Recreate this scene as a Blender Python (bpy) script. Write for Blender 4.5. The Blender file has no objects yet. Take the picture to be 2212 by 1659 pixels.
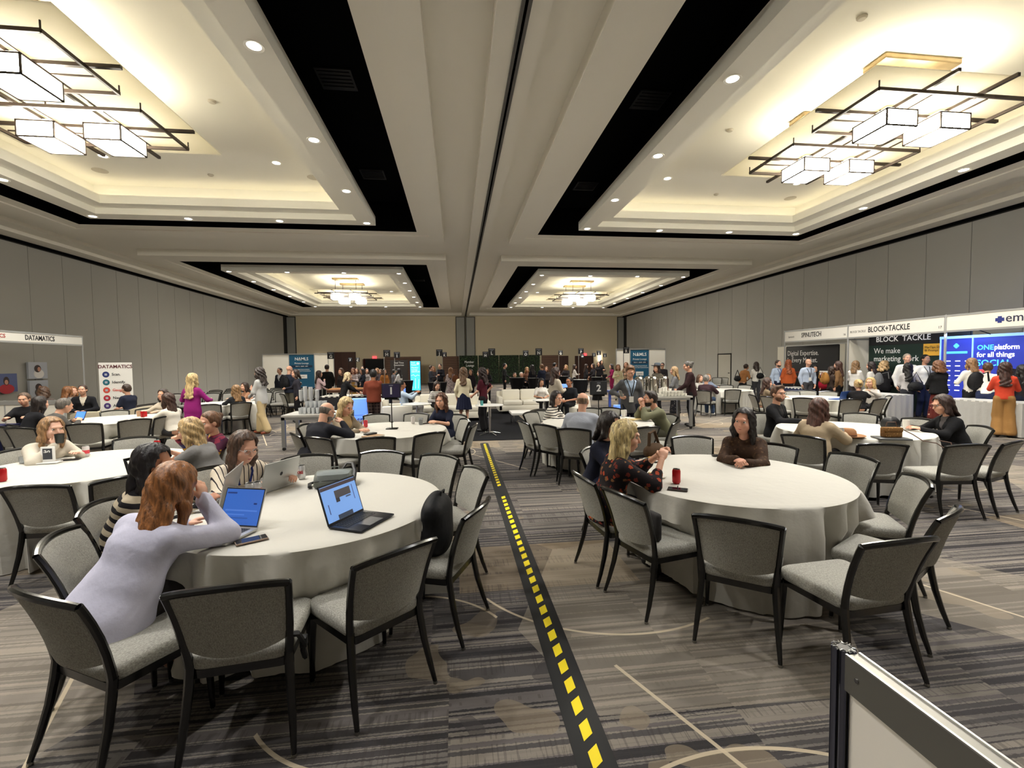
import bpy, bmesh, math, random
import numpy as np
from mathutils import Vector, Matrix

# ------------------------------------------------------------------ camera, world, exposure
SC = bpy.context.scene
COL = SC.collection
IW, IH = 2212, 1659
CAM_H = 1.77
F_PX, YAW, PITCH, ROLL = 978.66, 0.1220135, 0.0460702, -0.0117356


def _axes():
    cy, sy = math.cos(YAW), math.sin(YAW)
    r = np.array([cy, -sy, 0.0]); f = np.array([sy, cy, 0.0]); u = np.array([0, 0, 1.0])
    cp, sp = math.cos(PITCH), math.sin(PITCH)
    f, u = cp * f - sp * u, cp * u + sp * f
    cr, sr = math.cos(ROLL), math.sin(ROLL)
    r, u = cr * r + sr * u, cr * u - sr * r
    return r, u, f


AR, AU, AF = _axes()
cd = bpy.data.cameras.new('camera')
cam = bpy.data.objects.new('camera', cd)
COL.objects.link(cam)
cam.matrix_world = Matrix([[AR[0], AU[0], -AF[0], 0], [AR[1], AU[1], -AF[1], 0], [AR[2], AU[2], -AF[2], CAM_H], [0, 0, 0, 1]])
cd.sensor_fit = 'HORIZONTAL'; cd.sensor_width = 36.0
cd.lens = F_PX / IW * 36.0
cd.clip_start = 0.05; cd.clip_end = 200
SC.camera = cam
w = bpy.data.worlds.new('world'); SC.world = w
w.use_nodes = True
w.node_tree.nodes['Background'].inputs[0].default_value = (0.9, 0.86, 0.78, 1)
w.node_tree.nodes['Background'].inputs[1].default_value = 0.02
SC.view_settings.view_transform = 'Standard'
SC.view_settings.look = 'None'
SC.view_settings.gamma = 1.0
SC.view_settings.use_curve_mapping = False
SC.view_settings.exposure = 0.14
SPOT_W = 375.0      # each recessed downlight
LANTERN_E = 68.0   # lantern glass emission
COVE_E = 3.4       # cove strip emission
UPLIGHT_W = 20.0   # uplighter on top of each lantern


def _ray(px, py):
    return AR * (px - IW / 2) / F_PX - AU * (py - IH / 2) / F_PX + AF


def G(px, py, z=0.0):
    """point of the horizontal plane at height z seen at a photograph pixel"""
    d = _ray(px, py); t = (z - CAM_H) / d[2]
    return (float(d[0] * t), float(d[1] * t), z)


def GY(px, py, Y):
    d = _ray(px, py); t = Y / d[1]
    return (float(d[0] * t), Y, float(CAM_H + d[2] * t))


def GX(px, py, X):
    d = _ray(px, py); t = X / d[0]
    return (X, float(d[1] * t), float(CAM_H + d[2] * t))


SC.cycles.max_bounces = 6; SC.cycles.diffuse_bounces = 4; SC.cycles.glossy_bounces = 2; SC.cycles.transmission_bounces = 4

# ------------------------------------------------------------------ helpers
def lin(c):
    return tuple((x / 255 / 12.92 if x / 255 <= 0.04045 else ((x / 255 + 0.055) / 1.055) ** 2.4) for x in c)


_M = {}


def mat(name, rgb, rough=0.6, metal=0.0, emit=0.0, ecol=None, spec=0.5, coat=0.0, alpha=1.0, trans=0.0):
    if name in _M:
        return _M[name]
    m = bpy.data.materials.new(name); m.use_nodes = True
    b = m.node_tree.nodes['Principled BSDF']
    b.inputs['Base Color'].default_value = (*lin(rgb), 1)
    b.inputs['Roughness'].default_value = rough
    b.inputs['Metallic'].default_value = metal
    b.inputs['Specular IOR Level'].default_value = spec
    b.inputs['Coat Weight'].default_value = coat
    b.inputs['Transmission Weight'].default_value = trans
    b.inputs['Alpha'].default_value = alpha
    if emit:
        b.inputs['Emission Color'].default_value = (*(ecol if ecol else lin(rgb)), 1)
        b.inputs['Emission Strength'].default_value = emit
    _M[name] = m
    return m


def nodes_of(m):
    return m.node_tree.nodes, m.node_tree.links, m.node_tree.nodes['Principled BSDF']


def cloth(rgb, scale=500, bump=0.15, rough=0.9, var=0.18, tag='cloth'):
    """woven fabric: fine colour variation and relief"""
    key = '%s_%d_%d_%d' % (tag, *rgb)
    if key in _M:
        return _M[key]
    m = mat(key, rgb, rough, spec=0.2)
    n, l, b = nodes_of(m)
    tc = n.new('ShaderNodeTexCoord'); nz = n.new('ShaderNodeTexNoise')
    nz.inputs['Scale'].default_value = scale; nz.inputs['Detail'].default_value = 2
    l.new(tc.outputs['Object'], nz.inputs['Vector'])
    mx = n.new('ShaderNodeMix'); mx.data_type = 'RGBA'
    c = np.array(lin(rgb))
    mx.inputs[6].default_value = (*(c * (1 - var)), 1); mx.inputs[7].default_value = (*np.minimum(c * (1 + var), 1), 1)
    l.new(nz.outputs['Fac'], mx.inputs[0]); l.new(mx.outputs[2], b.inputs['Base Color'])
    nz2 = n.new('ShaderNodeTexNoise'); nz2.inputs['Scale'].default_value = 14; nz2.inputs['Detail'].default_value = 3
    l.new(tc.outputs['Object'], nz2.inputs['Vector'])
    bp = n.new('ShaderNodeBump'); bp.inputs['Strength'].default_value = bump * 2; bp.inputs['Distance'].default_value = 0.02
    l.new(nz2.outputs['Fac'], bp.inputs['Height']); l.new(bp.outputs[0], b.inputs['Normal'])
    return m


class MB:
    """collects shapes into one mesh"""

    def __init__(s):
        s.v = []; s.f = []; s.mi = []

    def add(s, vs, fs, mi=0):
        o = len(s.v); s.v += [tuple(map(float, p)) for p in vs]
        s.f += [tuple(i + o for i in q) for q in fs]; s.mi += [mi] * len(fs)
        return s

    def box(s, lo, hi, mi=0):
        x0, y0, z0 = lo; x1, y1, z1 = hi
        return s.add([(x0, y0, z0), (x1, y0, z0), (x1, y1, z0), (x0, y1, z0), (x0, y0, z1), (x1, y0, z1), (x1, y1, z1), (x0, y1, z1)],
                     [(0, 3, 2, 1), (4, 5, 6, 7), (0, 1, 5, 4), (1, 2, 6, 5), (2, 3, 7, 6), (3, 0, 4, 7)], mi)

    def cbox(s, c, size, rz=0.0, mi=0):
        sx, sy, sz = size[0] / 2, size[1] / 2, size[2] / 2
        ca, sa = math.cos(rz), math.sin(rz)
        vs = [(c[0] + x * ca - y * sa, c[1] + x * sa + y * ca, c[2] + z) for z in (-sz, sz) for x, y in ((-sx, -sy), (sx, -sy), (sx, sy), (-sx, sy))]
        return s.add(vs, [(0, 3, 2, 1), (4, 5, 6, 7), (0, 1, 5, 4), (1, 2, 6, 5), (2, 3, 7, 6), (3, 0, 4, 7)], mi)

    def rbox(s, lo, hi, r=0.01, seg=2, mi=0):
        bm = bmesh.new()
        bmesh.ops.create_cube(bm, size=1.0)
        for v in bm.verts:
            v.co = Vector([(lo[i] + hi[i]) / 2 + v.co[i] * (hi[i] - lo[i]) for i in range(3)])
        bmesh.ops.bevel(bm, geom=bm.edges[:], offset=r, segments=seg, profile=0.5, affect='EDGES')
        bm.verts.index_update()
        s.add([v.co[:] for v in bm.verts], [[v.index for v in f.verts] for f in bm.faces], mi)
        bm.free()
        return s

    def tube(s, pts, r, n=8, mi=0, cap=True, sx=1.0):
        pts = [Vector(p) for p in pts]; m = len(pts)
        rs = r if isinstance(r, (list, tuple)) else [r] * m
        o = []; prev = None
        for i, p in enumerate(pts):
            d = (pts[min(i + 1, m - 1)] - pts[max(i - 1, 0)]).normalized()
            ref = Vector((0, 0, 1)) if abs(d.z) < 0.92 else Vector((1, 0, 0))
            a = d.cross(ref).normalized() if prev is None else (prev - d * prev.dot(d)).normalized()
            prev = a; b = d.cross(a)
            for k in range(n):
                t = 2 * math.pi * (k + 0.5) / n
                o.append(p + a * (math.cos(t) * rs[i] * sx) + b * (math.sin(t) * rs[i]))
        fs = [(i * n + k, i * n + (k + 1) % n, (i + 1) * n + (k + 1) % n, (i + 1) * n + k) for i in range(m - 1) for k in range(n)]
        if cap:
            fs += [tuple(range(n))[::-1], tuple((m - 1) * n + k for k in range(n))]
        return s.add(o, fs, mi)

    def lathe(s, prof, c=(0, 0, 0), n=20, mi=0, sx=1, sy=1):
        vs = []; fs = []
        for r, z in prof:
            for k in range(n):
                t = 2 * math.pi * k / n
                vs.append((c[0] + r * math.cos(t) * sx, c[1] + r * math.sin(t) * sy, c[2] + z))
        m = len(prof)
        for i in range(m - 1):
            for k in range(n):
                fs.append((i * n + k, i * n + (k + 1) % n, (i + 1) * n + (k + 1) % n, (i + 1) * n + k))
        if prof[0][0] > 1e-5:
            fs.append(tuple(range(n))[::-1])
        if prof[-1][0] > 1e-5:
            fs.append(tuple((m - 1) * n + k for k in range(n)))
        return s.add(vs, fs, mi)

    def prism(s, poly, z0, z1, mi=0):
        n = len(poly)
        vs = [(x, y, z0) for x, y in poly] + [(x, y, z1) for x, y in poly]
        return s.add(vs, [tuple(range(n))[::-1], tuple(range(n, 2 * n))] + [(k, (k + 1) % n, n + (k + 1) % n, n + k) for k in range(n)], mi)

    def quad(s, a, b, c, d, mi=0):
        return s.add([a, b, c, d], [(0, 1, 2, 3)], mi)

    def slab(s, a, b, c, d, th, mi=0):
        """a thin plate given by its four front corners"""
        a, b, c, d = map(Vector, (a, b, c, d)); nrm = (b - a).cross(d - a).normalized() * th
        vs = [a, b, c, d, a - nrm, b - nrm, c - nrm, d - nrm]
        return s.add([v[:] for v in vs], [(0, 1, 2, 3), (7, 6, 5, 4), (0, 4, 5, 1), (1, 5, 6, 2), (2, 6, 7, 3), (3, 7, 4, 0)], mi)

    def mesh(s, name, mats, smooth=True, angle=38):
        me = bpy.data.meshes.new(name)
        me.from_pydata(s.v, [], s.f)
        if not isinstance(mats, (list, tuple)):
            mats = [mats]
        for m in mats:
            me.materials.append(m)
        if len(mats) > 1:
            me.polygons.foreach_set('material_index', s.mi)
        if smooth:
            me.shade_smooth(); me.set_sharp_from_angle(angle=math.radians(angle))
        me.update()
        return me


def link(name, data, parent=None, loc=None, rz=None):
    o = bpy.data.objects.new(name, data); COL.objects.link(o)
    if parent is not None:
        o.parent = parent
    if loc is not None:
        o.location = loc
    if rz is not None:
        o.rotation_euler = (0, 0, rz)
    return o


def obj(name, mb, mats, parent=None, loc=None, rz=None, smooth=True, angle=38):
    return link(name, mb.mesh(name, mats, smooth, angle), parent, loc, rz)


def tag(o, label, cat, group=None, kind=None):
    o['label'] = label; o['category'] = cat
    if group:
        o['group'] = group
    if kind:
        o['kind'] = kind
    return o


def thing(name, label, cat, loc=(0, 0, 0), rz=0.0, group=None):
    o = link(name, None, None, loc, rz); o.empty_display_size = 0.1
    return tag(o, label, cat, group)


def struct(name, mb, mats, parent=None, smooth=False, label=None, loc=None):
    o = obj(name, mb, mats, parent, loc, None, smooth)
    if parent is None:
        o['kind'] = 'structure'
        if label:
            o['label'] = label
    return o


def copy_tree(o, parent=None):
    c = o.copy(); COL.objects.link(c)
    if parent is not None:
        c.parent = parent
    for ch in list(o.children):
        copy_tree(ch, c)
    return c


TEXTS = []


def text(body, size, m, parent, loc, rot=(math.pi / 2, 0, 0), align='CENTER', name='lettering', ext=0.0015, bold=0.0, sx=1.0, space=1.0):
    """raised lettering; turned into plain mesh at the end of the script"""
    cu = bpy.data.curves.new(name, 'FONT'); cu.body = body; cu.size = size
    cu.align_x = align; cu.align_y = 'CENTER'; cu.extrude = ext; cu.offset = bold; cu.resolution_u = 2
    cu.space_character = space
    o = link('font', cu)
    TEXTS.append((o, name, m, parent, loc, rot, sx))


def finish_texts():
    dg = bpy.context.evaluated_depsgraph_get()
    for o, name, m, parent, loc, rot, sx in TEXTS:
        me = bpy.data.meshes.new_from_object(o.evaluated_get(dg)); me.name = name
        me.materials.clear(); me.materials.append(m)
        q = link(name, me, parent, loc); q.rotation_euler = rot; q.scale = (sx, 1, 1)
    for t in TEXTS:
        bpy.data.objects.remove(t[0])
    TEXTS.clear()
# ------------------------------------------------------------------ materials of the room
class ND:
    def __init__(s, m):
        s.n, s.l, s.b = nodes_of(m)

    def _in(s, sock, v):
        if isinstance(v, (int, float)):
            sock.default_value = v
        elif isinstance(v, tuple):
            sock.default_value = v
        else:
            s.l.new(v, sock)

    def m(s, op, a, b=None, c=None):
        x = s.n.new('ShaderNodeMath'); x.operation = op
        s._in(x.inputs[0], a)
        if b is not None:
            s._in(x.inputs[1], b)
        if c is not None:
            s._in(x.inputs[2], c)
        return x.outputs[0]

    def xyz(s, a, b, c):
        x = s.n.new('ShaderNodeCombineXYZ')
        for i, v in enumerate((a, b, c)):
            s._in(x.inputs[i], v)
        return x.outputs[0]

    def sep(s, v):
        x = s.n.new('ShaderNodeSeparateXYZ'); s.l.new(v, x.inputs[0]); return x.outputs

    def co(s, which='Object'):
        return s.n.new('ShaderNodeTexCoord').outputs[which]

    def noise(s, v, scale, detail=2.0, rough=0.5):
        x = s.n.new('ShaderNodeTexNoise'); s.l.new(v, x.inputs['Vector'])
        x.inputs['Scale'].default_value = scale; x.inputs['Detail'].default_value = detail; x.inputs['Roughness'].default_value = rough
        return x.outputs['Fac']

    def white(s, v):
        x = s.n.new('ShaderNodeTexWhiteNoise'); x.noise_dimensions = '3D'; s.l.new(v, x.inputs['Vector']); return x.outputs['Value']

    def vor(s, v, scale, feat='F1', out='Distance', metric='EUCLIDEAN'):
        x = s.n.new('ShaderNodeTexVoronoi'); x.feature = feat; x.distance = metric
        s.l.new(v, x.inputs['Vector']); x.inputs['Scale'].default_value = scale
        return x.outputs[out]

    def mix(s, f, a, b):
        x = s.n.new('ShaderNodeMix'); x.data_type = 'RGBA'
        s._in(x.inputs[0], f)
        for i, v in ((6, a), (7, b)):
            s._in(x.inputs[i], v)
        return x.outputs[2]

    def ramp(s, f, stops, interp='CONSTANT'):
        x = s.n.new('ShaderNodeValToRGB'); s.l.new(f, x.inputs[0]); r = x.color_ramp; r.interpolation = interp
        while len(r.elements) < len(stops):
            r.elements.new(0.5)
        for e, (p, c) in zip(r.elements, stops):
            e.position = p; e.color = (*lin(c), 1)
        return x.outputs[0]

    def bump(s, h, strength, dist=0.01):
        x = s.n.new('ShaderNodeBump'); x.inputs['Strength'].default_value = strength; x.inputs['Distance'].default_value = dist
        s.l.new(h, x.inputs['Height']); s.l.new(x.outputs[0], s.b.inputs['Normal'])


def make_carpet():
    m = mat('carpet', (95, 90, 86), 0.95, spec=0.1)
    d = ND(m)
    c = d.co(); x, y, _ = d.sep(c)
    # broadloom blocks, each with its own run of stripes
    row = d.m('FLOOR', d.m('DIVIDE', y, 0.86))
    shift = d.m('MULTIPLY', d.white(d.xyz(row, 3.1, 0.0)), 1.7)
    col_ = d.m('FLOOR', d.m('DIVIDE', d.m('ADD', x, shift), 1.45))
    cell = d.white(d.xyz(col_, row, 7.7)); cell2 = d.white(d.xyz(col_, row, 2.3)); cell3 = d.white(d.xyz(col_, row, 5.9))
    yy = d.m('ADD', y, d.m('MULTIPLY', d.m('SUBTRACT', d.noise(c, 60, 2), 0.5), 0.012))
    sv = d.xyz(d.m('ADD', d.m('MULTIPLY', x, 0.06), d.m('MULTIPLY', cell, 37.0)), d.m('MULTIPLY', yy, d.m('ADD', 6.0, d.m('MULTIPLY', cell2, 8.0))), d.m('MULTIPLY', cell, 11.0))
    st = d.noise(sv, 1.0, 1.2, 0.6)
    base = d.ramp(st, [(0.0, (50, 48, 49)), (0.30, (66, 63, 63)), (0.38, (108, 103, 98)), (0.44, (78, 75, 74)), (0.49, (128, 121, 112)), (0.55, (98, 93, 91)), (0.61, (54, 52, 53)), (0.68, (112, 106, 99))])
    # heathered fine run
    fine = d.noise(d.xyz(d.m('MULTIPLY', x, 2.0), d.m('MULTIPLY', y, 60.0), 0.0), 1.0, 2.0)
    base = d.mix(d.m('MULTIPLY', d.m('GREATER_THAN', fine, 0.56), 0.16), base, (*lin((74, 70, 69)), 1))
    # tan tiles
    tan = d.m('GREATER_THAN', cell3, 0.88)
    base = d.mix(d.m('MULTIPLY', tan, 0.62), base, (*lin((146, 129, 105)), 1))
    tick = d.noise(d.xyz(d.m('MULTIPLY', x, 55.0), d.m('MULTIPLY', y, 1.5), 3.0), 1.0, 2.0)
    tg = d.m('MULTIPLY', d.m('GREATER_THAN', tick, 0.55), d.m('GREATER_THAN', d.noise(sv, 1.3, 0), 0.52))
    base = d.mix(d.m('MULTIPLY', tg, 0.35), base, (*lin((60, 56, 54)), 1))
    # leaf-like blotches
    bl = d.noise(c, 2.6, 1.5, 0.4)
    msk = d.m('GREATER_THAN', d.noise(c, 0.55, 0), 0.52)
    base = d.mix(d.m('MULTIPLY', d.m('MULTIPLY', d.m('GREATER_THAN', bl, 0.60), msk), 0.6), base, (*lin((128, 116, 99)), 1))
    base = d.mix(d.m('MULTIPLY', d.m('MULTIPLY', d.m('LESS_THAN', bl, 0.36), msk), 0.6), base, (*lin((66, 63, 63)), 1))
    # angular shards
    sh = d.vor(d.xyz(d.m('ADD', d.m('MULTIPLY', x, 0.8), d.m('MULTIPLY', y, 0.5)), d.m('SUBTRACT', d.m('MULTIPLY', y, 0.8), d.m('MULTIPLY', x, 0.4)), 0.0), 0.62, out='Color')
    shv = d.sep(sh)[0]
    base = d.mix(d.m('MULTIPLY', d.m('GREATER_THAN', shv, 0.78), 0.35), base, (*lin((160, 150, 134)), 1))
    base = d.mix(d.m('MULTIPLY', d.m('LESS_THAN', shv, 0.2), 0.32), base, (*lin((62, 60, 62)), 1))
    cream = (*lin((196, 181, 156)), 1)

    def line(ang, pitch, off, wd, seed):
        ca, sa = math.cos(ang), math.sin(ang)
        u = d.m('ADD', d.m('MULTIPLY', x, ca), d.m('MULTIPLY', y, sa))
        v = d.m('SUBTRACT', d.m('MULTIPLY', y, ca), d.m('MULTIPLY', x, sa))
        q = d.m('DIVIDE', d.m('ADD', u, off), pitch)
        dist = d.m('MULTIPLY', d.m('ABSOLUTE', d.m('SUBTRACT', d.m('FRACT', q), 0.5)), pitch)
        gate = d.white(d.xyz(d.m('FLOOR', q), d.m('FLOOR', d.m('DIVIDE', v, 1.9)), seed))
        return d.m('MULTIPLY', d.m('LESS_THAN', dist, wd), d.m('GREATER_THAN', gate, 0.70))
    for a_, p_, o_, w_, s_ in ((0.42, 1.35, 0.2, 0.011, 1.0), (0.55, 2.3, 0.9, 0.009, 4.0), (-0.9, 3.1, 0.4, 0.009, 8.0)):
        base = d.mix(d.m('MULTIPLY', line(a_, p_, o_, w_, s_), 0.8), base, cream)

    def ring(px, py, r, seed):
        gx = d.m('SUBTRACT', d.m('MULTIPLY', d.m('FRACT', d.m('DIVIDE', d.m('ADD', x, px), 3.6)), 3.6), 1.8)
        gy = d.m('SUBTRACT', d.m('MULTIPLY', d.m('FRACT', d.m('DIVIDE', d.m('ADD', y, py), 3.2)), 3.2), 1.6)
        rr = d.m('SQRT', d.m('ADD', d.m('MULTIPLY', gx, gx), d.m('MULTIPLY', gy, gy)))
        on = d.m('LESS_THAN', d.m('ABSOLUTE', d.m('SUBTRACT', rr, r)), 0.010)
        return d.m('MULTIPLY', on, d.m('GREATER_THAN', d.noise(d.xyz(x, y, seed), 0.5, 0), 0.60))
    base = d.mix(d.m('MULTIPLY', ring(0.6, 0.9, 1.15, 1.0), 0.8), base, cream)
    base = d.mix(d.m('MULTIPLY', ring(2.2, 2.1, 0.75, 6.0), 0.7), base, cream)
    d.l.new(base, d.b.inputs['Base Color'])
    d.bump(d.noise(c, 420, 2), 0.35, 0.006)
    return m


def paint(name, rgb, bump=0.03, scale=60, rough=0.75):
    m = mat(name, rgb, rough, spec=0.3)
    d = ND(m); d.bump(d.noise(d.co(), scale, 3), bump, 0.01)
    return m


CARPET = make_carpet()
CEIL = paint('ceiling_paint', (238, 234, 222))
TRAYP = paint('tray_paint', (246, 243, 230))
PANEL = paint('partition_fabric', (166, 164, 157), 0.12, 350, 0.9)
WALLP = paint('wall_paint', (206, 194, 168), 0.05, 200)
BLACKV = mat('recess_black', (7, 7, 8), 0.95, spec=0.05)
BLK = mat('black_plastic', (18, 18, 19), 0.45)
BLKM = mat('black_metal', (20, 19, 18), 0.35, 0.6)
ALU = mat('aluminium', (188, 188, 186), 0.32, 0.85)
ALUM = mat('aluminium_matt', (176, 176, 174), 0.45, 0.5)
WHITE = mat('white_board', (232, 230, 224), 0.6)
WHITEP = mat('white_gloss', (236, 235, 230), 0.25)
CHROME = mat('chrome', (205, 205, 205), 0.14, 1.0)
DLITE = mat('downlight_glow', (255, 250, 240), 0.4, emit=9.0, ecol=(1.0, 0.95, 0.86))
INKW = mat('white_ink', (238, 238, 236), 0.6)
INKK = mat('black_ink', (28, 28, 30), 0.6)

XL, XR, YB, YF, ZC = -14.7, 16.05, -4.0, 42.0, 6.14

# ------------------------------------------------------------------ floor, ceiling
fl = struct('floor', MB().add([(XL, YB, 0), (XR, YB, 0), (XR, YF, 0), (XL, YF, 0)], [(0, 1, 2, 3)]).box((XL, YB, -0.12), (XR, YF, -0.02)), CARPET,
            label='grey and beige patterned carpet with stripes and cream lines')

COFFERS = []
for bx0, bx1, fx0, fx1 in ((-11.3, -1.22, -10.22, -2.36), (2.84, 12.58, 3.98, 11.65)):
    for by0, by1, fy0, fy1 in ((0.2, 15.47, 1.25, 14.40), (20.5, 35.75, 21.60, 34.55)):
        COFFERS.append((bx0, bx1, by0, by1, fx0, fx1, fy0, fy1))


def ceil_z(x, y):
    best = None
    for bx0, bx1, by0, by1, *_ in COFFERS:
        dx = max(bx0 - x, x - bx1); dy = max(by0 - y, y - by1)
        if dx < 0 and dy < 0:
            return None
        if dx < 0.38 and dy < 0.40:
            return ZC
        if dx < 0.86 and dy < 1.15:
            best = ZC - 0.035
    if best:
        return best
    if 0.56 < x < 1.24:
        return ZC - 0.02
    if x < XL + 0.75 or x > XR - 0.75 or y > YF - 0.75:
        return ZC - 0.02
    if x < XL + 1.3 or x > XR - 1.3:
        return ZC + 0.10
    return ZC + 0.22


xs = {XL, XR, XL + 0.75, XR - 0.75, XL + 1.3, XR - 1.3, 0.56, 1.24}; ys = {YB, YF, YF - 0.75}
for bx0, bx1, by0, by1, *_ in COFFERS:
    for e in (0, 0.38, 0.86):
        xs |= {bx0 - e, bx1 + e}
    for e in (0, 0.40, 1.15):
        ys |= {by0 - e, by1 + e}
xs = sorted(xs); ys = sorted(v for v in ys if v >= YB)
mb = MB()
zc = {}
for i in range(len(xs) - 1):
    for j in range(len(ys) - 1):
        zc[i, j] = ceil_z((xs[i] + xs[i + 1]) / 2, (ys[j] + ys[j + 1]) / 2)
for (i, j), z in zc.items():
    if z is None:
        continue
    x0, x1, y0, y1 = xs[i], xs[i + 1], ys[j], ys[j + 1]
    mb.quad((x0, y0, z), (x0, y1, z), (x1, y1, z), (x1, y0, z))
    for di, dj, a, b in ((1, 0, (x1, y0), (x1, y1)), (0, 1, (x0, y1), (x1, y1))):
        z2 = zc.get((i + di, j + dj), None)
        if (i + di, j + dj) in zc and z2 is not None and abs(z2 - z) > 1e-6:
            lo, hi = min(z, z2), max(z, z2)
            mb.quad((*a, lo), (*b, lo), (*b, hi), (*a, hi))
ceiling = struct('ceiling', mb, CEIL, label='off-white ceiling with stepped bands around four coffers')

COVE = mat('cove_glow', (255, 226, 165), 0.5, emit=COVE_E, ecol=(1.0, 0.91, 0.72))


def sweep_rect(mb, x0, x1, y0, y1, prof, mi=0):
    """prof: (inset, z) points swept round a rectangle"""
    def ring(o, z):
        return [(x0 + o, y0 + o, z), (x1 - o, y0 + o, z), (x1 - o, y1 - o, z), (x0 + o, y1 - o, z)]
    for (o0, z0), (o1, z1) in zip(prof, prof[1:]):
        a, b = ring(o0, z0), ring(o1, z1)
        for k in range(4):
            mb.quad(a[k], a[(k + 1) % 4], b[(k + 1) % 4], b[k], mi)
    return mb


ROWS = []
n_tray = 0
for bx0, bx1, by0, by1, fx0, fx1, fy0, fy1 in COFFERS:
    n_tray += 1
    mb = MB()
    sweep_rect(mb, bx0, bx1, by0, by1, [(0, ZC), (0, 7.1)])
    mb.quad((bx0, by0, 7.1), (bx0, by1, 7.1), (bx1, by1, 7.1), (bx1, by0, 7.1))
    sweep_rect(mb, fx0, fx1, fy0, fy1, [(0.003, 6.272), (0.38, 6.275), (0.38, 6.95)])
    struct('trim_%d' % n_tray, mb, BLACKV, label='black recess around a ceiling coffer')
    mb = MB()
    sweep_rect(mb, fx0, fx1, fy0, fy1, [(0, 6.27), (0, 6.0), (0.47, 6.0), (0.47, 6.17), (0.85, 6.17), (0.85, 6.39), (0.82, 6.39), (0.82, 6.33), (0.42, 6.33), (0.42, 6.80)])
    mb.quad((fx0 + .42, fy0 + .42, 6.8), (fx0 + .42, fy1 - .42, 6.8), (fx1 - .42, fy1 - .42, 6.8), (fx1 - .42, fy0 + .42, 6.8))
    tr = struct('trim_%d' % (n_tray + 4), mb, TRAYP, label='white stepped ceiling tray with glowing cove inside the black recess')
    mb = MB(); sweep_rect(mb, fx0, fx1, fy0, fy1, [(0.60, 6.345), (0.68, 6.345)])
    obj('cove_light', mb, COVE, tr)
    # recessed downlights of the soffit
    nx, ny = 4, 6
    px = [fx0 + 0.22 + (fx1 - fx0 - 0.44) * k / (nx - 1) for k in range(nx)]
    py = [fy0 + 0.22 + (fy1 - fy0 - 0.44) * k / (ny - 1) for k in range(ny)]
    spots = [(x, y, 6.0) for x in px for y in py if x in (px[0], px[-1]) or y in (py[0], py[-1])]
    cx = (fx0 + fx1) / 2
    spots += [(cx + s * 1.95, fy1 - 2.3, 6.8) for s in (-1, 1)] + [(cx + s * 1.95, fy0 + 2.3, 6.8) for s in (-1, 1)]
    ROWS.append(spots)

dl_rim = MB().lathe([(0.085, -0.002), (0.125, -0.012), (0.128, 0.0)], n=20).mesh('downlight_rim', TRAYP)
dl_glow = MB().lathe([(0.0, -0.004), (0.09, -0.004)], n=20).mesh('downlight_lens', DLITE)
SPOT = bpy.data.lights.new('downlight_lamp', 'SPOT')
SPOT.energy = SPOT_W; SPOT.spot_size = math.radians(112); SPOT.spot_blend = 0.75; SPOT.shadow_soft_size = 0.10; SPOT.color = (1.0, 0.975, 0.935)
for qi, spots in enumerate(ROWS):
    where = ['coffer over the laptop table', 'far coffer by the registration signs', 'coffer over the empty round table', 'far coffer over the coffee station'][qi]
    for (x, y, z) in spots:
        up = z > 6.5
        t = thing('ceiling_downlight', ('small round downlight high in the upper tray of the ' if up else 'round recessed downlight in the soffit of the ') + where,
                  'downlight', (x, y, z), 0, 'downlights of the ' + where)
        link('rim', dl_rim, t); link('lens', dl_glow, t)
        L = link('downlight_lamp', SPOT, t, (0, 0, -0.03))

# small ceiling fittings
FIT = paint('fitting_white', (205, 198, 182))
det = MB().lathe([(0.07, 0), (0.07, -0.02), (0.05, -0.04), (0.0, -0.042)], n=14).mesh('smoke_detector', FIT)
spk = MB().lathe([(0.17, 0.0), (0.17, -0.012), (0.14, -0.016), (0.0, -0.016)], n=22).mesh('ceiling_speaker', FIT)
for px, py in ((458, 218), (455, 377), (1862, 36), (1547, 419), (1577, 280)):
    tag(link('smoke_detector', det, None, G(px, py, 6.8)), 'small round white smoke detector on the upper tray ceiling', 'smoke detector', 'smoke detectors on the tray ceilings')
for px, py in ((216, 368), (678, 383), (1707, 428)):
    tag(link('ceiling_speaker', spk, None, G(px, py, 6.8)), 'flat round ceiling speaker grille on the upper tray ceiling', 'ceiling speaker', 'speakers on the tray ceilings')
DARKV = mat('dark_vent', (20, 20, 21), 0.6)
vent = MB(); vent.box((-0.32, -0.32, 0), (0.32, 0.32, 0.03))
for k in range(5):
    vent.box((-0.28, -0.26 + k * 0.11, -0.02), (0.28, -0.22 + k * 0.11, 0.0))
ventm = vent.mesh('ceiling_vent', DARKV, False)
for px, py in ((727, 173), (806, 378), (1404, 218), (1265, 403), (852, 478), (1200, 497), (906, 606)):
    tag(link('ceiling_vent', ventm, None, G(px, py, 7.06)), 'square dark air vent inside the black ceiling recess', 'air vent', 'vents in the black recesses')

# operable-wall tracks
mb = MB().box((0.855, YB, ZC - 0.05), (0.90, YF, ZC - 0.01)).box((0.94, YB, ZC - 0.05), (0.985, YF, ZC - 0.01)).box((0.90, YB, ZC - 0.02), (0.94, YF, ZC - 0.01), 1)
struct('trim_9', mb, [mat('track_grey', (96, 94, 90), 0.5, 0.4), BLACKV], label='dark partition track running along the ceiling centre')
for n_, (x0, x1) in ((10, (XL + 0.02, XL + 0.16)), (11, (XR - 0.16, XR - 0.02))):
    struct('trim_%d' % n_, MB().box((x0, YB, ZC - 0.09), (x1, YF, ZC - 0.021)), BLACKV, label='black partition track along the top of the side wall')

# ------------------------------------------------------------------ walls
SEAM = mat('panel_seam', (30, 27, 23), 0.9)
PW = 1.373


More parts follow.
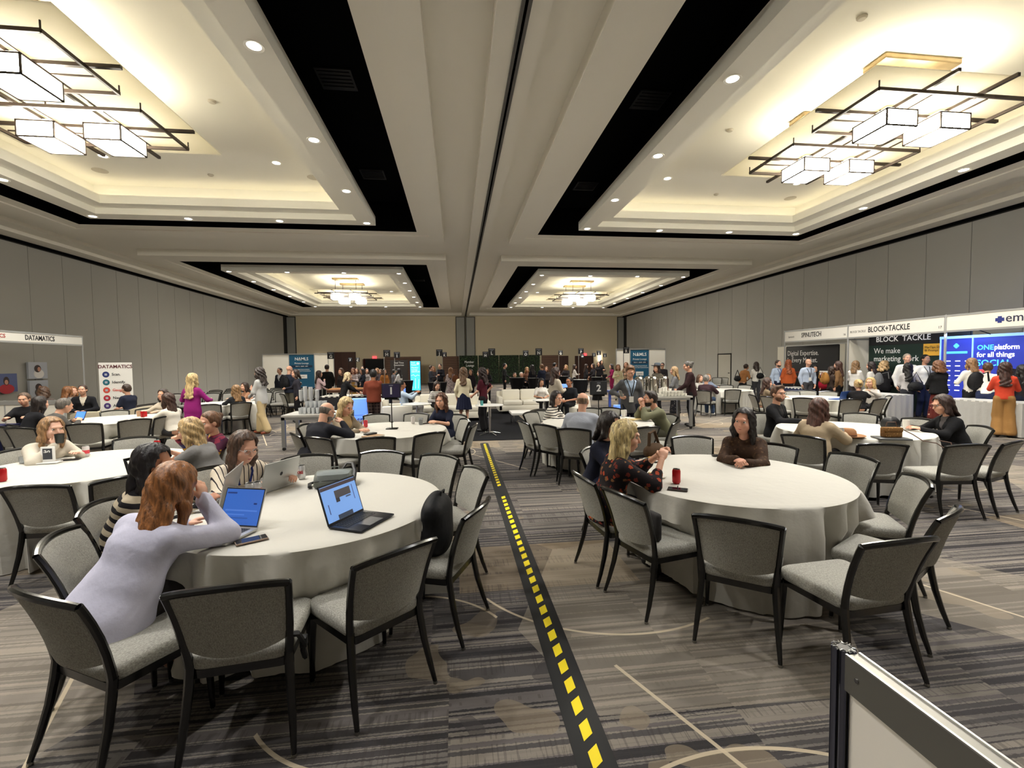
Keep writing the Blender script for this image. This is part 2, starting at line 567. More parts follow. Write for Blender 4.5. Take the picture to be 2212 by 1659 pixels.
def panel_wall(name, x, sgn, y_first, skip=None):
    base = struct(name, MB().box((min(x, x - sgn * 0.1), YB, 0), (max(x, x - sgn * 0.1), YF, ZC)), SEAM, label='tall pale grey fabric partition wall with vertical seams')
    k0 = math.ceil((YB - y_first) / PW); y = y_first + k0 * PW
    me = MB().box((0, 0.009, 0.03), (sgn * 0.035, PW - 0.009, ZC - 0.14)).mesh('wall_panel', PANEL, False)
    while y + PW <= YF + 0.3:
        link('wall_panel', me, base, (x, y, 0)); y += PW
    return base


wall_l = panel_wall('wall_left', XL, 1, 17.81)
wall_r = panel_wall('wall_right', XR, -1, 15.20)
wall_f = struct('wall_far', MB().box((XL, YF, 0), (XR, YF + 0.1, ZC + 0.3)), WALLP, label='plain beige end wall')
struct('wall_back', MB().box((XL, YB - 0.1, 0), (XR, YB, ZC + 0.3)), PANEL, label='pale wall behind the room')
# grey pocket doors for the folding partitions, with black edges
PKT = paint('pocket_grey', (150, 150, 145), 0.04, 150)
n_ = 12
for x0, x1 in ((XL + 0.0, XL + 0.8), (XR - 0.72, XR - 0.02), (0.02, 0.86), (0.92, 1.78)):
    b_ = struct('trim_%d' % n_, MB().box((x0, YF - 0.10, 0), (x1, YF, ZC - 0.1)), PKT, label='grey pocket door panel on the end wall'); n_ += 1
    for xx in (x0, x1 - 0.06):
        obj('edge_strip', MB().box((xx, YF - 0.115, 0), (xx + 0.06, YF - 0.09, ZC - 0.08)), BLK, b_)
    obj('edge_strip', MB().box((x0, YF - 0.115, ZC - 0.14), (x1, YF - 0.09, ZC - 0.08)), BLK, b_)

# doors of the end wall
DOORW = mat('door_mahogany', (66, 34, 26), 0.45)
dnd = ND(DOORW)
_c = dnd.co(); _x, _y, _z = dnd.sep(_c)
dnd.l.new(dnd.mix(dnd.noise(dnd.xyz(dnd.m('MULTIPLY', _x, 30.0), _y, dnd.m('MULTIPLY', _z, 1.2)), 1, 3), (*lin((48, 24, 19)), 1), (*lin((84, 46, 34)), 1)), dnd.b.inputs['Base Color'])
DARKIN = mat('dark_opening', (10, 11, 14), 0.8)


def far_door(n, px0, px1, top, leaves=2, opened=False):
    a = GY(px0, top, YF); b = GY(px1, top, YF); z1 = (a[2] + b[2]) / 2
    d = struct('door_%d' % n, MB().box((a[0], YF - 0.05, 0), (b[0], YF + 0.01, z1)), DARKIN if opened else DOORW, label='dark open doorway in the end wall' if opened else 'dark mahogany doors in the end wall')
    obj('door_frame', MB().box((a[0] - .06, YF - .09, 0), (a[0], YF, z1 + .06)).box((b[0], YF - .09, 0), (b[0] + .06, YF, z1 + .06)).box((a[0] - .06, YF - .09, z1), (b[0] + .06, YF, z1 + .06)), DOORW, d)
    w = (b[0] - a[0]) / leaves
    if not opened:
        for k in range(leaves):
            lf = obj('door_leaf', MB().box((a[0] + k * w + .01, YF - .08, .02), (a[0] + (k + 1) * w - .01, YF - .03, z1 - .01)), DOORW, d)
            hx = a[0] + k * w + (w - .15 if k == 0 else .15)
            obj('handle', MB().tube([(hx, YF - .09, .95), (hx, YF - .14, .97), (hx, YF - .14, 1.25), (hx, YF - .09, 1.27)], .012, 6), CHROME, lf)
    else:
        obj('door_leaf', MB().box((a[0] + .02, YF - .9, .02), (a[0] + .08, YF - .05, z1 - .01)), DOORW, d)
    return d


far_door(1, 708.5, 767, 762); far_door(2, 787, 830, 776, 2, True)
far_door(3, 1207, 1226, 770, 1); far_door(4, 1243, 1280, 770)
struct('trim_20', MB().box((GY(783, 757, YF)[0], YF - .03, 2.95), (GY(832, 757, YF)[0], YF, 3.9)), WALLP, label='plain panel above the open doorway')
struct('trim_21', MB().box((GY(1183, 752, YF)[0], YF - .03, 2.95), (GY(1286, 752, YF)[0], YF, 3.75)), WALLP, label='plain panel above the end wall doors')
# white service door in the right-hand partition
ya, yb = GX(1580, 764, XR)[1], GX(1553, 766, XR)[1]
d5 = struct('door_5', MB().box((XR - .045, ya, 0.02), (XR, yb, 2.13)), mat('service_door', (172, 168, 156), 0.7), label='pale service door with black edging in the partition wall')
obj('door_frame', MB().box((XR - .06, ya - .06, 0), (XR, ya, 2.2)).box((XR - .06, yb, 0), (XR, yb + .06, 2.2)).box((XR - .06, ya - .06, 2.13), (XR, yb + .06, 2.2)), BLK, d5)
obj('lock', MB().lathe([(0.0, 0), (0.06, 0), (0.06, .03), (0, .04)], n=12), BLK, d5, (XR - .06, ya + .14, 1.02))
# exit signs, sconces
EXITM = mat('exit_red', (200, 30, 35), 0.5, emit=2.2, ecol=(1.0, 0.06, 0.07))
for px, py in ((809, 772.5), (1263, 766)):
    p = GY(px, py, YF - .06)
    t = thing('exit_sign', 'small glowing red exit sign over the ' + ('dark open doorway' if px < 1000 else 'mahogany doors behind the letter signs'), 'exit sign', p, 0)
    obj('sign_box', MB().rbox((-.18, -.03, -.11), (.18, .05, .11), .015), EXITM, t)
    text('EXIT', .13, INKW, t, (0, -.033, 0))
SCON = mat('sconce_glow', (255, 240, 210), .4, emit=9, ecol=(1, .9, .72))
for px, py, who in ((689.5, 779, 'teal meeting booth'), (1295.5, 772, 'letter sign S')):
    p = GY(px, py, YF - .1)
    t = thing('wall_sconce', 'glowing vertical wall sconce near the ' + who, 'wall lamp', p, 0)
    obj('lamp_shade', MB().lathe([(0, -.36), (.10, -.36), (.11, 0), (.10, .36), (0, .36)], n=14), SCON, t)
    obj('back_plate', MB().box((-.06, .06, -.3), (.06, .1, .3)), BLKM, t)
# ------------------------------------------------------------------ chandeliers
GLASS_L = mat('lantern_glass', (255, 246, 225), 0.5, emit=LANTERN_E, ecol=(1.0, 0.95, 0.83))
BRZ = mat('bronze_bar', (48, 38, 30), 0.4, 0.5)
BRASS = mat('aged_brass', (150, 128, 92), 0.35, 0.7)
_d = ND(BRASS); _d.l.new(_d.mix(_d.noise(_d.co(), 6, 4), (*lin((112, 94, 66)), 1), (*lin((178, 156, 116)), 1)), _d.b.inputs['Base Color'])
SCRIM = mat('chandelier_panel', (205, 202, 192), 0.7)
_n, _l, _b = nodes_of(SCRIM)                      # woven scrim that lets half the light through
_tr = _n.new('ShaderNodeBsdfTranslucent'); _tr.inputs[0].default_value = (.92, .89, .80, 1)
_mx = _n.new('ShaderNodeMixShader'); _mx.inputs[0].default_value = .82
_out = [q for q in _n if q.type == 'OUTPUT_MATERIAL'][0]
_l.new(_b.outputs[0], _mx.inputs[1]); _l.new(_tr.outputs[0], _mx.inputs[2]); _l.new(_mx.outputs[0], _out.inputs[0])
CAPM = mat('lantern_cap', (205, 202, 192), 0.7)


UPL = bpy.data.lights.new('lantern_uplight', 'AREA')
UPL.energy = UPLIGHT_W; UPL.color = (1.0, .94, .80); UPL.shape = 'RECTANGLE'; UPL.size = .34; UPL.size_y = .42


def lantern_parts(t, x, y):
    up = link('lantern_uplight', UPL, t, (x, y, 6.02)); up.rotation_euler = (math.pi, 0, 0)
    g = obj('lantern', MB().box((x - .275, y - .315, 5.585), (x + .275, y + .315, 5.83)), GLASS_L, t)
    f = MB()
    for sx in (-1, 1):
        for sy in (-1, 1):
            f.cbox((x + sx * .277, y + sy * .317, 5.71), (.022, .022, .27))
        for z in (5.582, 5.835):
            f.cbox((x + sx * .277, y, z), (.022, .65, .022)); f.cbox((x, y + sx * .317, z), (.57, .022, .022))
    obj('lantern_frame', f, BRZ, g)
    obj('cap', MB().box((x - .17, y - .21, 5.845), (x + .17, y + .21, 5.92)), CAPM, g)
    obj('stem', MB().tube([(x, y, 5.9), (x, y, 5.99)], .02, 6), BRZ, g)


def chandelier(cx, cy, where):
    t = thing('chandelier', 'four-lantern bronze pendant light in the ' + where, 'chandelier', (cx, cy, 0))
    obj('panel', MB().box((-1.72, -1.92, 5.985), (1.72, 1.92, 6.0)), SCRIM, t)
    for s in (-1, 1):
        yc = s * 0.88
        obj('canopy', MB().rbox((-.72, yc - .22, 6.70), (.72, yc + .22, 6.8), .02), BRASS, t)
        for x in (-.58, .58):
            obj('hanger', MB().tube([(x, yc, 6.71), (x, yc, 5.95)], .014, 6), BRZ, t)
        b = .02
        y0, y1 = yc - .74, yc + .56
        fr = MB()
        for yy in (y0, y1):
            fr.cbox((0, yy, 5.86), (2.72, .035, .05))
        for xx in (-1.36, 1.36):
            fr.cbox((xx, (y0 + y1) / 2, 5.86), (.035, y1 - y0, .05))
        obj('bar_frame', fr, BRZ, t)
        obj('cross_bar', MB().cbox((0, yc + .02, 5.93), (3.5, .05, .05)), BRZ, t)
        obj('thin_bar', MB().cbox((0, yc + .22, 5.90), (2.7, .02, .02)), BRZ, t)
        for xx in (-1.36, 0.0, 1.36):
            for yy in (y0, y1):
                obj('pin', MB().tube([(xx, yy, 5.87), (xx, yy, 5.985)], .012, 5), BRZ, t)
        for x in (-.5, .5):
            lantern_parts(t, x, yc)
    for x in (-.5, .5):
        obj('long_bar', MB().cbox((x, 0, 5.935), (.05, 4.1, .05)), BRZ, t)
        obj('thin_bar', MB().cbox((x + .2, 0, 5.90), (.02, 3.0, .02)), BRZ, t)


chandelier(-6.29, 7.95, 'coffer over the laptop table')
chandelier(7.80, 7.95, 'coffer over the empty round table')
chandelier(-6.29, 28.4, 'far coffer by the registration signs')
chandelier(7.80, 28.4, 'far coffer over the coffee station')
# ------------------------------------------------------------------ banquet chairs
def heather(name, a, b, scale=260):
    m = mat(name, a, 0.95, spec=0.15)
    d = ND(m); c = d.co(); x, y, z = d.sep(c)
    n1 = d.noise(d.xyz(d.m('MULTIPLY', x, 1.0), d.m('MULTIPLY', y, 0.35), d.m('MULTIPLY', z, 0.45)), scale, 3, 0.7)
    d.l.new(d.ramp(n1, [(0.30, a), (0.70, b)], 'LINEAR'), d.b.inputs['Base Color'])
    d.bump(n1, 0.35, 0.004)
    return m


FAB = heather('chair_fabric', (122, 120, 114), (180, 178, 169))
CHB = mat('chair_black_lacquer', (10, 10, 10), 0.2, 0.0, spec=0.6)
GLD = mat('glide_metal', (140, 138, 132), 0.3, 0.9)


def outline(wf, wr, yf, yr, rad=0.06, n=6):
    cs = [(wf, yf), (-wf, yf), (-wr, yr), (wr, yr)]
    pts = []
    for i in range(4):
        p = Vector((*cs[i], 0)); a = Vector((*cs[i - 1], 0)); b = Vector((*cs[(i + 1) % 4], 0))
        u = (a - p).normalized() * rad; v = (b - p).normalized() * rad
        for k in range(n + 1):
            t = k / n
            q = (p + u) * (1 - t) ** 2 + p * 2 * t * (1 - t) + (p + v) * t * t
            pts.append((q.x, q.y))
    return pts


def rings(mb, pts, levels, cy=0.02):
    n = len(pts); vs = []; fs = []
    for sc, z in levels:
        vs += [(x * sc, cy + (y - cy) * sc, z) for x, y in pts]
    for i in range(len(levels) - 1):
        fs += [(i * n + k, i * n + (k + 1) % n, (i + 1) * n + (k + 1) % n, (i + 1) * n + k) for k in range(n)]
    fs += [tuple(range(n))[::-1], tuple((len(levels) - 1) * n + k for k in range(n))]
    return mb.add(vs, fs)


def make_chair():
    root = thing('banquet_chair', 'grey chair', 'chair')
    seat_o = outline(0.245, 0.21, 0.235, -0.205)
    obj('seat', rings(MB(), seat_o, [(0.965, .412), (1.0, .428), (1.005, .456), (0.985, .474), (0.93, .485), (0.7, .493), (0.3, .496)]), FAB, root, angle=60)
    obj('seat_frame', rings(MB(), outline(.235, .205, .225, -.20, .04, 3), [(1, .375), (1, .414)]), CHB, root)
    for s in (-1, 1):
        lg = obj('leg', MB().tube([(s * .215, .205, .40), (s * .222, .212, .22), (s * .228, .218, .012)], [.020, .0175, .012], 8), CHB, root)
        obj('glide', MB().lathe([(.012, 0), (.014, .004), (.012, .016)], (s * .228, .218, 0), 8), GLD, lg)
        lg = obj('leg', MB().tube([(s * .203, -.19, .44), (s * .206, -.20, .36), (s * .214, -.222, .24), (s * .225, -.258, .11), (s * .233, -.292, .012)], [.021, .021, .019, .016, .012], 8), CHB, root)
        obj('glide', MB().lathe([(.012, 0), (.014, .004), (.012, .016)], (s * .233, -.292, 0), 8), GLD, lg)
    fr = MB()

    def edge(s, t):     # left/right upright centre line, t 0..1
        z = .42 + t * .40
        return Vector((s * (.203 + .034 * t), -.19 - .045 * t - .075 * t * t, z))
    for s in (-1, 1):
        fr.tube([edge(s, t) for t in (0, .15, .35, .55, .75, .9, 1.0)], [.020, .019, .018, .0175, .017, .017, .017], 8)
    top = []
    for k in range(13):
        u = -1 + k / 6
        top.append(Vector((u * .239, -.31 - .045 * (1 - u * u), .82 + .022 * (1 - u * u) - .004 * abs(u) ** 6)))
    fr.tube(top, .0165, 8)
    obj('back_frame', fr, CHB, root)
    nu, nv = 13, 8

    def surf(u, v, off):
        t = .235 + .74 * v
        e = edge(1, t); z0 = .42 + t * .40
        low = -.03 * (1 - u * u) * (1 - v)
        hi = .018 * (1 - u * u) * v
        y = e.y - .045 * (1 - u * u) + off * (1 - abs(u) ** 6 * .5) * (1 - (abs(2 * v - 1)) ** 8 * .4)
        return (u * (e.x - .010), y, z0 + low + hi)
    vs = []; fs = []
    for off in (.026, -.016):
        for j in range(nv):
            for i in range(nu):
                vs.append(surf(-1 + 2 * i / (nu - 1), j / (nv - 1), off))
    N = nu * nv
    for j in range(nv - 1):
        for i in range(nu - 1):
            a = j * nu + i
            fs.append((a, a + nu, a + nu + 1, a + 1)); fs.append((N + a, N + a + 1, N + a + nu + 1, N + a + nu))
    for i in range(nu - 1):
        for j in (0, nv - 1):
            a = j * nu + i; q = (a, a + 1, N + a + 1, N + a)
            fs.append(q if j == 0 else q[::-1])
    for j in range(nv - 1):
        for i in (0, nu - 1):
            a = j * nu + i; q = (a, N + a, N + a + nu, a + nu)
            fs.append(q if i == 0 else q[::-1])
    obj('backrest', MB().add(vs, fs), FAB, root, angle=50)
    return root


CHAIR0 = make_chair()
_chair_used = []
CH = {}
SEATS = []


def chair_at(x, y, rz, label, group):
    c = copy_tree(CHAIR0) if _chair_used else CHAIR0
    _chair_used.append(1)
    c.location = (x, y, 0); c.rotation_euler = (0, 0, rz)
    c['label'] = label; c['group'] = group
    SEATS.append((x, y, rz))
    return c


TABLES = {'T1': (-1.06, 3.46), 'T2': (2.37, 3.70), 'T3': (-1.10, 7.2), 'T4': (2.36, 7.42), 'T5': (5.62, 5.85), 'T6': (-3.85, 5.22),
          'T7': (-6.65, 9.75), 'T8': (-6.3, 13.3), 'T9': (9.2, 14.7), 'T10': (9.4, 10.9)}
TNAME = {'T1': 'round table with the open laptops', 'T2': 'round table with the lone red can', 'T3': 'round table with the numeral one sign',
         'T4': 'round table with the numeral two sign', 'T5': 'round table with the felt hat', 'T6': 'round table with the framed table card',
         'T7': 'round table with the blue-lit tablet', 'T8': 'round table near the rows of empty chairs', 'T9': 'round table near the pale service door', 'T10': 'round table beside the trade booths'}
GNAME = {k: 'chairs at the ' + v for k, v in TNAME.items()}


def chair_px(px, py, tb, phrase=None, drot=0.0, face=None):
    """a chair whose top rail is seen at a pixel, turned to its table"""
    rx, ry, _ = G(px, py, .838)
    tx, ty = TABLES[tb] if face is None else face
    dd = math.hypot(tx - rx, ty - ry)
    if dd < 1.30:      # keep the seat clear of the table legs
        rx, ry = tx + (rx - tx) * 1.30 / dd, ty + (ry - ty) * 1.30 / dd
    a = math.atan2(ty - ry, tx - rx) - math.pi / 2 + math.radians(drot)
    ox, oy = rx - math.sin(a) * .35, ry + math.cos(a) * .35
    lab = 'grey banquet chair ' + phrase if phrase else 'grey upholstered banquet chair at the ' + TNAME[tb]
    CH[px] = (ox, oy, a)
    return chair_at(ox, oy, a, lab, GNAME[tb])


for px, py, tb, ph, dr in (
        (66, 1290, 'T1', 'under the woman in the lavender cardigan', -2),
        (108, 1162, 'T1', 'empty between the lavender cardigan and the striped sweater', -14),
        (196, 1092, 'T1', 'under the woman in the black striped sweater', 6),
        (484, 1272, 'T1', 'with a buckle strap hanging at its seat', 4),
        (868, 1190, 'T1', 'empty, between the strapped chair and the backpack chair', 7),
        (1043, 1092, 'T1', 'holding a black backpack on its seat', 0),
        (1036, 1013, 'T1', 'empty behind the backpack chair, edge-on to the tape', 0),
        (955, 983, 'T1', 'empty across from the laptops, facing the grey backpack', 0),
        (828, 975, 'T1', 'empty behind the grey backpack on the table', 0),
        (664, 984, 'T1', 'empty behind the silver can', 0),
        (447, 1012, 'T1', 'under the woman with clear glasses', 0),
        (1250, 1028, 'T2', 'under the blonde woman in the floral dress', 2),
        (1334, 1066, 'T2', 'empty with a dark cushion on its seat', -10),
        (1590, 1124, 'T2', 'empty, back turned squarely to the aisle at the red can table', -7),
        (1962, 1170, 'T2', 'empty, nearest the aluminium half wall', 8),
        (2068, 1106, 'T2', 'empty, beside the chair at the aluminium half wall', 4),
        (1994, 1034, 'T2', 'empty, seat showing beyond the white cloth of the red can table', 0),
        (1850, 984, 'T2', 'empty between the brown lace blouse and the felt hat table', 0),
        (1672, 960, 'T2', 'under the woman in the brown lace blouse', 0),
        (1493, 943, 'T2', 'empty between the floral dress and the brown lace blouse', 0),
        (1272, 968, 'T2', 'under the woman in the navy jacket', 0),
        (632, 938, 'T3', 'empty next to the metal glass cart', 0),
        (655, 918, 'T3', 'under the blonde woman in the beige jacket', 0),
        (680, 946, 'T3', 'under the bald man in the black suit', 0),
        (812, 945, 'T3', 'empty, back turned to the grey backpack', 0),
        (921, 934, 'T3', 'empty at the cloth edge of the numeral one table', 0),
        (1009, 906, 'T3', 'empty behind the woman in the navy dress', 0),
        (1029, 917, 'T3', 'empty, last in the trio by the black rug', 0),
        (991, 896, 'T3', 'under the woman in the navy dress', 0),
        (813, 895, 'T3', 'empty in front of the blue plinth', 0),
        (901, 893, 'T3', 'empty in front of the white lounge armchair', 0),
        (1125, 911, 'T4', 'empty by the black rug at the numeral two table', 0),
        (1142, 891, 'T4', 'empty beside the striped top, facing the numeral two sign', 0),
        (1171, 918, 'T4', 'empty behind the man in the pale blue shirt', 0),
        (1163, 885, 'T4', 'empty, second one beside the striped top', 0),
        (1238, 927, 'T4', 'under the man in the pale blue shirt', 0),
        (1399, 923, 'T4', 'empty behind the blonde woman in florals', 0),
        (1466, 911, 'T4', 'empty behind the olive jacket', 0),
        (1454, 896, 'T4', 'under the man in the olive jacket', 0),
        (1316, 881, 'T4', 'empty, facing the numeral two sign from beyond', 0),
        (1273, 882, 'T4', 'empty, hidden by the bald head at the numeral two table', 0),
        (1730, 942, 'T5', 'under the woman in the tan fleece', 0),
        (1912, 960, 'T5', 'empty, back turned before the woven handbag', 14),
        (2100, 962, 'T5', 'empty, beside the woman in the black jacket', 0),
        (2200, 955, 'T5', 'empty, pulled out past the black jacket', 0),
        (2126, 922, 'T5', 'under the woman in the black jacket', 0),
        (1858, 893, 'T5', 'empty, facing the felt hat from beyond', 0),
        (1990, 905, 'T5', 'empty, facing the woven handbag from beyond', 0),
        (1637, 893, 'T5', 'under the bearded man in the black blazer', 0),
        (66, 1052, 'T6', 'empty, back turned at the framed card table', -20),
        (44, 970, 'T6', 'under the woman drinking from a cup', 0),
        (296, 945, 'T6', 'empty, facing the framed card from beyond', 0),
        (385, 947, 'T6', 'empty between the framed card and the hair bun', 0),
        (278, 1030, 'T6', 'with a black bag hung on its back', 0),
        (494, 953, 'T6', 'under the woman with the hair bun', 10),
        (178, 916, 'T7', 'empty behind the woman drinking from a cup', 0),
        (287, 905, 'T7', 'empty with a wide back at the tablet table', 0),
        (353, 899, 'T7', 'under the woman in white by the magenta blazer', 0),
        (248, 887, 'T7', 'empty before the roll-up banner', 0),
        (322, 883, 'T7', 'empty beyond the red cans', 0),
        (36, 925, 'T7', 'empty, second from the navy draped table', 0),
        (-6, 922, 'T7', 'empty, beside the navy draped table', 0),
        (522, 870, 'T8', 'under the woman in the dark leather jacket', 0),
        (452, 874, 'T8', 'empty beside the magenta blazer', 0),
        (1584, 842, 'T9', 'empty, back turned at the service door table', 0),
        (1517, 844, 'T9', 'under the man in the plum jacket', 0),
        (1569, 832, 'T9', None, 0), (1610, 832, 'T9', None, 0),
        (1736, 860, 'T10', 'empty, behind the bearded man in the blazer', 0),
        (1842, 863, 'T10', 'empty, behind the blonde woman in black', 0),
        (1906, 862, 'T10', 'empty at the edge of the booth crowd', 0),
        (1742, 844, 'T10', None, 0), (1790, 846, 'T10', None, 0), (1707, 845, 'T10', None, 0), (1925, 856, 'T10', None, 0),
        (1655, 857, 'T10', 'empty beside the tan-jacketed woman', 0), (1621, 853, 'T10', 'under the tan-jacketed woman', 0)):
    chair_px(px, py, tb, ph, dr)

for x_, y_, a_, lb, tb in ((-2.72, 5.20, math.radians(150), 'turned sideways under the blonde woman in the grey sweater', 'T6'), (1.72, 8.35, math.radians(215), 'hidden under the woman in the white striped top', 'T4'),
                           (-7.2, 8.75, math.radians(-32), 'under the man in the grey suit with the tablet', 'T7')):
    chair_at(x_, y_, a_, 'grey banquet chair ' + lb, GNAME[tb])

# loose chairs by the walls and the rows of theatre seats beyond the magenta blazer
for px, py, face in ((1549, 816, (10.5, 18.0)), (1563, 816, (11.0, 18.0)), (606, 851, (-3.5, 17.5)), (650, 847, (-3.0, 17.8))):
    rx, ry, _ = G(px, py, .838)
    a = math.atan2(face[1] - ry, face[0] - rx) - math.pi / 2
    chair_at(rx - math.sin(a) * .35, ry + math.cos(a) * .35, a, 'loose grey banquet chair standing apart near the ' + ('service door' if px > 1000 else 'teal meeting booth'), 'loose chairs near the ' + ('service door' if px > 1000 else 'teal meeting booth'))
for r_ in range(4):
    for k in range(7):
        chair_at(-9.6 + k * .58 + r_ * .12, 16.6 + r_ * 1.05, math.pi, 'grey banquet chair in the rows of empty theatre seats', 'rows of empty theatre seats')

# ------------------------------------------------------------------ round tables and cloths
LINEN = cloth((192, 189, 180), 900, 0.12, 0.85, 0.04, 'linen')
TTOP = mat('plywood', (150, 120, 84), .6)


def cloth_mesh(seed, cx, cy, R=.925, H=.762, n=216):
    rnd = random.Random(seed)
    ph = [(k, rnd.uniform(0, 6.28), rnd.uniform(.5, 1)) for k in (13, 19, 26, 7)]
    near = [q for q in SEATS if math.hypot(q[0] - cx, q[1] - cy) < 1.35]
    vs = []; fs = []
    for r in (.0, .3, .6, .85, .905):
        for k in range(n):
            t = 2 * math.pi * k / n
            vs.append((r * math.cos(t), r * math.sin(t), H + .0015 * math.sin(5 * t + seed) * (r > .2)))
    lv = [(0.0, .006), (.02, .016), (.06, .04), (.15, .10), (.3, .2), (.45, .32), (.6, .45), (.75, .57), (.9, .67), (1.0, .735)]
    for u, dz in lv:
        for k in range(n):
            t = 2 * math.pi * k / n
            f = sum(a * (1.6 * abs(math.cos(m * t / 2 + p + .6 * math.sin(2 * t + p))) ** 1.6 - .8) for m, p, a in ph) / 1.9
            amp = (.12 + .04 * math.sin(2 * t + seed)) * min(1, u / .35) ** .7
            r = R - .006 * min(1, u / .05) - .03 * u + amp * f
            z = H - dz + (0 if u < .95 else .022 * math.sin(3 * t + seed) + .012 * f)
            for sx, sy, sa in near:          # the cloth is pushed in where a seat touches it
                if z < .56:
                    fade = min(1, (.56 - z) / .07)
                    for _ in range(40):
                        wx, wy = cx + r * math.cos(t) - sx, cy + r * math.sin(t) - sy
                        lx = wx * math.cos(sa) + wy * math.sin(sa); ly = -wx * math.sin(sa) + wy * math.cos(sa)
                        if abs(lx) > .285 or ly > .255 or r < R - .045 - .33 * fade or ly < -.6:
                            break
                        r -= .01
            vs.append((r * math.cos(t), r * math.sin(t), max(z, .006)))
    m = 5 + len(lv)
    for i in range(m - 1):
        for k in range(n):
            fs.append((i * n + k, i * n + (k + 1) % n, (i + 1) * n + (k + 1) % n, (i + 1) * n + k))
    return MB().add(vs, fs)


def round_table(key, seed):
    x, y = TABLES[key]
    t = thing('round_table', 'folding ' + TNAME[key] + ' beneath its cloth', 'table', (x, y, 0), 0, 'round banquet tables')
    obj('tabletop', MB().lathe([(0, .725), (.845, .725), (.85, .74), (.845, .752), (0, .752)], n=40), TTOP, t)
    for k in range(4):
        a = math.pi / 4 + k * math.pi / 2
        obj('leg', MB().tube([(.45 * math.cos(a), .45 * math.sin(a), .73), (.55 * math.cos(a), .55 * math.sin(a), 0)], .016, 8), BLKM, t)
    c = obj('tablecloth', cloth_mesh(seed, x, y), LINEN, None, (x, y, 0), None, True, 50)
    tag(c, 'white linen cloth draped over the ' + TNAME[key], 'tablecloth', 'white linen tablecloths')


for i, k in enumerate(TABLES):
    round_table(k, i * 3 + 1)
# ------------------------------------------------------------------ people: smooth blended bodies
def np_mesh(name, V, Q, mats):
    me = bpy.data.meshes.new(name)
    me.vertices.add(len(V)); me.vertices.foreach_set('co', np.ascontiguousarray(V, np.float32).ravel())
    me.loops.add(len(Q) * 4); me.loops.foreach_set('vertex_index', np.ascontiguousarray(Q, np.int32).ravel())
    me.polygons.add(len(Q)); me.polygons.foreach_set('loop_start', np.arange(0, len(Q) * 4, 4, dtype=np.int32))
    me.polygons.foreach_set('use_smooth', np.ones(len(Q), bool))
    for m in mats if isinstance(mats, (list, tuple)) else [mats]:
        me.materials.append(m)
    me.update(calc_edges=True); me.validate()
    return me


A3 = lambda *v: np.array(v, float)


def unit(v):
    return v / (np.linalg.norm(v) + 1e-9)


def C(a, b, ra, rb=None):
    return ('c', np.asarray(a, float), np.asarray(b, float), ra, ra if rb is None else rb)


def E(c, r, R=None):
    return ('e', np.asarray(c, float), np.asarray(r, float), np.eye(3) if R is None else R)


def T(a, b, wa, da, wb, db, xa=(1, 0, 0)):
    return ('t', np.asarray(a, float), np.asarray(b, float), wa, da, wb, db, np.asarray(xa, float))


def pb(p):
    if p[0] == 'c':
        r = max(p[3], p[4]); return np.minimum(p[1], p[2]) - r, np.maximum(p[1], p[2]) + r
    if p[0] == 'e':
        r = p[2].max(); return p[1] - r, p[1] + r
    r = max(p[3:7]); return np.minimum(p[1], p[2]) - r, np.maximum(p[1], p[2]) + r


def pd(p, X):
    if p[0] == 'c':
        ba = p[2] - p[1]; q = X - p[1]
        t = np.clip((q @ ba) / (ba @ ba + 1e-9), 0, 1)
        return np.sqrt(((q - t[..., None] * ba) ** 2).sum(-1)) - (p[3] + (p[4] - p[3]) * t)
    if p[0] == 'e':
        q = (X - p[1]) @ p[3]
        k0 = np.sqrt(((q / p[2]) ** 2).sum(-1)); k1 = np.sqrt(((q / p[2] ** 2) ** 2).sum(-1))
        return k0 * (k0 - 1) / (k1 + 1e-9)
    _, a, b, wa, da, wb, db, xa = p
    ba = b - a; L = np.linalg.norm(ba); az = ba / L; xa = unit(xa - az * (xa @ az)); ya = np.cross(az, xa)
    q = X - a; t = np.clip((q @ az) / L, 0, 1); q = q - t[..., None] * ba
    w = wa + (wb - wa) * t; d = da + (db - da) * t; m = np.minimum(w, d)
    return (np.sqrt(((q @ xa) / w) ** 2 + ((q @ ya) / d) ** 2 + ((q @ az) / m) ** 2) - 1) * m


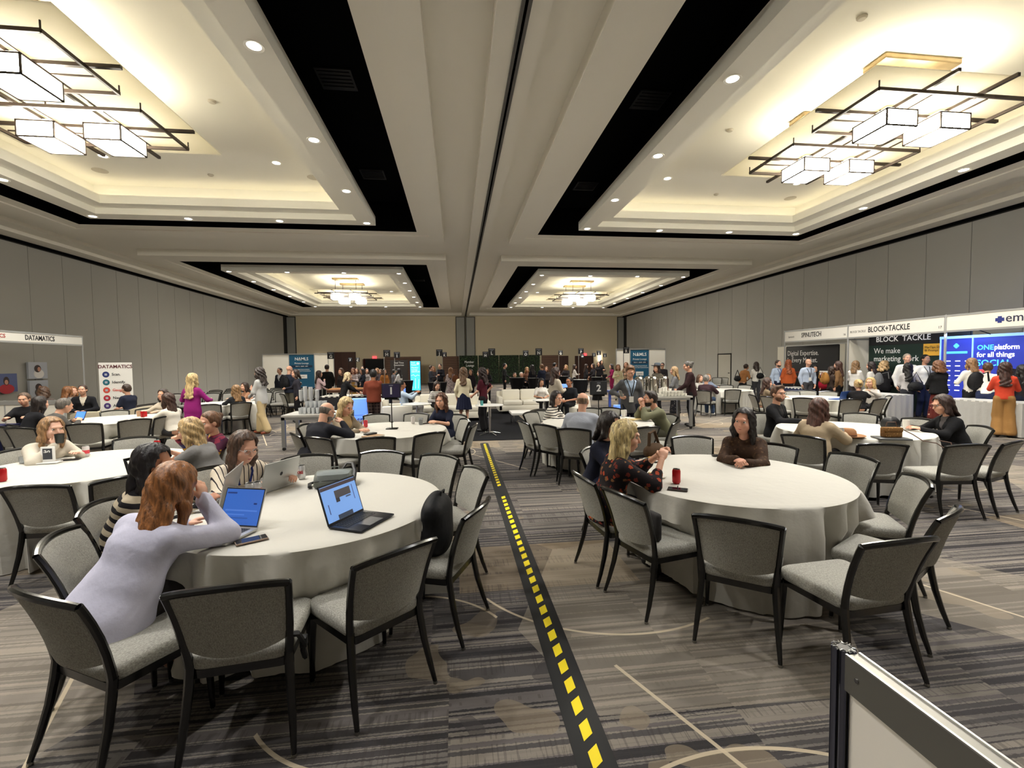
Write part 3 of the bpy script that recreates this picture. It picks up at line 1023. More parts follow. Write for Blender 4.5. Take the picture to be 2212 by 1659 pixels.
def surf(prims, res, k=0.03, inflate=0.0, cuts=(), disp=None):
    """blend primitives into one closed surface (surface nets)"""
    lo = np.min([pb(p)[0] for p in prims], 0) - inflate - 2.5 * res; hi = np.max([pb(p)[1] for p in prims], 0) + inflate + 2.5 * res
    n = np.ceil((hi - lo) / res).astype(int) + 1
    ax = [lo[i] + np.arange(n[i]) * res for i in range(3)]
    D = np.full(n, 1.0, np.float32)
    pad = k + inflate + 2 * res
    for p in prims:
        a, b = pb(p)
        i0 = np.maximum(np.floor((a - pad - lo) / res).astype(int), 0); i1 = np.minimum(np.ceil((b + pad - lo) / res).astype(int) + 1, n)
        X = np.stack(np.meshgrid(ax[0][i0[0]:i1[0]], ax[1][i0[1]:i1[1]], ax[2][i0[2]:i1[2]], indexing='ij'), -1)
        d = pd(p, X) - inflate
        S = D[i0[0]:i1[0], i0[1]:i1[1], i0[2]:i1[2]]
        h = np.maximum(k - np.abs(S - d), 0) / k
        D[i0[0]:i1[0], i0[1]:i1[1], i0[2]:i1[2]] = np.minimum(S, d) - h * h * k * 0.25
    if cuts or disp:
        X = np.stack(np.meshgrid(*ax, indexing='ij'), -1)
        if disp:
            D = D + disp(X)
        for c in cuts:
            D = np.maximum(D, c(X))
    ins = D < 0
    cells = np.zeros(n - 1, np.int8)
    for dx in (0, 1):
        for dy in (0, 1):
            for dz in (0, 1):
                cells += ins[dx:n[0] - 1 + dx, dy:n[1] - 1 + dy, dz:n[2] - 1 + dz]
    I = np.argwhere((cells > 0) & (cells < 8))
    idx = np.full(n - 1, -1, np.int64); idx[I[:, 0], I[:, 1], I[:, 2]] = np.arange(len(I))
    P_ = np.zeros((len(I), 3)); cnt = np.zeros(len(I))
    corners = [(x, y, z) for x in (0, 1) for y in (0, 1) for z in (0, 1)]
    val = {c: D[I[:, 0] + c[0], I[:, 1] + c[1], I[:, 2] + c[2]] for c in corners}
    for c in corners:
        for a in range(3):
            if c[a] == 0:
                e = list(c); e[a] = 1; va, vb = val[c], val[tuple(e)]
                m = (va < 0) != (vb < 0)
                t = np.where(m, va / np.where(m, va - vb, 1), 0)
                off = np.array(c, float)[None].repeat(len(I), 0); off[:, a] = t
                P_[m] += off[m]; cnt[m] += 1
    V = lo + (I + P_ / cnt[:, None]) * res
    Q = []
    for a in range(3):
        b, c = (a + 1) % 3, (a + 2) % 3
        s0 = [slice(None)] * 3; s1 = [slice(None)] * 3; s0[a] = slice(0, n[a] - 1); s1[a] = slice(1, n[a])
        m = ins[tuple(s0)] != ins[tuple(s1)]
        J = np.argwhere(m); J = J[(J[:, b] > 0) & (J[:, c] > 0) & (J[:, b] < n[b] - 1) & (J[:, c] < n[c] - 1)]
        fl = ins[tuple(s0)][J[:, 0], J[:, 1], J[:, 2]]

        def cell(db, dc):
            K = J.copy(); K[:, b] += db; K[:, c] += dc
            return idx[K[:, 0], K[:, 1], K[:, 2]]
        q = np.stack([cell(-1, -1), cell(0, -1), cell(0, 0), cell(-1, 0)], 1)
        q[~fl] = q[~fl][:, ::-1]
        Q.append(q)
    Q = np.concatenate(Q)
    return V, Q[(Q >= 0).all(1)]


def merge(parts):
    V = []; Q = []; o = 0
    for v, q in parts:
        V.append(v); Q.append(q + o); o += len(v)
    return np.concatenate(V), np.concatenate(Q)


def rot(yaw=0, pitch=0, roll=0):
    """turn left(+)/right, nod down(+), tilt to own right(+)"""
    cy, sy = math.cos(yaw), math.sin(yaw); cp, sp = math.cos(-pitch), math.sin(-pitch); cr, sr = math.cos(roll), math.sin(roll)
    return np.array([[cy, -sy, 0], [sy, cy, 0], [0, 0, 1.]]) @ np.array([[1, 0, 0], [0, cp, -sp], [0, sp, cp]]) @ np.array([[cr, 0, sr], [0, 1, 0], [-sr, 0, cr]])


SKIN = {}


def skin(rgb):
    m = mat('skin_%d_%d_%d' % rgb, rgb, 0.5, spec=0.35)
    if rgb not in SKIN:
        SKIN[rgb] = m
        b = m.node_tree.nodes['Principled BSDF']
        b.inputs['Subsurface Weight'].default_value = 0.08; b.inputs['Subsurface Radius'].default_value = (0.02, 0.008, 0.004)
    return m


def hairm(rgb):
    key = 'hair_%d_%d_%d' % rgb
    if key in _M:
        return _M[key]
    m = mat(key, rgb, 0.42, spec=0.45)
    d = ND(m); c = d.co(); x, y, z = d.sep(c)
    n = d.noise(d.xyz(d.m('MULTIPLY', x, 60.0), d.m('MULTIPLY', y, 60.0), d.m('MULTIPLY', z, 7.0)), 1.0, 4, .65)
    k = np.array(rgb)
    d.l.new(d.ramp(n, [(.32, tuple(k * .55)), (.55, tuple(k)), (.75, tuple(np.minimum(k * 1.3 + 6, 255)))], 'LINEAR'), d.b.inputs['Base Color'])
    d.bump(n, .7, .01)
    return m


PALE, FAIR, OLIVE, TAN, BROWN = (224, 178, 154), (214, 164, 138), (196, 146, 116), (170, 116, 86), (112, 74, 54)
EYEW = mat('eye_white', (228, 224, 218), .25)
IRIS = mat('eye_dark', (46, 32, 24), .2)
LIPS = mat('lips', (164, 84, 78), .45)
EYE_ME = MB().lathe([(0, -.0125), (.009, -.009), (.0125, 0), (.009, .009), (0, .0125)], n=10).mesh('eye', EYEW)
IRIS_ME = MB().add([(.0062 * math.cos(a), .0118, .0062 * math.sin(a)) for a in [k * math.pi / 5 for k in range(10)]] + [(0, .0134, 0)], [(k, 10, (k + 1) % 10) for k in range(10)]).mesh('iris', IRIS)
BROW_ME = {}


def mtx(R, t):
    return Matrix([[*R[0], t[0]], [*R[1], t[1]], [*R[2], t[2]], [0, 0, 0, 1]])


PRESET = {  # wrist targets for the right hand, (x out, y forward, z), standing at 1.70 m; seated values use the table height
    'down': (.24, .03, .80), 'front': (.07, .27, 1.13), 'phone': (.05, .26, 1.18), 'hip': (.27, .02, 1.02), 'chin': (.07, .20, 1.33), 'reach': (.16, .46, 1.02),
    'chat': (.20, .30, 1.12), 'strap': (.13, .12, 1.27), 'lowfront': (.08, .27, .98),
    'table': (.17, .40, .80), 'tfold': (.04, .40, .80), 'lap': (.10, .26, .66), 'type': (.10, .44, .80), 'tchin': (.06, .27, 1.10), 'tchat': (.16, .36, .95), 'rest': (.28, .20, .68)}


def hand_prims(W_, d, side, palm, curl=0.5, s=1.0, spread=.018):
    """palm, four unequal bent fingers and a thumb; d points along the hand, palm is its inner side"""
    d = unit(d); n = unit(palm - d * (palm @ d)); x = np.cross(d, n) * side       # x: toward the thumb
    R = np.stack([x, d, n], 1)
    pr = [E(W_ + d * .045 * s, (.040 * s, .052 * s, .0165 * s), R), C(W_ - d * .03, W_ + d * .012, .024 * s, .023 * s)]
    for i, (o, ln) in enumerate(((.029, .072), (.010, .080), (-.010, .075), (-.028, .060))):
        b = W_ + d * .082 * s + x * o * s
        c1 = curl * (1.0 + .06 * i)
        d1 = unit(d * math.cos(c1 * .7) + n * math.sin(c1 * .7) + x * o * spread * 30); m = b + d1 * ln * .5 * s
        d2 = unit(d * math.cos(c1 * 1.7) + n * math.sin(c1 * 1.7)); e = m + d2 * ln * .5 * s
        pr += [C(b - d * .012, m, .0095 * s, .0085 * s), C(m, e, .0085 * s, .007 * s)]
    b = W_ + d * .022 * s + x * .026 * s
    m = b + unit(d * .75 + x * .62 + n * .35) * .042 * s; e = m + unit(d * .95 + x * .1 + n * .45) * .032 * s
    pr += [C(b, m, .0125 * s, .0105 * s), C(m, e, .0105 * s, .0085 * s)]
    return pr


def ik(S, W_, l1, l2, pole):
    v = W_ - S; L = np.linalg.norm(v)
    if L > (l1 + l2) * .985:
        W_ = S + v / L * (l1 + l2) * .985; v = W_ - S; L = np.linalg.norm(v)
    u = v / L; a = (l1 * l1 - l2 * l2 + L * L) / (2 * L); h = math.sqrt(max(l1 * l1 - a * a, 0))
    p = unit(pole - u * (pole @ u))
    return S + u * a + p * h, W_


def skeleton(o):
    H = o.get('H', 1.68); s = H / 1.70; man = o.get('man', False); fat = o.get('fat', 1.0)
    th = math.radians(o.get('lean', 4 if o.get('pose') == 'sit' else 1)); sd = math.radians(o.get('side', 0)); tw = math.radians(o.get('twist', 0))
    U = unit(A3(math.sin(sd), math.sin(th), math.cos(th)))
    k = dict(s=s, hs=min(1.0, .5 + .5 * s) * 1.07, man=man, fat=fat, U=U, sit=o.get('pose', 'stand') == 'sit')
    ct, st_ = math.cos(tw), math.sin(tw)
    X = A3(ct, st_, 0); X = unit(X - U * (X @ U)); k['X'] = X; k['Fw'] = np.cross(U, X)
    if k['sit']:
        k['P'] = A3(0, o.get('slide', -.05), .562)
        hp, kn = k['P'] + A3(0, .02, -.02), .40
        sp = o.get('knees', .10)
        k['leg'] = [(hp + A3(q * .085, 0, 0), A3(q * sp, hp[1] + kn * s, .535), A3(q * sp * .95, hp[1] + kn * s - .03 + o.get('feet', 0), .09), A3(q * sp, hp[1] + kn * s + .12 + o.get('feet', 0), .035)) for q in (-1, 1)]
    else:
        k['P'] = A3(0, 0, .93 * s)
        sr = o.get('stride', 0)
        bd = o.get('bend', 0)
        k['leg'] = [(A3(q * .085 * s, 0, .90 * s), A3(q * .09 * s, .03 + q * sr * .5 + bd, .50 * s), A3(q * .095 * s, -.03 + q * sr, .09 * s + max(0, -q * sr) * .15), A3(q * .105 * s, .12 + q * sr, .035)) for q in (-1, 1)]
    tl = (.445 if k['sit'] else .50) * s
    k['N'] = k['P'] + U * tl
    k['ch'] = k['P'] + U * tl * .68
    hv = unit(U * .6 + A3(0, 0, .4)); k['HR'] = rot(math.radians(o.get('yaw', 0)), math.radians(o.get('nod', 0)), math.radians(o.get('tilt', 0)))
    k['Hd'] = k['N'] + hv * .168 * s + (k['HR'] @ A3(0, .02, 0)) + k['Fw'] * .015
    sw = (.168 if man else .146) * s * (1 + (fat - 1) * .5)
    k['arm'] = []
    for q, key in ((1, 'r'), (-1, 'l')):
        S = k['N'] - U * .072 * s + X * q * sw
        a = o.get(key, 'table' if k['sit'] else 'down')
        w_ = PRESET[a] if isinstance(a, str) else a
        w_ = A3(*w_)
        if isinstance(a, str):
            w_ = A3(w_[0] * q, w_[1], w_[2] * (1 if k['sit'] else s))
            if a == 'down':
                w_ = S + A3(q * .05, .04, -.50 * s)
        pole = A3(*o.get('pole' + key, (q * .8, -.5, -.7)))
        Eb, w2 = ik(S, w_, .275 * s, .245 * s, pole)
        k['arm'].append((S, Eb, w2, q))
    return k


def torso_prims(k):
    s, f, P_, U, X, N, ch = k['s'], k['fat'], k['P'], k['U'], k['X'], k['N'], k['ch']
    m = k['man']
    w_ = (.150 if m else .128) * s * f; hip = (.150 if m else .158) * s * f; cw = (.168 if m else .145) * s * (1 + (f - 1) * .7); dp = (.105 if m else .098) * s * f
    waist = P_ + U * .19 * s
    pr = [T(P_ - U * .02, waist, hip, .105 * s * f, w_, .088 * s * f, X), T(waist, ch, w_, .088 * s * f, cw, dp, X),
          T(ch, N - U * .05 * s, cw, dp, cw * .72, .062 * s, X), C(N - U * .035 * s, N - U * .075 * s - X * (.15 if m else .13) * s, .050 * s, .042 * s), C(N - U * .035 * s, N - U * .075 * s + X * (.15 if m else .13) * s, .050 * s, .042 * s)]
    if not m:
        for q in (-1, 1):
            pr.append(E(ch + X * q * .062 * s + k['Fw'] * .062 * s + U * .01, (.055 * s, .05 * s, .055 * s)))
    if k['sit']:
        pr.append(E(P_ + A3(0, -.02, -.02), (hip * 1.02, .12 * s * f, .10 * s)))
    return pr


def arm_prims(k, upto=1.0, thick=1.0):
    pr = []; s = k['s']; f = (1 + (k['fat'] - 1) * .6) * thick * (1.1 if k['man'] else .95)
    for S, Eb, W_, q in k['arm']:
        if upto <= .5:
            pr.append(C(S, S + (Eb - S) * upto * 2, .050 * s * f, .045 * s * f))
        else:
            t = (upto - .5) * 2
            pr += [C(S, Eb, .050 * s * f, .041 * s * f), C(Eb, Eb + (W_ - Eb) * t, .041 * s * f, (.041 - .014 * t) * s * f)]
    return pr


def leg_prims(k, thick=1.0, ankle=1.0, upto=2):
    pr = []; s = k['s']; f = (1 + (k['fat'] - 1) * .7) * thick
    for h, kn, an, to in k['leg']:
        pr.append(C(h, kn, .082 * s * f, .056 * s * f))
        if upto > 1:
            pr.append(C(kn, an, .056 * s * f, .038 * s * f * ankle))
    return pr


def head_prims(k, neck=True):
    R, h, s = k['HR'], k['Hd'], k['hs']
    L = lambda *v: h + R @ A3(*v) * s
    pr = [E(L(0, -.012, .035), np.array((.077, .096, .088)) * s, R), E(L(0, .022, -.035), np.array((.064, .072, .075)) * s, R), E(L(0, .045, -.085), np.array((.034, .034, .026)) * s, R)]
    fine = [C(L(0, .092, .012), L(0, .108, -.020), .009 * s, .0125 * s), E(L(0, .086, .036), np.array((.055, .014, .012)) * s, R),
            E(L(0, .082, -.056), np.array((.024, .014, .012)) * s, R), E(L(.040, .062, -.022), np.array((.026, .026, .026)) * s, R), E(L(-.040, .062, -.022), np.array((.026, .026, .026)) * s, R)]
    for q in (-1, 1):
        fine.append(E(L(q * .078, -.008, -.006), np.array((.011, .021, .031)) * s, R))
    nk = [C(k['N'] - k['U'] * .03, L(0, -.03, -.055), (.056 if k['man'] else .047) * s, (.052 if k['man'] else .044) * s)] if neck else []
    return pr + nk, fine


def hair_prims(k, style, o):
    R, h, s = k['HR'], k['Hd'], k['hs']
    L = lambda *v: h + R @ A3(*v) * s
    cap = [E(L(0, -.022, .042), np.array((.088, .100, .094)) * s, R), E(L(0, -.05, .0), np.array((.084, .070, .085)) * s, R)]
    dn = A3(0, 0, -1)
    back = -(R @ A3(0, 1, 0)); back = unit(A3(back[0], back[1], 0))
    sidev = R @ A3(1, 0, 0)
    ln = o.get('hlen', .30) * s
    if style in ('long', 'curly', 'bob'):
        if style == 'bob':
            ln = .12 * s
        vol = 1.3 if style == 'curly' else 1.0
        g = o.get('hfall', 0.0)
        tip = L(0, -.06, -.02) + dn * ln + back * (.085 + g) * s
        cap.append(T(L(0, -.055, .02), tip, .088 * s * vol, .052 * s * vol, .085 * s * vol, .026 * s * vol, sidev))
        for q in (-1, 1):
            a = L(q * .070, -.005, .045); b = L(q * .084, .0, -.06) + dn * .02; c = L(q * .082, -.02, -.06) + dn * ln * .62 + back * .03
            cap += [C(a, b, .030 * s * vol, .030 * s * vol), C(b, c, .030 * s * vol, .020 * s * vol)]
        cap.append(E(L(0, -.01, .060), np.array((.086, .100, .082)) * s, R))
    elif style == 'bun':
        cap.append(E(L(0, -.125, .05), np.array((.042, .042, .042)) * s, R))
    elif style == 'pony':
        cap += [C(L(0, -.11, .03), L(0, -.13, -.03), .03 * s, .035 * s), C(L(0, -.13, -.03), L(0, -.12, -.05) + dn * .2, .035 * s, .018 * s)]
    elif style == 'quiff':
        cap += [E(L(0, .045, .105), np.array((.062, .055, .036)) * s, R)]
    return cap


def hair_cuts(k, style):
    R, h, s = k['HR'], k['Hd'], k['hs']

    def face(X):
        q = (X - h) @ R / s
        x, y, z = q[..., 0], q[..., 1], q[..., 2]
        if style in ('long', 'curly', 'bob'):
            fr = np.minimum(y - .030 - .1 * np.maximum(-z - .03, 0), np.minimum(.060 - .25 * np.maximum(z - .03, 0) - np.abs(x), .098 - z))   # hollow for the face
            return fr * s
        hl = y - (.052 + .40 * (z - .055))
        side = np.where(z < .0, y + .015 - z * .3, -1)
        low = -.062 - z + .25 * np.maximum(y + .02, 0)
        return np.maximum(np.maximum(hl, side), low) * s
    return [face]


def wrinkle(amp, seed):
    rs = np.random.RandomState(seed); a = rs.uniform(-1, 1, (5, 3)) * 26; p = rs.uniform(0, 6.28, 5)

    def f(X):
        return sum(np.sin(X @ a[i] + p[i]) for i in range(5)) * amp / 2.5
    return f


def lock_disp(k, amp, freq):
    R, h, s = k['HR'], k['Hd'], k['hs']

    def f(X):
        q = (X - h) @ R
        ph = np.arctan2(q[..., 0], -q[..., 1] + .001)
        return amp * (np.sin(freq * ph + 9 * np.sin(q[..., 2] * 9)) + .6 * np.sin(freq * 2.3 * ph + 14 * q[..., 2]))
    return f


RES = {0: (.026, .0072, .0070, .015), 1: (.034, .012, .012, .022), 2: (.042, .019, .018, .031)}   # body, head, hand, cloth
N_PEOPLE = [0]
HEADS = []


def person(label, loc, rz, o, group=None):
    """o: H, man, fat, pose, lean, yaw/nod/tilt, r/l wrists, skin, hair=(style, rgb), top, bottom, shoes, lod ..."""
    N_PEOPLE[0] += 1; seed = N_PEOPLE[0]
    lod = o.get('lod', 1); rb, rh, rhd, rc = RES[lod]
    k = skeleton(o); s = k['s']
    if 'aimx' in o:                       # slide sideways until the head stands over the wanted column of the photograph
        c_, s_ = math.cos(rz), math.sin(rz); h_ = k['Hd']
        w_ = np.array([loc[0] + h_[0] * c_ - h_[1] * s_, loc[1] + h_[0] * s_ + h_[1] * c_, h_[2] - CAM_H])
        dpt = w_ @ AF; sh = ((o['aimx'] - IW / 2) / F_PX * dpt - w_ @ AR)
        loc = (loc[0] + sh * AR[0], loc[1] + sh * AR[1], 0)
    root = thing('person', label, 'person', loc, rz, group)
    HEADS.append((label, loc, rz, tuple(k['Hd'])))
    sk = skin(o.get('skin', FAIR))
    top = dict(o.get('top', {})); bot = dict(o.get('bottom', {}))
    sleeve = top.get('sleeve', 1.0)
    # ---- body: one skin surface
    hp, fine = head_prims(k)
    parts = [surf(hp + fine, rh, .016, 0, [lambda X: (k['N'][2] - .05) - X[..., 2]] if not o.get('lean', 0) > 40 else ())]
    body = torso_prims(k) + arm_prims(k) + leg_prims(k) + [C(k['N'] - k['U'] * .05, k['N'] + k['U'] * .06, .05 * s, .045 * s)]
    parts.append(surf(body, rb if sleeve > .6 and bot.get('kind', 'trousers') == 'trousers' else rc, .035, -.012))
    for (S, Eb, W_, q), key in zip(k['arm'], 'rl'):
        d = A3(*o['hd' + key]) if 'hd' + key in o else unit(W_ - Eb)
        palm = A3(*o.get('palm' + key, (-q * .35, -.1, -1) if W_[2] < 1.0 and k['sit'] else (-q, .2, -.1)))
        if sleeve < .95:
            parts.append(surf([C(Eb, W_, .035 * s, .024 * s)], rhd * 1.3, .01))
        parts.append(surf(hand_prims(W_, d, q, palm, o.get('curl' + key, .55), s * (1.05 if k['man'] else .95)), rhd, .008))
    V, Q = merge(parts)
    link('body', np_mesh('body', V, Q, sk), root)
    # ---- top garment
    fit = top.get('fit', .010); hem = top.get('hem', .02)
    P_, U, X_, Fw = k['P'], k['U'], k['X'], k['Fw']

    def local(X):
        q = X - P_; return q @ X_, q @ Fw, q @ U
    tp = torso_prims(k)
    if hem > .03:
        if k['sit']:
            tp.append(T(P_ + U * .10, P_ - U * (hem + .05) + A3(0, .02, 0), .15 * s * k['fat'], .11 * s * k['fat'], (.17 + .3 * hem) * s * k['fat'], (.13 + .3 * hem) * s, X_))
        else:
            tp.append(T(P_ + U * .1, P_ - U * hem, .15 * s * k['fat'], .10 * s * k['fat'], (.165 + .02 * hem) * s * k['fat'], .12 * s * k['fat'], X_))
    tp += arm_prims(k, max(sleeve, .12), top.get('loose', 1.0) * 1.02)
    neckz = k['N']
    nk_h = top.get('neck', .0)
    def neckcut(X):
        q = X - (neckz + U * (.012 + nk_h)); h_ = q @ U
        return np.minimum(h_, .135 * s - np.sqrt(np.maximum((q ** 2).sum(-1) - h_ ** 2, 0)))

    def hemcut(X):
        q = X - P_
        return np.minimum(-(q @ U) - hem - (.03 if not k['sit'] else .0), (.30 if k['sit'] else .21) * s * k['fat'] - np.abs(q @ X_))
    cuts = [neckcut, hemcut]
    vz = top.get('vee', 0)
    if vz:                                # open front: a V down to a button
        def veecut(X):
            x, y, z = local(X)
            wz = np.clip((z - (.50 - vz) * s) * top.get('vw', .30), -.02, .2)
            return np.minimum(wz - np.abs(x), np.minimum(y - .01, z - (.50 - vz) * s))
        cuts.append(veecut)
    elif top.get('scoop'):
        def scoop(X):
            x, y, z = local(X)
            return .075 * s - np.sqrt(x ** 2 + (z - .50 * s) ** 2) - np.where(y > 0, 0, 1)
        cuts.append(scoop)
    cm = top.get('mat') or cloth(top.get('rgb', (90, 90, 95)))
    V, Q = surf(tp, rc, .04, fit, cuts, wrinkle(.0045 if lod < 2 else .003, seed))
    link(top.get('name', 'top'), np_mesh('top', V, Q, cm), root)
    if 'shirt' in top:
        V, Q = surf(torso_prims(k), rc, .04, fit - .014, [cuts[0], lambda X: -((X - P_) @ U) - .02])
        link('shirt', np_mesh('shirt', V, Q, cloth(top['shirt'])), root)
    if 'tie' in top:
        a = k['N'] + Fw * .085 - U * .02; b = k['ch'] + Fw * .125 * s * k['fat'] - U * .16
        V, Q = surf([C(a, a - U * .03, .018, .014), T(a - U * .03, b, .022, .008, .036, .008, X_)], .009, .01)
        link('necktie', np_mesh('necktie', V, Q, cloth(top['tie'])), root)
    # ---- bottoms
    kind = bot.get('kind', 'trousers'); bm_ = bot.get('mat') or cloth(bot.get('rgb', (30, 30, 34)))
    if kind == 'trousers':
        wide = bot.get('wide', 1.0)
        tr = [T(P_ - A3(0, 0, .02), P_ + U * .13 * s, .150 * s * k['fat'], .105 * s * k['fat'], .128 * s * k['fat'], .09 * s * k['fat'], X_)]
        for h, kn, an, to in k['leg']:
            tr += [C(h, kn, .088 * s * k['fat'], .062 * s * wide), C(kn, an + A3(0, 0, .02), .062 * s * wide, .052 * s * wide * wide)]
        V, Q = surf(tr, rc, .03, .006, [lambda X: .055 - X[..., 2]], wrinkle(.004, seed + 50))
        link('trousers', np_mesh('trousers', V, Q, bm_), root)
    elif kind == 'skirt':
        ln = bot.get('len', .45)
        if k['sit']:
            tr = leg_prims(k, 1.12, 1, 1) + [E(P_ + A3(0, .02, -.03), (.17 * s, .14 * s, .11 * s)), T(k['leg'][0][0] * .5 + k['leg'][1][0] * .5, k['leg'][0][1] * .5 + k['leg'][1][1] * .5, .15 * s, .08 * s, .15 * s, .06 * s)]
            V, Q = surf(tr, rc, .05, .012)
        else:
            V, Q = surf([T(P_ + U * .13, P_ - A3(0, 0, ln), .135 * s, .095 * s, .22 * s * bot.get('flare', 1), .17 * s * bot.get('flare', 1))], rc, .03, .006, [lambda X: P_[2] - ln - X[..., 2]],
                        lambda X: .008 * np.sin(14 * np.arctan2(X[..., 0], X[..., 1])) * np.clip((P_[2] + .05 - X[..., 2]) * 3, 0, 1))
        link('skirt', np_mesh('skirt', V, Q, bm_), root)
    if o.get('shoes', (24, 22, 22)):
        sm = mat('shoe_%d_%d_%d' % o.get('shoes', (24, 22, 22)), o.get('shoes', (24, 22, 22)), .5)
        for h, kn, an, to in k['leg']:
            sh = [C(an + A3(0, -.02, -.045), to + A3(0, 0, .008), .038 * s, .036 * s), C(an + A3(0, 0, -.02), an + A3(0, 0, .01), .042 * s)]
            V, Q = surf(sh, max(rc * .7, .012), .02, 0, [lambda X: .003 - X[..., 2]])
            link('shoe', np_mesh('shoe', V, Q, sm), root)
    # ---- hair
    s = k['hs']
    style, hc = o.get('hair', ('short', (60, 42, 30)))
    if style != 'bald':
        st = 'short' if style in ('quiff', 'bun', 'pony') else style
        if style == 'fringe':             # balding: hair only round the sides and back
            R, h = k['HR'], k['Hd']
            V, Q = surf([E(h + R @ A3(0, -.016, .030) * s, np.array((.0815, .0985, .088)) * s, R)], rh * 1.2, .02, 0, hair_cuts(k, 'short') + [lambda X: ((X - h) @ R)[..., 2] - .048 * s, lambda X: ((X - h) @ R)[..., 1] + .005])
        else:
            amp = {'curly': .008, 'long': .004, 'bob': .003}.get(style, .002)
            V, Q = surf(hair_prims(k, style, o), rh * 1.25 if lod < 2 else .018, .03, 0, hair_cuts(k, st), lock_disp(k, amp if lod < 2 else amp * .5, 7))
        link('hair', np_mesh('hair', V, Q, hairm(hc)), root)
    if o.get('beard'):
        R, h = k['HR'], k['Hd']
        V, Q = surf([E(h + R @ A3(0, .030, -.062) * s, np.array((.064, .066, .052)) * s, R), E(h + R @ A3(0, .05, -.092) * s, np.array((.036, .036, .026)) * s, R)], rh, .02, .001,
                    [lambda X: ((X - h) @ R)[..., 2] + .035 * s - .25 * np.abs(((X - h) @ R)[..., 0]), lambda X: -.012 - ((X - h) @ R)[..., 1], lambda X: .019 * s - np.sqrt((((X - h) @ R)[..., 0] * .8) ** 2 + (((X - h) @ R)[..., 2] + .056 * s) ** 2) - np.where(((X - h) @ R)[..., 1] > .05, 0, 1)])
        link('beard', np_mesh('beard', V, Q, hairm(o['beard'])), root)
    # ---- face details
    if o.get('face', lod < 2):
        R, h = k['HR'], k['Hd']
        for q in (-1, 1):
            e = link('eye', EYE_ME, root); e.matrix_local = mtx(R * s, h + R @ A3(q * .031, .076, .014) * s)
            link('iris', IRIS_ME, e)
            bw = MB().tube([tuple(h + R @ A3(q * (.030 + u * .020), .090 - .010 * u * u - .004 * u, .035 + .003 * u - .006 * u * u) * s) for u in (-1, -.3, .4, 1)], [.0022 * s, .0034 * s, .003 * s, .0015 * s], 5)
            obj('eyebrow', bw, hairm(tuple(int(c * .7) for c in (hc if style != 'bald' else (80, 62, 48)))), root)
        lp = MB().tube([tuple(h + R @ A3(u * .022, .0945 - .008 * u * u, -.056 + .002 * abs(u)) * s) for u in (-1, -.5, 0, .5, 1)], [.0015 * s, .0052 * s, .0062 * s, .0052 * s, .0015 * s], 6)
        obj('lips', lp, LIPS, root)
    if o.get('glasses'):
        R, h = k['HR'], k['Hd']
        gm = MB()
        for q in (-1, 1):
            ring = [tuple(h + R @ A3(q * .032 + .022 * math.cos(a), .103, .012 + .018 * math.sin(a)) * s) for a in [i * math.pi / 7 for i in range(15)]]
            gm.tube(ring, .002, 5)
            gm.tube([tuple(h + R @ A3(q * .054, .103, .018) * s), tuple(h + R @ A3(q * .084, .0, .016) * s)], .002, 5)
        gm.tube([tuple(h + R @ A3(-.011, .104, .016) * s), tuple(h + R @ A3(.011, .104, .016) * s)], .002, 5)
        obj('glasses', gm, mat('spectacle_%d_%d_%d' % o['glasses'], o['glasses'], .25), root)
    s = k['s']
    if o.get('badge'):
        lm = cloth(o['badge'])
        a = k['N']; cf = k['ch'] + Fw * (.125 if not k['man'] else .12) * s * k['fat'] + Fw * .02
        b = cf - U * .17
        for q in (-1, 1):
            obj('lanyard', MB().tube([tuple(a + X_ * q * .075 + U * .02 - Fw * .02), tuple(a + X_ * q * .07 + Fw * .085 - U * .03), tuple(cf + X_ * q * .03), tuple(b)], .005, 5, sx=2), lm, root)
        R2 = np.stack([X_, U, Fw], 1)
        c = b - U * .06 + Fw * .004
        obj('badge', MB().slab(*[tuple(c + X_ * x + U * y) for x, y in ((-.045, -.06), (.045, -.06), (.045, .06), (-.045, .06))], .004), WHITE, root)
    return root, k
# ------------------------------------------------------------------ trade booths of the right-hand wall
RR = (math.pi / 2, 0, -math.pi / 2)     # lettering that faces the room from the right wall
RL = (math.pi / 2, 0, math.pi / 2)      # ... from the left wall
FASC = mat('fascia_white', (226, 222, 212), .6)
BPAN = mat('booth_panel', (236, 231, 217), .7)
NAVYI = mat('navy_ink', (38, 40, 66), .6)
BX, BBK = 13.0, 15.7
posts_y = [16.65, 13.70, 10.66, 7.62]


def post(x, y, h, parent, name='post'):
    return obj(name, MB().lathe([(.022, 0), (.022, h)], (x, y, 0), 8), ALUM, parent)


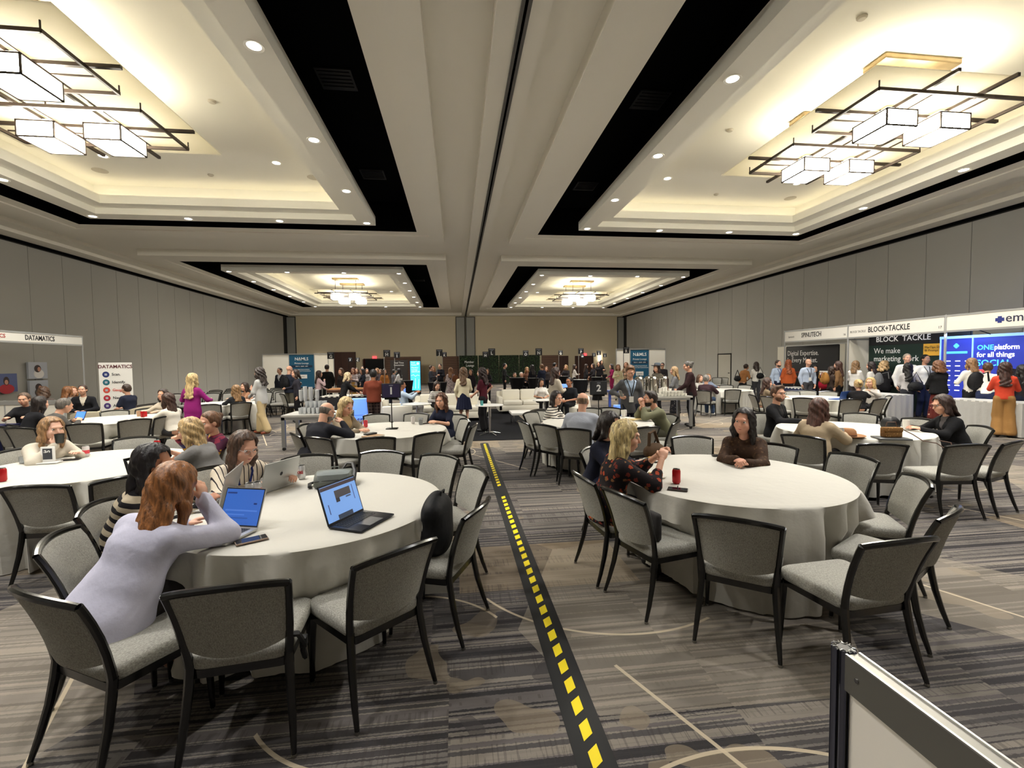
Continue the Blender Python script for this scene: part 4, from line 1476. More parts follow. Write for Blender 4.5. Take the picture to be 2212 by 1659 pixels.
def booth_right(i, label, name_txt, num, logo):
    y1, y0 = posts_y[i], posts_y[i + 1]
    t = thing('trade_booth', label, 'booth', (BX, (y0 + y1) / 2, 0)); c = -BX, -(y0 + y1) / 2
    L = lambda x, y: (x - BX, y - (y0 + y1) / 2)
    hw = (y1 - y0) / 2
    for yy in (-hw, hw - .02):
        post(0, yy, 2.93, t); post(BBK - BX, yy, 2.44, t)
    obj('fascia', MB().box((-.01, -hw + .03, 2.50), (.01, hw - .03, 2.865)), FASC, t)
    for z in (2.475, 2.89):
        obj('rail', MB().cbox((0, 0, z), (.04, 2 * hw, .045)), ALUM, t)
    for s_ in (-1, 1):
        obj('rail', MB().cbox(((BBK - BX) / 2, s_ * hw * .995, 2.89), (BBK - BX, .03, .04)), ALUM, t)
    n = 3
    for k in range(n if i else 7):
        w_ = 2 * hw / n
        obj('back_panel', MB().box((BBK - BX, -hw + k * w_ + .02, 0.05), (BBK - BX + .01, -hw + (k + 1) * w_ - .02, 2.4)), BPAN, t)
        obj('rail', MB().cbox((BBK - BX, -hw + (k + .5) * w_, 2.42), (.04, w_, .04)), ALUM, t)
    if i == 1:
        obj('side_panel', MB().box((.03, hw - .012, .05), (BBK - BX, hw, 2.4)), BPAN, t)
        obj('rail', MB().cbox(((BBK - BX) / 2, hw, 2.42), (BBK - BX, .03, .04)), ALUM, t)
    text(name_txt, .24, INKK, t, (-.013, .1, 2.685), RR, bold=.004, sx=.75) if name_txt else None
    if num:
        text(num, .10, INKK, t, (-.013, -hw + .13, 2.60), RR)
    if logo:
        text(logo, .10, mat('grey_ink', (110, 108, 104), .6), t, (-.013, hw - .38, 2.66), RR, sx=.8)
    return t


b1 = booth_right(0, 'white booth numbered 16 with the digital expertise banner', 'SPINUTECH', '16', 'Spinutech')
b2 = booth_right(1, 'white booth numbered 17 with the dark green banner', 'BLOCK+TACKLE', '17', 'BLOCK TACKLE')
b3 = booth_right(2, 'white booth with blue illuminated back walls', '', '', '')
text('emp', .29, NAVYI, b3, (-.013, GX(2173, 680, BX)[1] - (posts_y[2] + posts_y[3]) / 2, 2.70), RR, 'LEFT', bold=.002)
ly = GX(2161, 681, BX)[1] - (posts_y[2] + posts_y[3]) / 2
obj('logo', MB().lathe([(0, 0), (.10, 0), (.10, .004), (0, .004)], n=16, sx=.0, sy=1) if False else MB().cbox((-.014, ly, 2.68), (.006, .08, .16)).cbox((-.014, ly, 2.68), (.0055, .18, .08)), mat('logo_blue', (40, 52, 120), .5), b3)
# banners on the back walls
BLKB = mat('banner_black', (14, 14, 17), .6)
ba = GX(1697, 749, 13.35); bb = GX(1811, 745, 13.35)
t = thing('wall_banner', 'black rounded banner reading Digital Expertise in booth 16', 'banner', (13.35, (ba[1] + bb[1]) / 2, 0))
hwb = (ba[1] - bb[1]) / 2
obj('sheet', MB().rbox((0, -hwb, .02), (.08, hwb, ba[2]), .035), BLKB, t)
text('Digital Expertise.\nIn Every Market.', .27, INKW, t, (-.006, hwb - .12, ba[2] - .42), RR, 'LEFT', sx=.86)
text('Relevance That Drives Results', .08, mat('red_ink', (170, 54, 50), .6), t, (-.006, hwb - .35, ba[2] - 1.02), RR, 'LEFT')
obj('white_tile', MB().box((-.012, -hwb + .05, .9), (0, -hwb + .8, ba[2] - .95)), WHITE, t)
text('Performance\nThat Delivers', .08, INKK, t, (-.016, -hwb + .72, ba[2] - 1.15), RR, 'LEFT')
GREENB = mat('banner_green', (12, 40, 32), .6)
t = thing('wall_banner', 'tall dark green and black BLOCK TACKLE banner behind booth 17', 'banner', (13.75, 12.136, .109))
t.scale = (.9386, .9386, .9386)
obj('sheet', MB().box((0, -1.6, .05), (.02, 1.62, 2.24)), GREENB, t)
obj('header', MB().box((-.006, -1.6, 2.24), (.02, 1.62, 2.60)), BLKB, t)
obj('stand_pole', MB().tube([(.03, 1.63, 0), (.03, 1.63, 2.64)], .016, 6).tube([(.03, -1.61, 0), (.03, -1.61, 2.64)], .016, 6).tube([(.03, 1.63, 2.62), (.03, -1.61, 2.62)], .016, 6), BLKM, t)
text('BLOCK  TACKLE', .25, INKW, t, (-.008, .42, 2.43), RR, bold=.003)
text('We make\nmarketing work', .27, INKW, t, (-.003, 1.42, 1.90), RR, 'LEFT', sx=.9)
obj('yellow_tile', MB().box((-.02, -.98, 1.85), (-.004, -.3, 2.22)), mat('tile_yellow', (222, 168, 56), .6), t)
text('MarTips Day\nBI Prompt', .10, INKK, t, (-.022, -.34, 2.06), RR, 'LEFT')
BLUEB = mat('booth_blue', (28, 36, 128), .5, emit=.38, ecol=(.06, .10, .75))
t = thing('display_wall', 'blue illuminated display wall reading ONE platform for all things SOCIAL', 'display', (13.55, 10.05, .196))
t.scale = (.889, .889, .889)
obj('screen', MB().box((0, .42, .1), (.05, 1.30, 2.36)), BLUEB, t)
obj('screen', MB().box((0, -.92, .1), (.05, .40, 2.36)), BLUEB, t)
LBLU = mat('frame_lightblue', (150, 190, 240), .4, emit=.6, ecol=(.25, .5, 1.0))
for yy in (1.31, .41, -.93):
    obj('frame_post', MB().lathe([(.022, .0), (.022, 2.44)], (-.01, yy, 0), 8), LBLU, t)
obj('frame_rail', MB().box((-.03, -.95, 2.36), (.05, 1.33, 2.44)), LBLU, t)
CYANI = mat('cyan_ink', (70, 190, 250), .5, emit=.9, ecol=(.1, .55, 1.0))
GLOWW = mat('white_glow_ink', (245, 246, 255), .5, emit=.8)
text('ONE', .20, CYANI, t, (-.006, .30, 2.06), RR, 'LEFT', bold=.004)
text('platform', .20, GLOWW, t, (-.006, -.13, 2.06), RR, 'LEFT', bold=.004, sx=.86)
text('for all things', .20, GLOWW, t, (-.006, .30, 1.85), RR, 'LEFT', bold=.004, sx=.92)
text('SOCIAL', .25, CYANI, t, (-.006, .30, 1.61), RR, 'LEFT', bold=.004)
obj('pill', MB().rbox((-.014, -.02, 1.33), (-.002, .32, 1.43), .005), mat('pill_red', (230, 80, 80), .5, emit=.5), t)
obj('pill', MB().rbox((-.014, .55, 1.90), (-.002, 1.17, 1.97), .005), CYANI, t)
for r_ in range(7):
    for k in range(3):
        obj('sponsor_mark', MB().box((-.006, 1.15 - k * .27 - .14, 1.66 - r_ * .15), (-.001, 1.15 - k * .27, 1.69 - r_ * .15)), GLOWW, t)
obj('emblem', MB().cbox((-.006, .86, 2.14), (.006, .10, .10)).cbox((-.006, .86, 2.14), (.005, .15, .05)).cbox((-.006, .86, 2.14), (.005, .05, .15)), CYANI, t)
# printed portrait on the screen: hair and face as flat shapes of the print
_pf = lambda pts, x: MB().add([(x, y, z) for y, z in pts], [tuple(range(len(pts)))])
ell = lambda cy, cz, a, b, n=20: [(cy + a * math.cos(k * 2 * math.pi / n), cz + b * math.sin(k * 2 * math.pi / n)) for k in range(n)]
obj('portrait_print', _pf(ell(-.55, .95, .34, .52), -.004), mat('print_hair', (34, 24, 30), .6), t)
obj('portrait_print', _pf(ell(-.55, 1.0, .19, .28), -.006), mat('print_face', (216, 160, 150), .6), t)
boom = MB().tube([(13.45, 9.95, 2.36), (13.25, 10.3, 2.58)], .012, 6).cbox((13.2, 10.38, 2.6), (.08, .28, .05), -.5)
tag(obj('spot_arm', boom, BLKM), 'small black clip light arm over the blue display wall', 'clip light')
blamp = bpy.data.lights.new('booth_blue_lamp', 'AREA'); blamp.energy = 16; blamp.color = (.35, .55, 1.0); blamp.size = .6
bl_ = link('booth_blue_lamp', blamp, bpy.data.objects['spot_arm'], (13.1, 10.4, 2.6)); bl_.rotation_euler = (0, math.radians(-60), 0)


def skirt_table(name, label, x0, x1, y0, y1, h, m, mtop=None, cat='table'):
    t = thing(name, label, cat, ((x0 + x1) / 2, (y0 + y1) / 2, 0))
    w_, d_ = (x1 - x0) / 2, (y1 - y0) / 2
    obj('tabletop', MB().box((-w_, -d_, h - .03), (w_, d_, h)), mtop or m, t)
    pts = []
    per = [(-w_, -d_), (w_, -d_), (w_, d_), (-w_, d_)]
    for i in range(4):
        a, b = per[i], per[(i + 1) % 4]; L = math.hypot(b[0] - a[0], b[1] - a[1]); n = max(6, int(L / .05))
        nx, ny = (b[1] - a[1]) / L, -(b[0] - a[0]) / L
        for k in range(n):
            u = k / n; o = .014 * math.sin(k * 1.9 + i)
            pts.append((a[0] + (b[0] - a[0]) * u, a[1] + (b[1] - a[1]) * u, nx * o, ny * o))
    vs = []; n = len(pts)
    for z, am in ((h, .2), (h * .7, .7), (.02, 1.4)):
        vs += [(x + ox * am, y + oy * am, z) for x, y, ox, oy in pts]
    fs = [(i * n + k, (i + 1) * n + k, (i + 1) * n + (k + 1) % n, i * n + (k + 1) % n) for i in (0, 1) for k in range(n)]
    obj('table_skirt', MB().add(vs, fs), m, t)
    return t


SILV = cloth((186, 186, 184), 600, .2, .5, .08, 'satin')
skirt_table('booth_table', 'booth table under silver satin cloth before the blue display', 12.15, 13.1, 8.35, 10.0, .76, SILV, WHITEP)
skirt_table('booth_table', 'booth table under silver satin cloth beside booth 17', 11.9, 12.7, 11.2, 12.6, .76, SILV, WHITEP)
skirt_table('booth_table', 'white topped table at the digital expertise booth', 12.0, 12.8, 14.6, 16.0, .76, mat('navy_drape', (30, 40, 78), .8), WHITEP)
skirt_table('booth_table', 'table draped in navy cloth beside the grey suit', -9.85, -8.15, 8.75, 9.55, .75, cloth((26, 28, 62), 500, .1), None)

# ------------------------------------------------------------------ left booth
t = thing('trade_booth', 'white booth with DATAMATICS fascia beside the roll-up banner', 'booth', (-11.5, 14.1, 0))
ye = 15.62 - 14.1
obj('fascia', MB().box((-.01, -1.6, 2.50), (.01, ye, 2.72)), FASC, t)
for z in (2.475, 2.745):
    obj('rail', MB().cbox((0, (ye - 1.6) / 2, z), (.04, ye + 1.6, .04)), ALUM, t)
for x_, y_ in ((0, ye), (-3.1, ye), (-3.1, -1.6), (0, -1.6)):
    post(x_, y_, 2.75, t)
obj('rail', MB().cbox((-1.55, ye, 2.745), (3.1, .03, .04)), ALUM, t)
yb_ = [-1.6, -.55, .47, ye]
for k in range(3):
    obj('back_panel', MB().box((-3.1, yb_[k] + .03, .05), (-3.09, yb_[k + 1] - .03, 2.27)), BPAN, t)
    obj('panel_post', MB().lathe([(.022, 0), (.022, 2.3)], (-3.08, yb_[k], 0), 8), ALUM, t)
obj('rail', MB().cbox((-3.08, 0, 2.29), (.04, ye + 1.6, .04)), ALUM, t)
text('DATAMATICS', .19, INKK, t, (.013, GX(86, 731, -11.5)[1] - 14.1, 2.61), RL, bold=.004, sx=.78)
text('DATAMATICS', .14, mat('red_ink', (170, 54, 50), .6), t, (.013, GX(4, 727, -11.5)[1] - 14.1 - .35, 2.62), RL, bold=.002)
# printed posters
def poster(label, yc, z0, z1, hw, cols):
    p = thing('poster', label, 'poster', (-14.56, yc, 0))
    obj('sheet', MB().box((-.06, -hw, z0), (.006, hw, z1)), cols[0], p)
    return p


PGREY = mat('poster_grey', (176, 180, 190), .6); PBLUE = mat('poster_blue', (84, 96, 140), .6)
pa = GX(82, 798, -14.56)[1]
hair_i, face_i, coat_i, red_i = mat('print_hair2', (52, 32, 28), .6), mat('print_face2', (196, 140, 116), .6), mat('print_coat', (222, 218, 214), .6), mat('print_red', (176, 34, 48), .6)
for z0, z1, lab, cc in ((1.42, 2.0, 'upper poster of a curly-haired person in white inside the booth', coat_i), (.76, 1.36, 'lower poster of a dark-haired person in a suit inside the booth', mat('print_suit', (64, 54, 50), .6))):
    p = poster(lab, pa, z0, z1, .36, (PGREY,))
    zz = (z0 + z1) / 2
    obj('portrait_print', MB().add([(.008, y, z) for y, z in ell(.02, zz - .12, .2, .16)], [tuple(range(20))]), cc, p)
    obj('portrait_print', MB().add([(.009, y, z) for y, z in ell(-.02, zz + .06, .13, .13)], [tuple(range(20))]), hair_i, p)
    obj('portrait_print', MB().add([(.010, y, z) for y, z in ell(.03, zz + .04, .06, .08)], [tuple(range(20))]), face_i, p)
p2 = GX(10, 826, -14.56)[1]
p = poster('poster of a person in red on a blue ground inside the booth', p2, 1.02, 1.62, .42, (PBLUE,))
obj('portrait_print', MB().add([(.008, y, z) for y, z in ell(.05, 1.12, .26, .16)], [tuple(range(20))]), red_i, p)
obj('portrait_print', MB().add([(.009, y, z) for y, z in ell(.05, 1.38, .10, .14)], [tuple(range(20))]), hair_i, p)
obj('portrait_print', MB().add([(.010, y, z) for y, z in ell(.05, 1.34, .06, .08)], [tuple(range(20))]), face_i, p)
# half wall and lounge chairs before it
t = thing('half_wall', 'white waist-high partition in front of the DATAMATICS booth', 'partition', (-10.4, 12.3, 0), math.radians(-6))
obj('panel', MB().box((-1.9, -.01, .06), (.96, .01, .90)), FASC, t)
obj('rail', MB().box((-1.9, -.025, .90), (.98, .025, 1.0)), ALUM, t)
for x_ in (-1.9, -.45, .98):
    post(x_, 0, 1.01, t)
text('DATAMATICS', .09, INKK, t, (.12, -.013, .74), bold=.002)
TUB = cloth((188, 178, 156), 300, .1)


def tub_chair(label, x, y, rz):
    t = thing('tub_chair', label, 'armchair', (x, y, 0), rz)
    n = 18; vs = []; fs = []
    for (r_, z) in ((.30, .30), (.33, .30), (.36, .55), (.35, .72), (.31, .73), (.28, .55), (.27, .42)):
        for k in range(n + 1):
            a = math.pi * (-.12 + 1.24 * k / n) + math.pi
            hh = z if z < .5 else z - .13 * (abs(k / n - .5) * 2) ** 2
            vs.append((r_ * math.cos(a), r_ * math.sin(a), hh))
    for i in range(6):
        fs += [(i * (n + 1) + k, i * (n + 1) + k + 1, (i + 1) * (n + 1) + k + 1, (i + 1) * (n + 1) + k) for k in range(n)]
    obj('shell', MB().add(vs, fs), TUB, t)
    obj('seat', rings(MB(), outline(.27, .27, .30, -.25, .12), [(1, .30), (1, .40), (.95, .44), (.6, .45)]), TUB, t)
    for sx in (-1, 1):
        for sy in (-1, 1):
            obj('leg', MB().tube([(sx * .2, sy * .2, .30), (sx * .23, sy * .23, 0)], .016, 6), BLKM, t)


tub_chair('beige tub chair under the man in the black suit', -9.75, 13.15, math.radians(200))
tub_chair('beige tub chair under the man in the navy polo', -8.6, 13.45, math.radians(80))
tub_chair('empty beige tub chair beside the white half wall', -8.9, 12.2, math.radians(30))
# roll-up banner
ra = GY(215, 785, 14.3); rb_ = GY(282, 785, 14.3)
t = thing('rollup_banner', 'white DATAMATICS roll-up banner with six round icons', 'banner', ((ra[0] + rb_[0]) / 2, 14.3, 0), math.radians(8))
bw_ = (rb_[0] - ra[0]) / 2
obj('sheet', MB().box((-bw_, 0, .1), (bw_, .006, 1.92)), WHITE, t)
obj('base', MB().rbox((-bw_ - .02, -.09, 0), (bw_ + .02, .09, .10), .02), ALU, t)
obj('pole', MB().tube([(0, .03, .08), (0, .03, 1.9)], .012, 6), ALU, t)
text('DATAMATICS', .135, mat('brown_ink', (96, 44, 50), .6), t, (0, -.004, 1.80), bold=.003)
for k, (w_, cl) in enumerate((('Scan.', (36, 50, 110)), ('Identify.', (34, 104, 120)), ('Gauge.', (206, 76, 60)), ('Neutralize.', (178, 40, 56)), ('Act.', (66, 44, 110)), ('Learn.', (30, 30, 56)))):
    z_ = 1.58 - k * .225; mi_ = mat('icon_%d' % k, cl, .5)
    ic = obj('icon', MB().add([(x, -.004, z) for x, z in ell(-bw_ + .17, z_, .085, .085)], [tuple(range(20))]), mi_, t)
    obj('icon_mark', MB().box((-bw_ + .14, -.007, z_ - .03), (-bw_ + .20, -.0045, z_ + .03)), PGREY, ic)
    text(w_, .105, mi_ if k == 2 else INKK, t, (-bw_ + .31, -.004, z_), align='LEFT', bold=.0015)

# ------------------------------------------------------------------ meeting booths, hedge, wood screens at the far end
TEAL = mat('banner_teal', (12, 82, 112), .6); TEALD = mat('banner_dark_teal', (10, 40, 66), .6)


def meeting_booth(label, x, y, bw, left_w, right_w, ry):
    t = thing('meeting_booth', label, 'booth', (x, y, 0), ry)
    obj('banner', MB().box((0, -.01, .03), (bw, .02, 2.40)), TEAL, t)
    for k, xx in enumerate((-left_w, 0, bw, bw + right_w)):
        post(xx, 0 if 0 < k < 3 else .35 * (k == 3), 2.46, t)
    obj('rail', MB().box((-left_w, -.03, 2.41), (bw, .03, 2.47)), ALU, t)
    if left_w > .1:
        obj('side_panel', MB().box((-left_w, 0, .03), (-.03, .02, 2.40)), BPAN, t)
    obj('side_panel', MB().slab((bw + .03, 0, .03), (bw + right_w, .35, .03), (bw + right_w, .35, 2.40), (bw + .03, 0, 2.40), .01), BPAN, t)
    obj('rail', MB().slab((bw + .03, -.02, 2.41), (bw + right_w, .33, 2.41), (bw + right_w, .33, 2.47), (bw + .03, -.02, 2.47), .04), ALU, t)
    text('N\u0394MLS', .24, INKW, t, (bw / 2, -.014, 2.15), bold=.002)
    text('Private Lounge', .13, INKW, t, (bw / 2, -.014, 1.90))
    obj('band', MB().box((bw * .08, -.014, 1.66), (bw * .92, -.011, 1.79)), TEALD, t)
    text('MAY 5  10AM - 5PM', .08, INKW, t, (bw / 2, -.017, 1.725))
    text('Providing homeowners\nResearch and Connections', .09, INKW, t, (bw / 2, -.014, 1.50))
    lb = obj('logo_tile', MB().box((bw * .3, -.014, 1.02), (bw * .7, -.011, 1.24)), WHITE, t)
    text('sponsor', .09, INKK, t, (bw / 2, -.017, 1.13))
    return t


meeting_booth('teal lounge banner booth near the pale denim jacket', -9.62, 27.7, 1.40, 1.45, 1.0, 0)
meeting_booth('teal lounge banner booth behind the coffee urns', 9.2, 23.2, 1.06, .78, 1.12, math.radians(2))

WOOD = mat('rustic_wood', (84, 56, 40), .7)
_d = ND(WOOD); _c = _d.co(); _x, _y, _z = _d.sep(_c)
_d.l.new(_d.mix(_d.noise(_d.xyz(_d.m('MULTIPLY', _x, 1.5), _y, _d.m('MULTIPLY', _z, 40.0)), 1, 3), (*lin((52, 34, 26)), 1), (*lin((106, 74, 54)), 1)), _d.b.inputs['Base Color'])


def wood_screen(label, x0, x1, y):
    t = thing('wood_screen', label, 'screen', ((x0 + x1) / 2, y, 0)); w_ = (x1 - x0) / 2
    obj('frame', MB().box((-w_, .03, 0), (w_, .08, 2.42)), mat('screen_dark', (34, 22, 17), .8), t)
    rnd = random.Random(int(x0 * 10)); n = 12
    pl = MB().box((-w_, 0, .01), (w_, .03, 2.42 / n - .008)).mesh('plank', WOOD, False)
    for k in range(n):
        o = link('plank', pl, t, (0, rnd.uniform(-.012, .0), k * 2.42 / n))
    return t


wood_screen('rustic plank screen beside the dark open doorway', -6.0, -3.0, 39.6)
wood_screen('rustic plank screen between the hedge wall and sign K', -1.15, .25, 39.3)
wood_screen('rustic plank screen between sign N and the mahogany door', 7.4, 8.95, 38.9)
HEDGE = mat('hedge_leaf', (34, 54, 30), .8)
_d = ND(HEDGE); _d.l.new(_d.ramp(_d.noise(_d.co(), 30, 4), [(.3, (22, 40, 20)), (.5, (44, 68, 38)), (.75, (74, 96, 54))], 'LINEAR'), _d.b.inputs['Base Color'])


def hedge_panel(label, x0, x1, y):
    t = thing('hedge_panel', label, 'hedge wall', ((x0 + x1) / 2, y, 0)); w_ = (x1 - x0) / 2
    obj('backing', MB().box((-w_, .02, 0), (w_, .10, 2.46)), mat('hedge_back', (18, 26, 16), .9), t)
    rnd = random.Random(int(x0 * 7) + 3); m = MB()
    for k in range(int(w_ * 2 * 520)):
        x, z = rnd.uniform(-w_, w_), rnd.uniform(.02, 2.44); s_ = rnd.uniform(.03, .06); a = rnd.uniform(0, 6.28); tl = rnd.uniform(-.6, .6)
        ca, sa = math.cos(a) * s_, math.sin(a) * s_
        y0 = rnd.uniform(-.05, .01)
        m.add([(x - ca, y0 + .02, z - sa), (x + sa * .5, y0 + tl * .04, z - ca * .5), (x + ca, y0 - .02, z + sa), (x - sa * .5, y0 - tl * .04, z + ca * .5)], [(0, 1, 2, 3)])
    lf = obj('foliage', m, HEDGE, t); lf['kind'] = 'stuff'
    return t


h1 = hedge_panel('green hedge panel with Member Lounge lettering', .28, 1.85, 39.0)
text('Member\n  Lounge', .30, INKW, h1, (0.05, -.07, 1.75), sx=.8)
hedge_panel('plain green hedge panel behind signs M and L', 1.92, 3.65, 39.0)
hedge_panel('plain green hedge panel behind sign O', 3.70, 5.40, 39.0)
hedge_panel('plain green hedge panel behind sign N', 5.45, 7.25, 39.0)

CYAN = mat('totem_screen', (40, 176, 232), .4, emit=1.5, ecol=(.06, .55, .95))
tx = GY(897, 800, 27)[0]
t = thing('screen_totem', 'tall glowing cyan screen totem beside the plank screen', 'screen', (tx, 27, 0))
obj('screen', MB().box((-.28, -.03, .25), (.28, 0, 1.95)), CYAN, t)
obj('housing', MB().rbox((-.31, 0, 0), (.31, .08, 1.98), .015), BLK, t)
text('Real\nEstate', .12, GLOWW, t, (-.22, -.034, 1.80), align='LEFT')
text('Member\nLounge\nSERVICES', .12, GLOWW, t, (-.22, -.034, 1.45), align='LEFT')
obj('emblem', MB().add([(x, -.034, z) for x, z in ell(.16, 1.81, .07, .07)], [tuple(range(20))]), GLOWW, t)
obj('graphic', MB().tube([(-.24, -.034, 1.1), (-.1, -.034, 1.16), (0, -.034, 1.06), (.12, -.034, 1.14), (.24, -.034, 1.1)], .012, 5).tube([(-.2, -.034, .9), (-.16, -.034, .35)], .012, 5).tube([(0, -.034, .95), (.0, -.034, .35)], .012, 5).tube([(.2, -.034, .9), (.16, -.034, .35)], .012, 5), GLOWW, t)
t = thing('menu_board', 'dark poster board leaning before the plank screen', 'board', (GY(862, 800, 30)[0], 30, 0))
obj('panel', MB().box((-.55, 0, .5), (.55, .03, 2.05)), mat('board_dark', (30, 24, 22), .6), t)
obj('leg', MB().tube([(-.5, .04, 0), (-.5, .04, .6)], .02, 6).tube([(.5, .04, 0), (.5, .04, .6)], .02, 6), BLKM, t)
text('Real Time\nResources', .15, INKW, t, (0, -.004, 1.8))
for k in range(4):
    obj('menu_line', MB().box((-.4, -.006, 1.35 - k * .16), (.1, -.001, 1.39 - k * .16)), mat('menu_teal', (70, 130, 130), .6), t)

# ------------------------------------------------------------------ letter signs on poles
PLATE = mat('sign_black', (22, 22, 26), .5)
for L_, px, py, wpx, tall in (('D', 575.5, 778, 8.5, 0), ('A', 614, 778, 9, 0), ('G', 714.5, 768, 13.6, 0), ('E', 694.5, 777, 8, 0), ('F', 756.5, 777, 8, 0), ('C', 772.5, 777, 8.5, 0), ('H', 835.5, 763.5, 14, 0), ('I', 857.5, 767, 12.5, 0),
                              ('J', 949, 762, 13.4, 0), ('K', 960, 766, 10, 0), ('M', 1048.5, 766, 12.2, 0), ('L', 1062.2, 760.5, 15, 0), ('O', 1135.6, 763.5, 12.2, 0), ('N', 1163.8, 760, 14.6, 0), ('Q', 1211, 762, 9.5, 0),
                              ('P', 1255, 758.5, 12, 0), ('W', 1258, 769, 8, 0), ('T', 1283, 766.5, 7.5, 0), ('S', 1293.4, 762.5, 9.6, 0), ('X', 1306.5, 767.5, 7, 0), ('U', 1338.5, 766.5, 7.5, 0), ('R', 1352.6, 756.5, 13.6, 0), ('Z', 1355.8, 768, 7, 0)):
    Y_ = min(36.0, .30 * F_PX / wpx); x_, _, z_ = GY(px, py, Y_)
    t = thing('letter_sign', 'black square sign with white letter %s on a slim pole' % L_, 'sign', (x_, Y_, 0))
    obj('plate', MB().box((-.15, -.012, z_ - .155), (.15, .012, z_ + .155)), PLATE, t)
    obj('pole', MB().tube([(-.13, .02, .02), (-.13, .02, z_ + .155)], .014, 6), ALU if L_ in 'GHIJKPQS' else BLKM, t)
    obj('base', MB().lathe([(0, 0), (.17, 0), (.17, .012), (.03, .02), (0, .02)], (-.13, .02, 0), 16), BLKM, t)
    text(L_, .19, INKW, t, (0, -.015, z_ - .055), bold=.006)
    obj('caption_line', MB().box((-.11, -.0145, z_ + .10), (.11, -.0125, z_ + .115)).box((-.045, -.0145, z_ + .055), (.045, -.0125, z_ + .07)), PGREY, t)

# ------------------------------------------------------------------ tall draped tables of the far hall
SPAN = cloth((24, 23, 25), 500, .08)
for i_, (px, py, wpx, Y_) in enumerate(((945, 838, 42, 17.5), (1117, 822, 36, 21.5), (1152, 826, 25, 20.5), (1253, 828, 32, 17.8), (1290, 818, 26, 20.5), (1217, 822, 22, 22.5), (1306, 812, 12, 25), (880, 834, 26, 20))):
    x_ = GY(px, py, Y_)[0]; r_ = wpx * Y_ / F_PX / 2
    t = thing('cocktail_table', 'tall black draped table ' + ['under the two suits at sign J', 'before the green hedge wall', 'beside the navy suit', 'with small cups at sign P', 'at sign S', 'under sign Q', 'beside the magenta jumpsuit', 'beside the cyan totem'][i_], 'table', (x_, Y_, 0), 0, 'tall black draped tables')
    obj('tabletop', MB().lathe([(0, 1.05), (r_, 1.05), (r_, 1.075), (0, 1.075)], n=24), BLK, t)
    obj('drape', MB().lathe([(r_ * .98, 1.05), (r_ * .72, .6), (r_ * .66, .45), (r_ * .85, .05), (r_ * .9, .01)], n=24), SPAN, t)

# ------------------------------------------------------------------ lounge
LEATH = mat('white_leather', (224, 219, 204), .45)
_d = ND(LEATH); _d.bump(_d.noise(_d.co(), 5, 3), .15, .02)
RUG = mat('black_rug', (34, 34, 36), .95, spec=.05)
_d = ND(RUG); _d.bump(_d.noise(_d.co(), 200, 2), .4, .01)
tag(obj('rug', MB().box((-1.6, 10.3, .0), (2.05, 17.4, .012)), RUG), 'plain black rug under the white lounge furniture', 'rug')


def sofa(label, x, y, rz, n=3, arm=True):
    t = thing('sofa', label, 'sofa', (x, y, 0), rz); w_ = .68 * n / 2
    obj('base', MB().rbox((-w_ - (.16 if arm else 0), -.40, .10), (w_ + (.16 if arm else 0), .42, .30), .02), LEATH, t)
    for k in range(n):
        x0 = -w_ + k * .68
        obj('seat_cushion', MB().rbox((x0 + .01, -.30, .29), (x0 + .67, .42, .46), .04, 3), LEATH, t)
        obj('back_cushion', MB().rbox((x0 + .01, -.42, .44), (x0 + .67, -.22, .82), .05, 3), LEATH, t)
    if arm:
        for s_ in (-1, 1):
            obj('armrest', MB().rbox((s_ * (w_ + .09) - .08, -.42, .10), (s_ * (w_ + .09) + .08, .42, .60), .035, 3), LEATH, t)
    obj('backrest', MB().rbox((-w_ - (.16 if arm else 0), -.50, .10), (w_ + (.16 if arm else 0), -.40, .76), .03), LEATH, t)
    for sx in (-1, 1):
        for sy in (-.36, .36):
            obj('leg', MB().tube([(sx * (w_ + .05), sy, 0), (sx * (w_ + .05), sy, .12)], .018, 6), CHROME, t)
    return t


sofa('three-seat cream leather sofa behind the coffee table', 2.62, 16.0, math.pi, 3)
sofa('cream leather sofa under the striped-top woman', -.15, 14.3, math.pi, 3)
sofa('white leather armchair holding the lounging man', -1.75, 13.5, math.radians(-80), 1)
t = thing('round_armchair', 'rounded white leather armchair under the black polo', 'armchair', (GY(1240, 850, 13.3)[0], 13.3, 0), math.radians(140))
n = 20; vs = []; fs = []
for r_, z in ((.40, .08), (.46, .08), (.50, .50), (.46, .78), (.38, .80), (.33, .55), (.32, .42)):
    for k in range(n + 1):
        a = math.pi * (-.1 + 1.2 * k / n) + math.pi
        vs.append((r_ * math.cos(a), r_ * math.sin(a), z if z < .5 else z - .2 * (abs(k / n - .5) * 2) ** 2))
for i in range(6):
    fs += [(i * (n + 1) + k, i * (n + 1) + k + 1, (i + 1) * (n + 1) + k + 1, (i + 1) * (n + 1) + k) for k in range(n)]
obj('shell', MB().add(vs, fs), LEATH, t)
obj('seat', rings(MB(), outline(.36, .36, .40, -.35, .2), [(1, .10), (1, .38), (.96, .44), (.6, .46)]), LEATH, t)


def pedestal_table(label, x, y, r_, h):
    t = thing('pedestal_table', label, 'table', (x, y, 0))
    obj('tabletop', MB().lathe([(0, h - .025), (r_ - .01, h - .025), (r_, h - .015), (r_, h - .006), (r_ - .005, h), (0, h)], n=40), WHITEP, t)
    obj('column', MB().lathe([(.035, .05), (.03, .1), (.03, h - .03), (.06, h - .026)], n=14), CHROME, t)
    for k in range(4):
        a = k * math.pi / 2 + .5
        obj('foot', MB().tube([(0, 0, .07), (.12 * math.cos(a), .12 * math.sin(a), .055), (.30 * math.cos(a), .30 * math.sin(a), .016)], [.02, .018, .012], 8), CHROME, t)
    return t


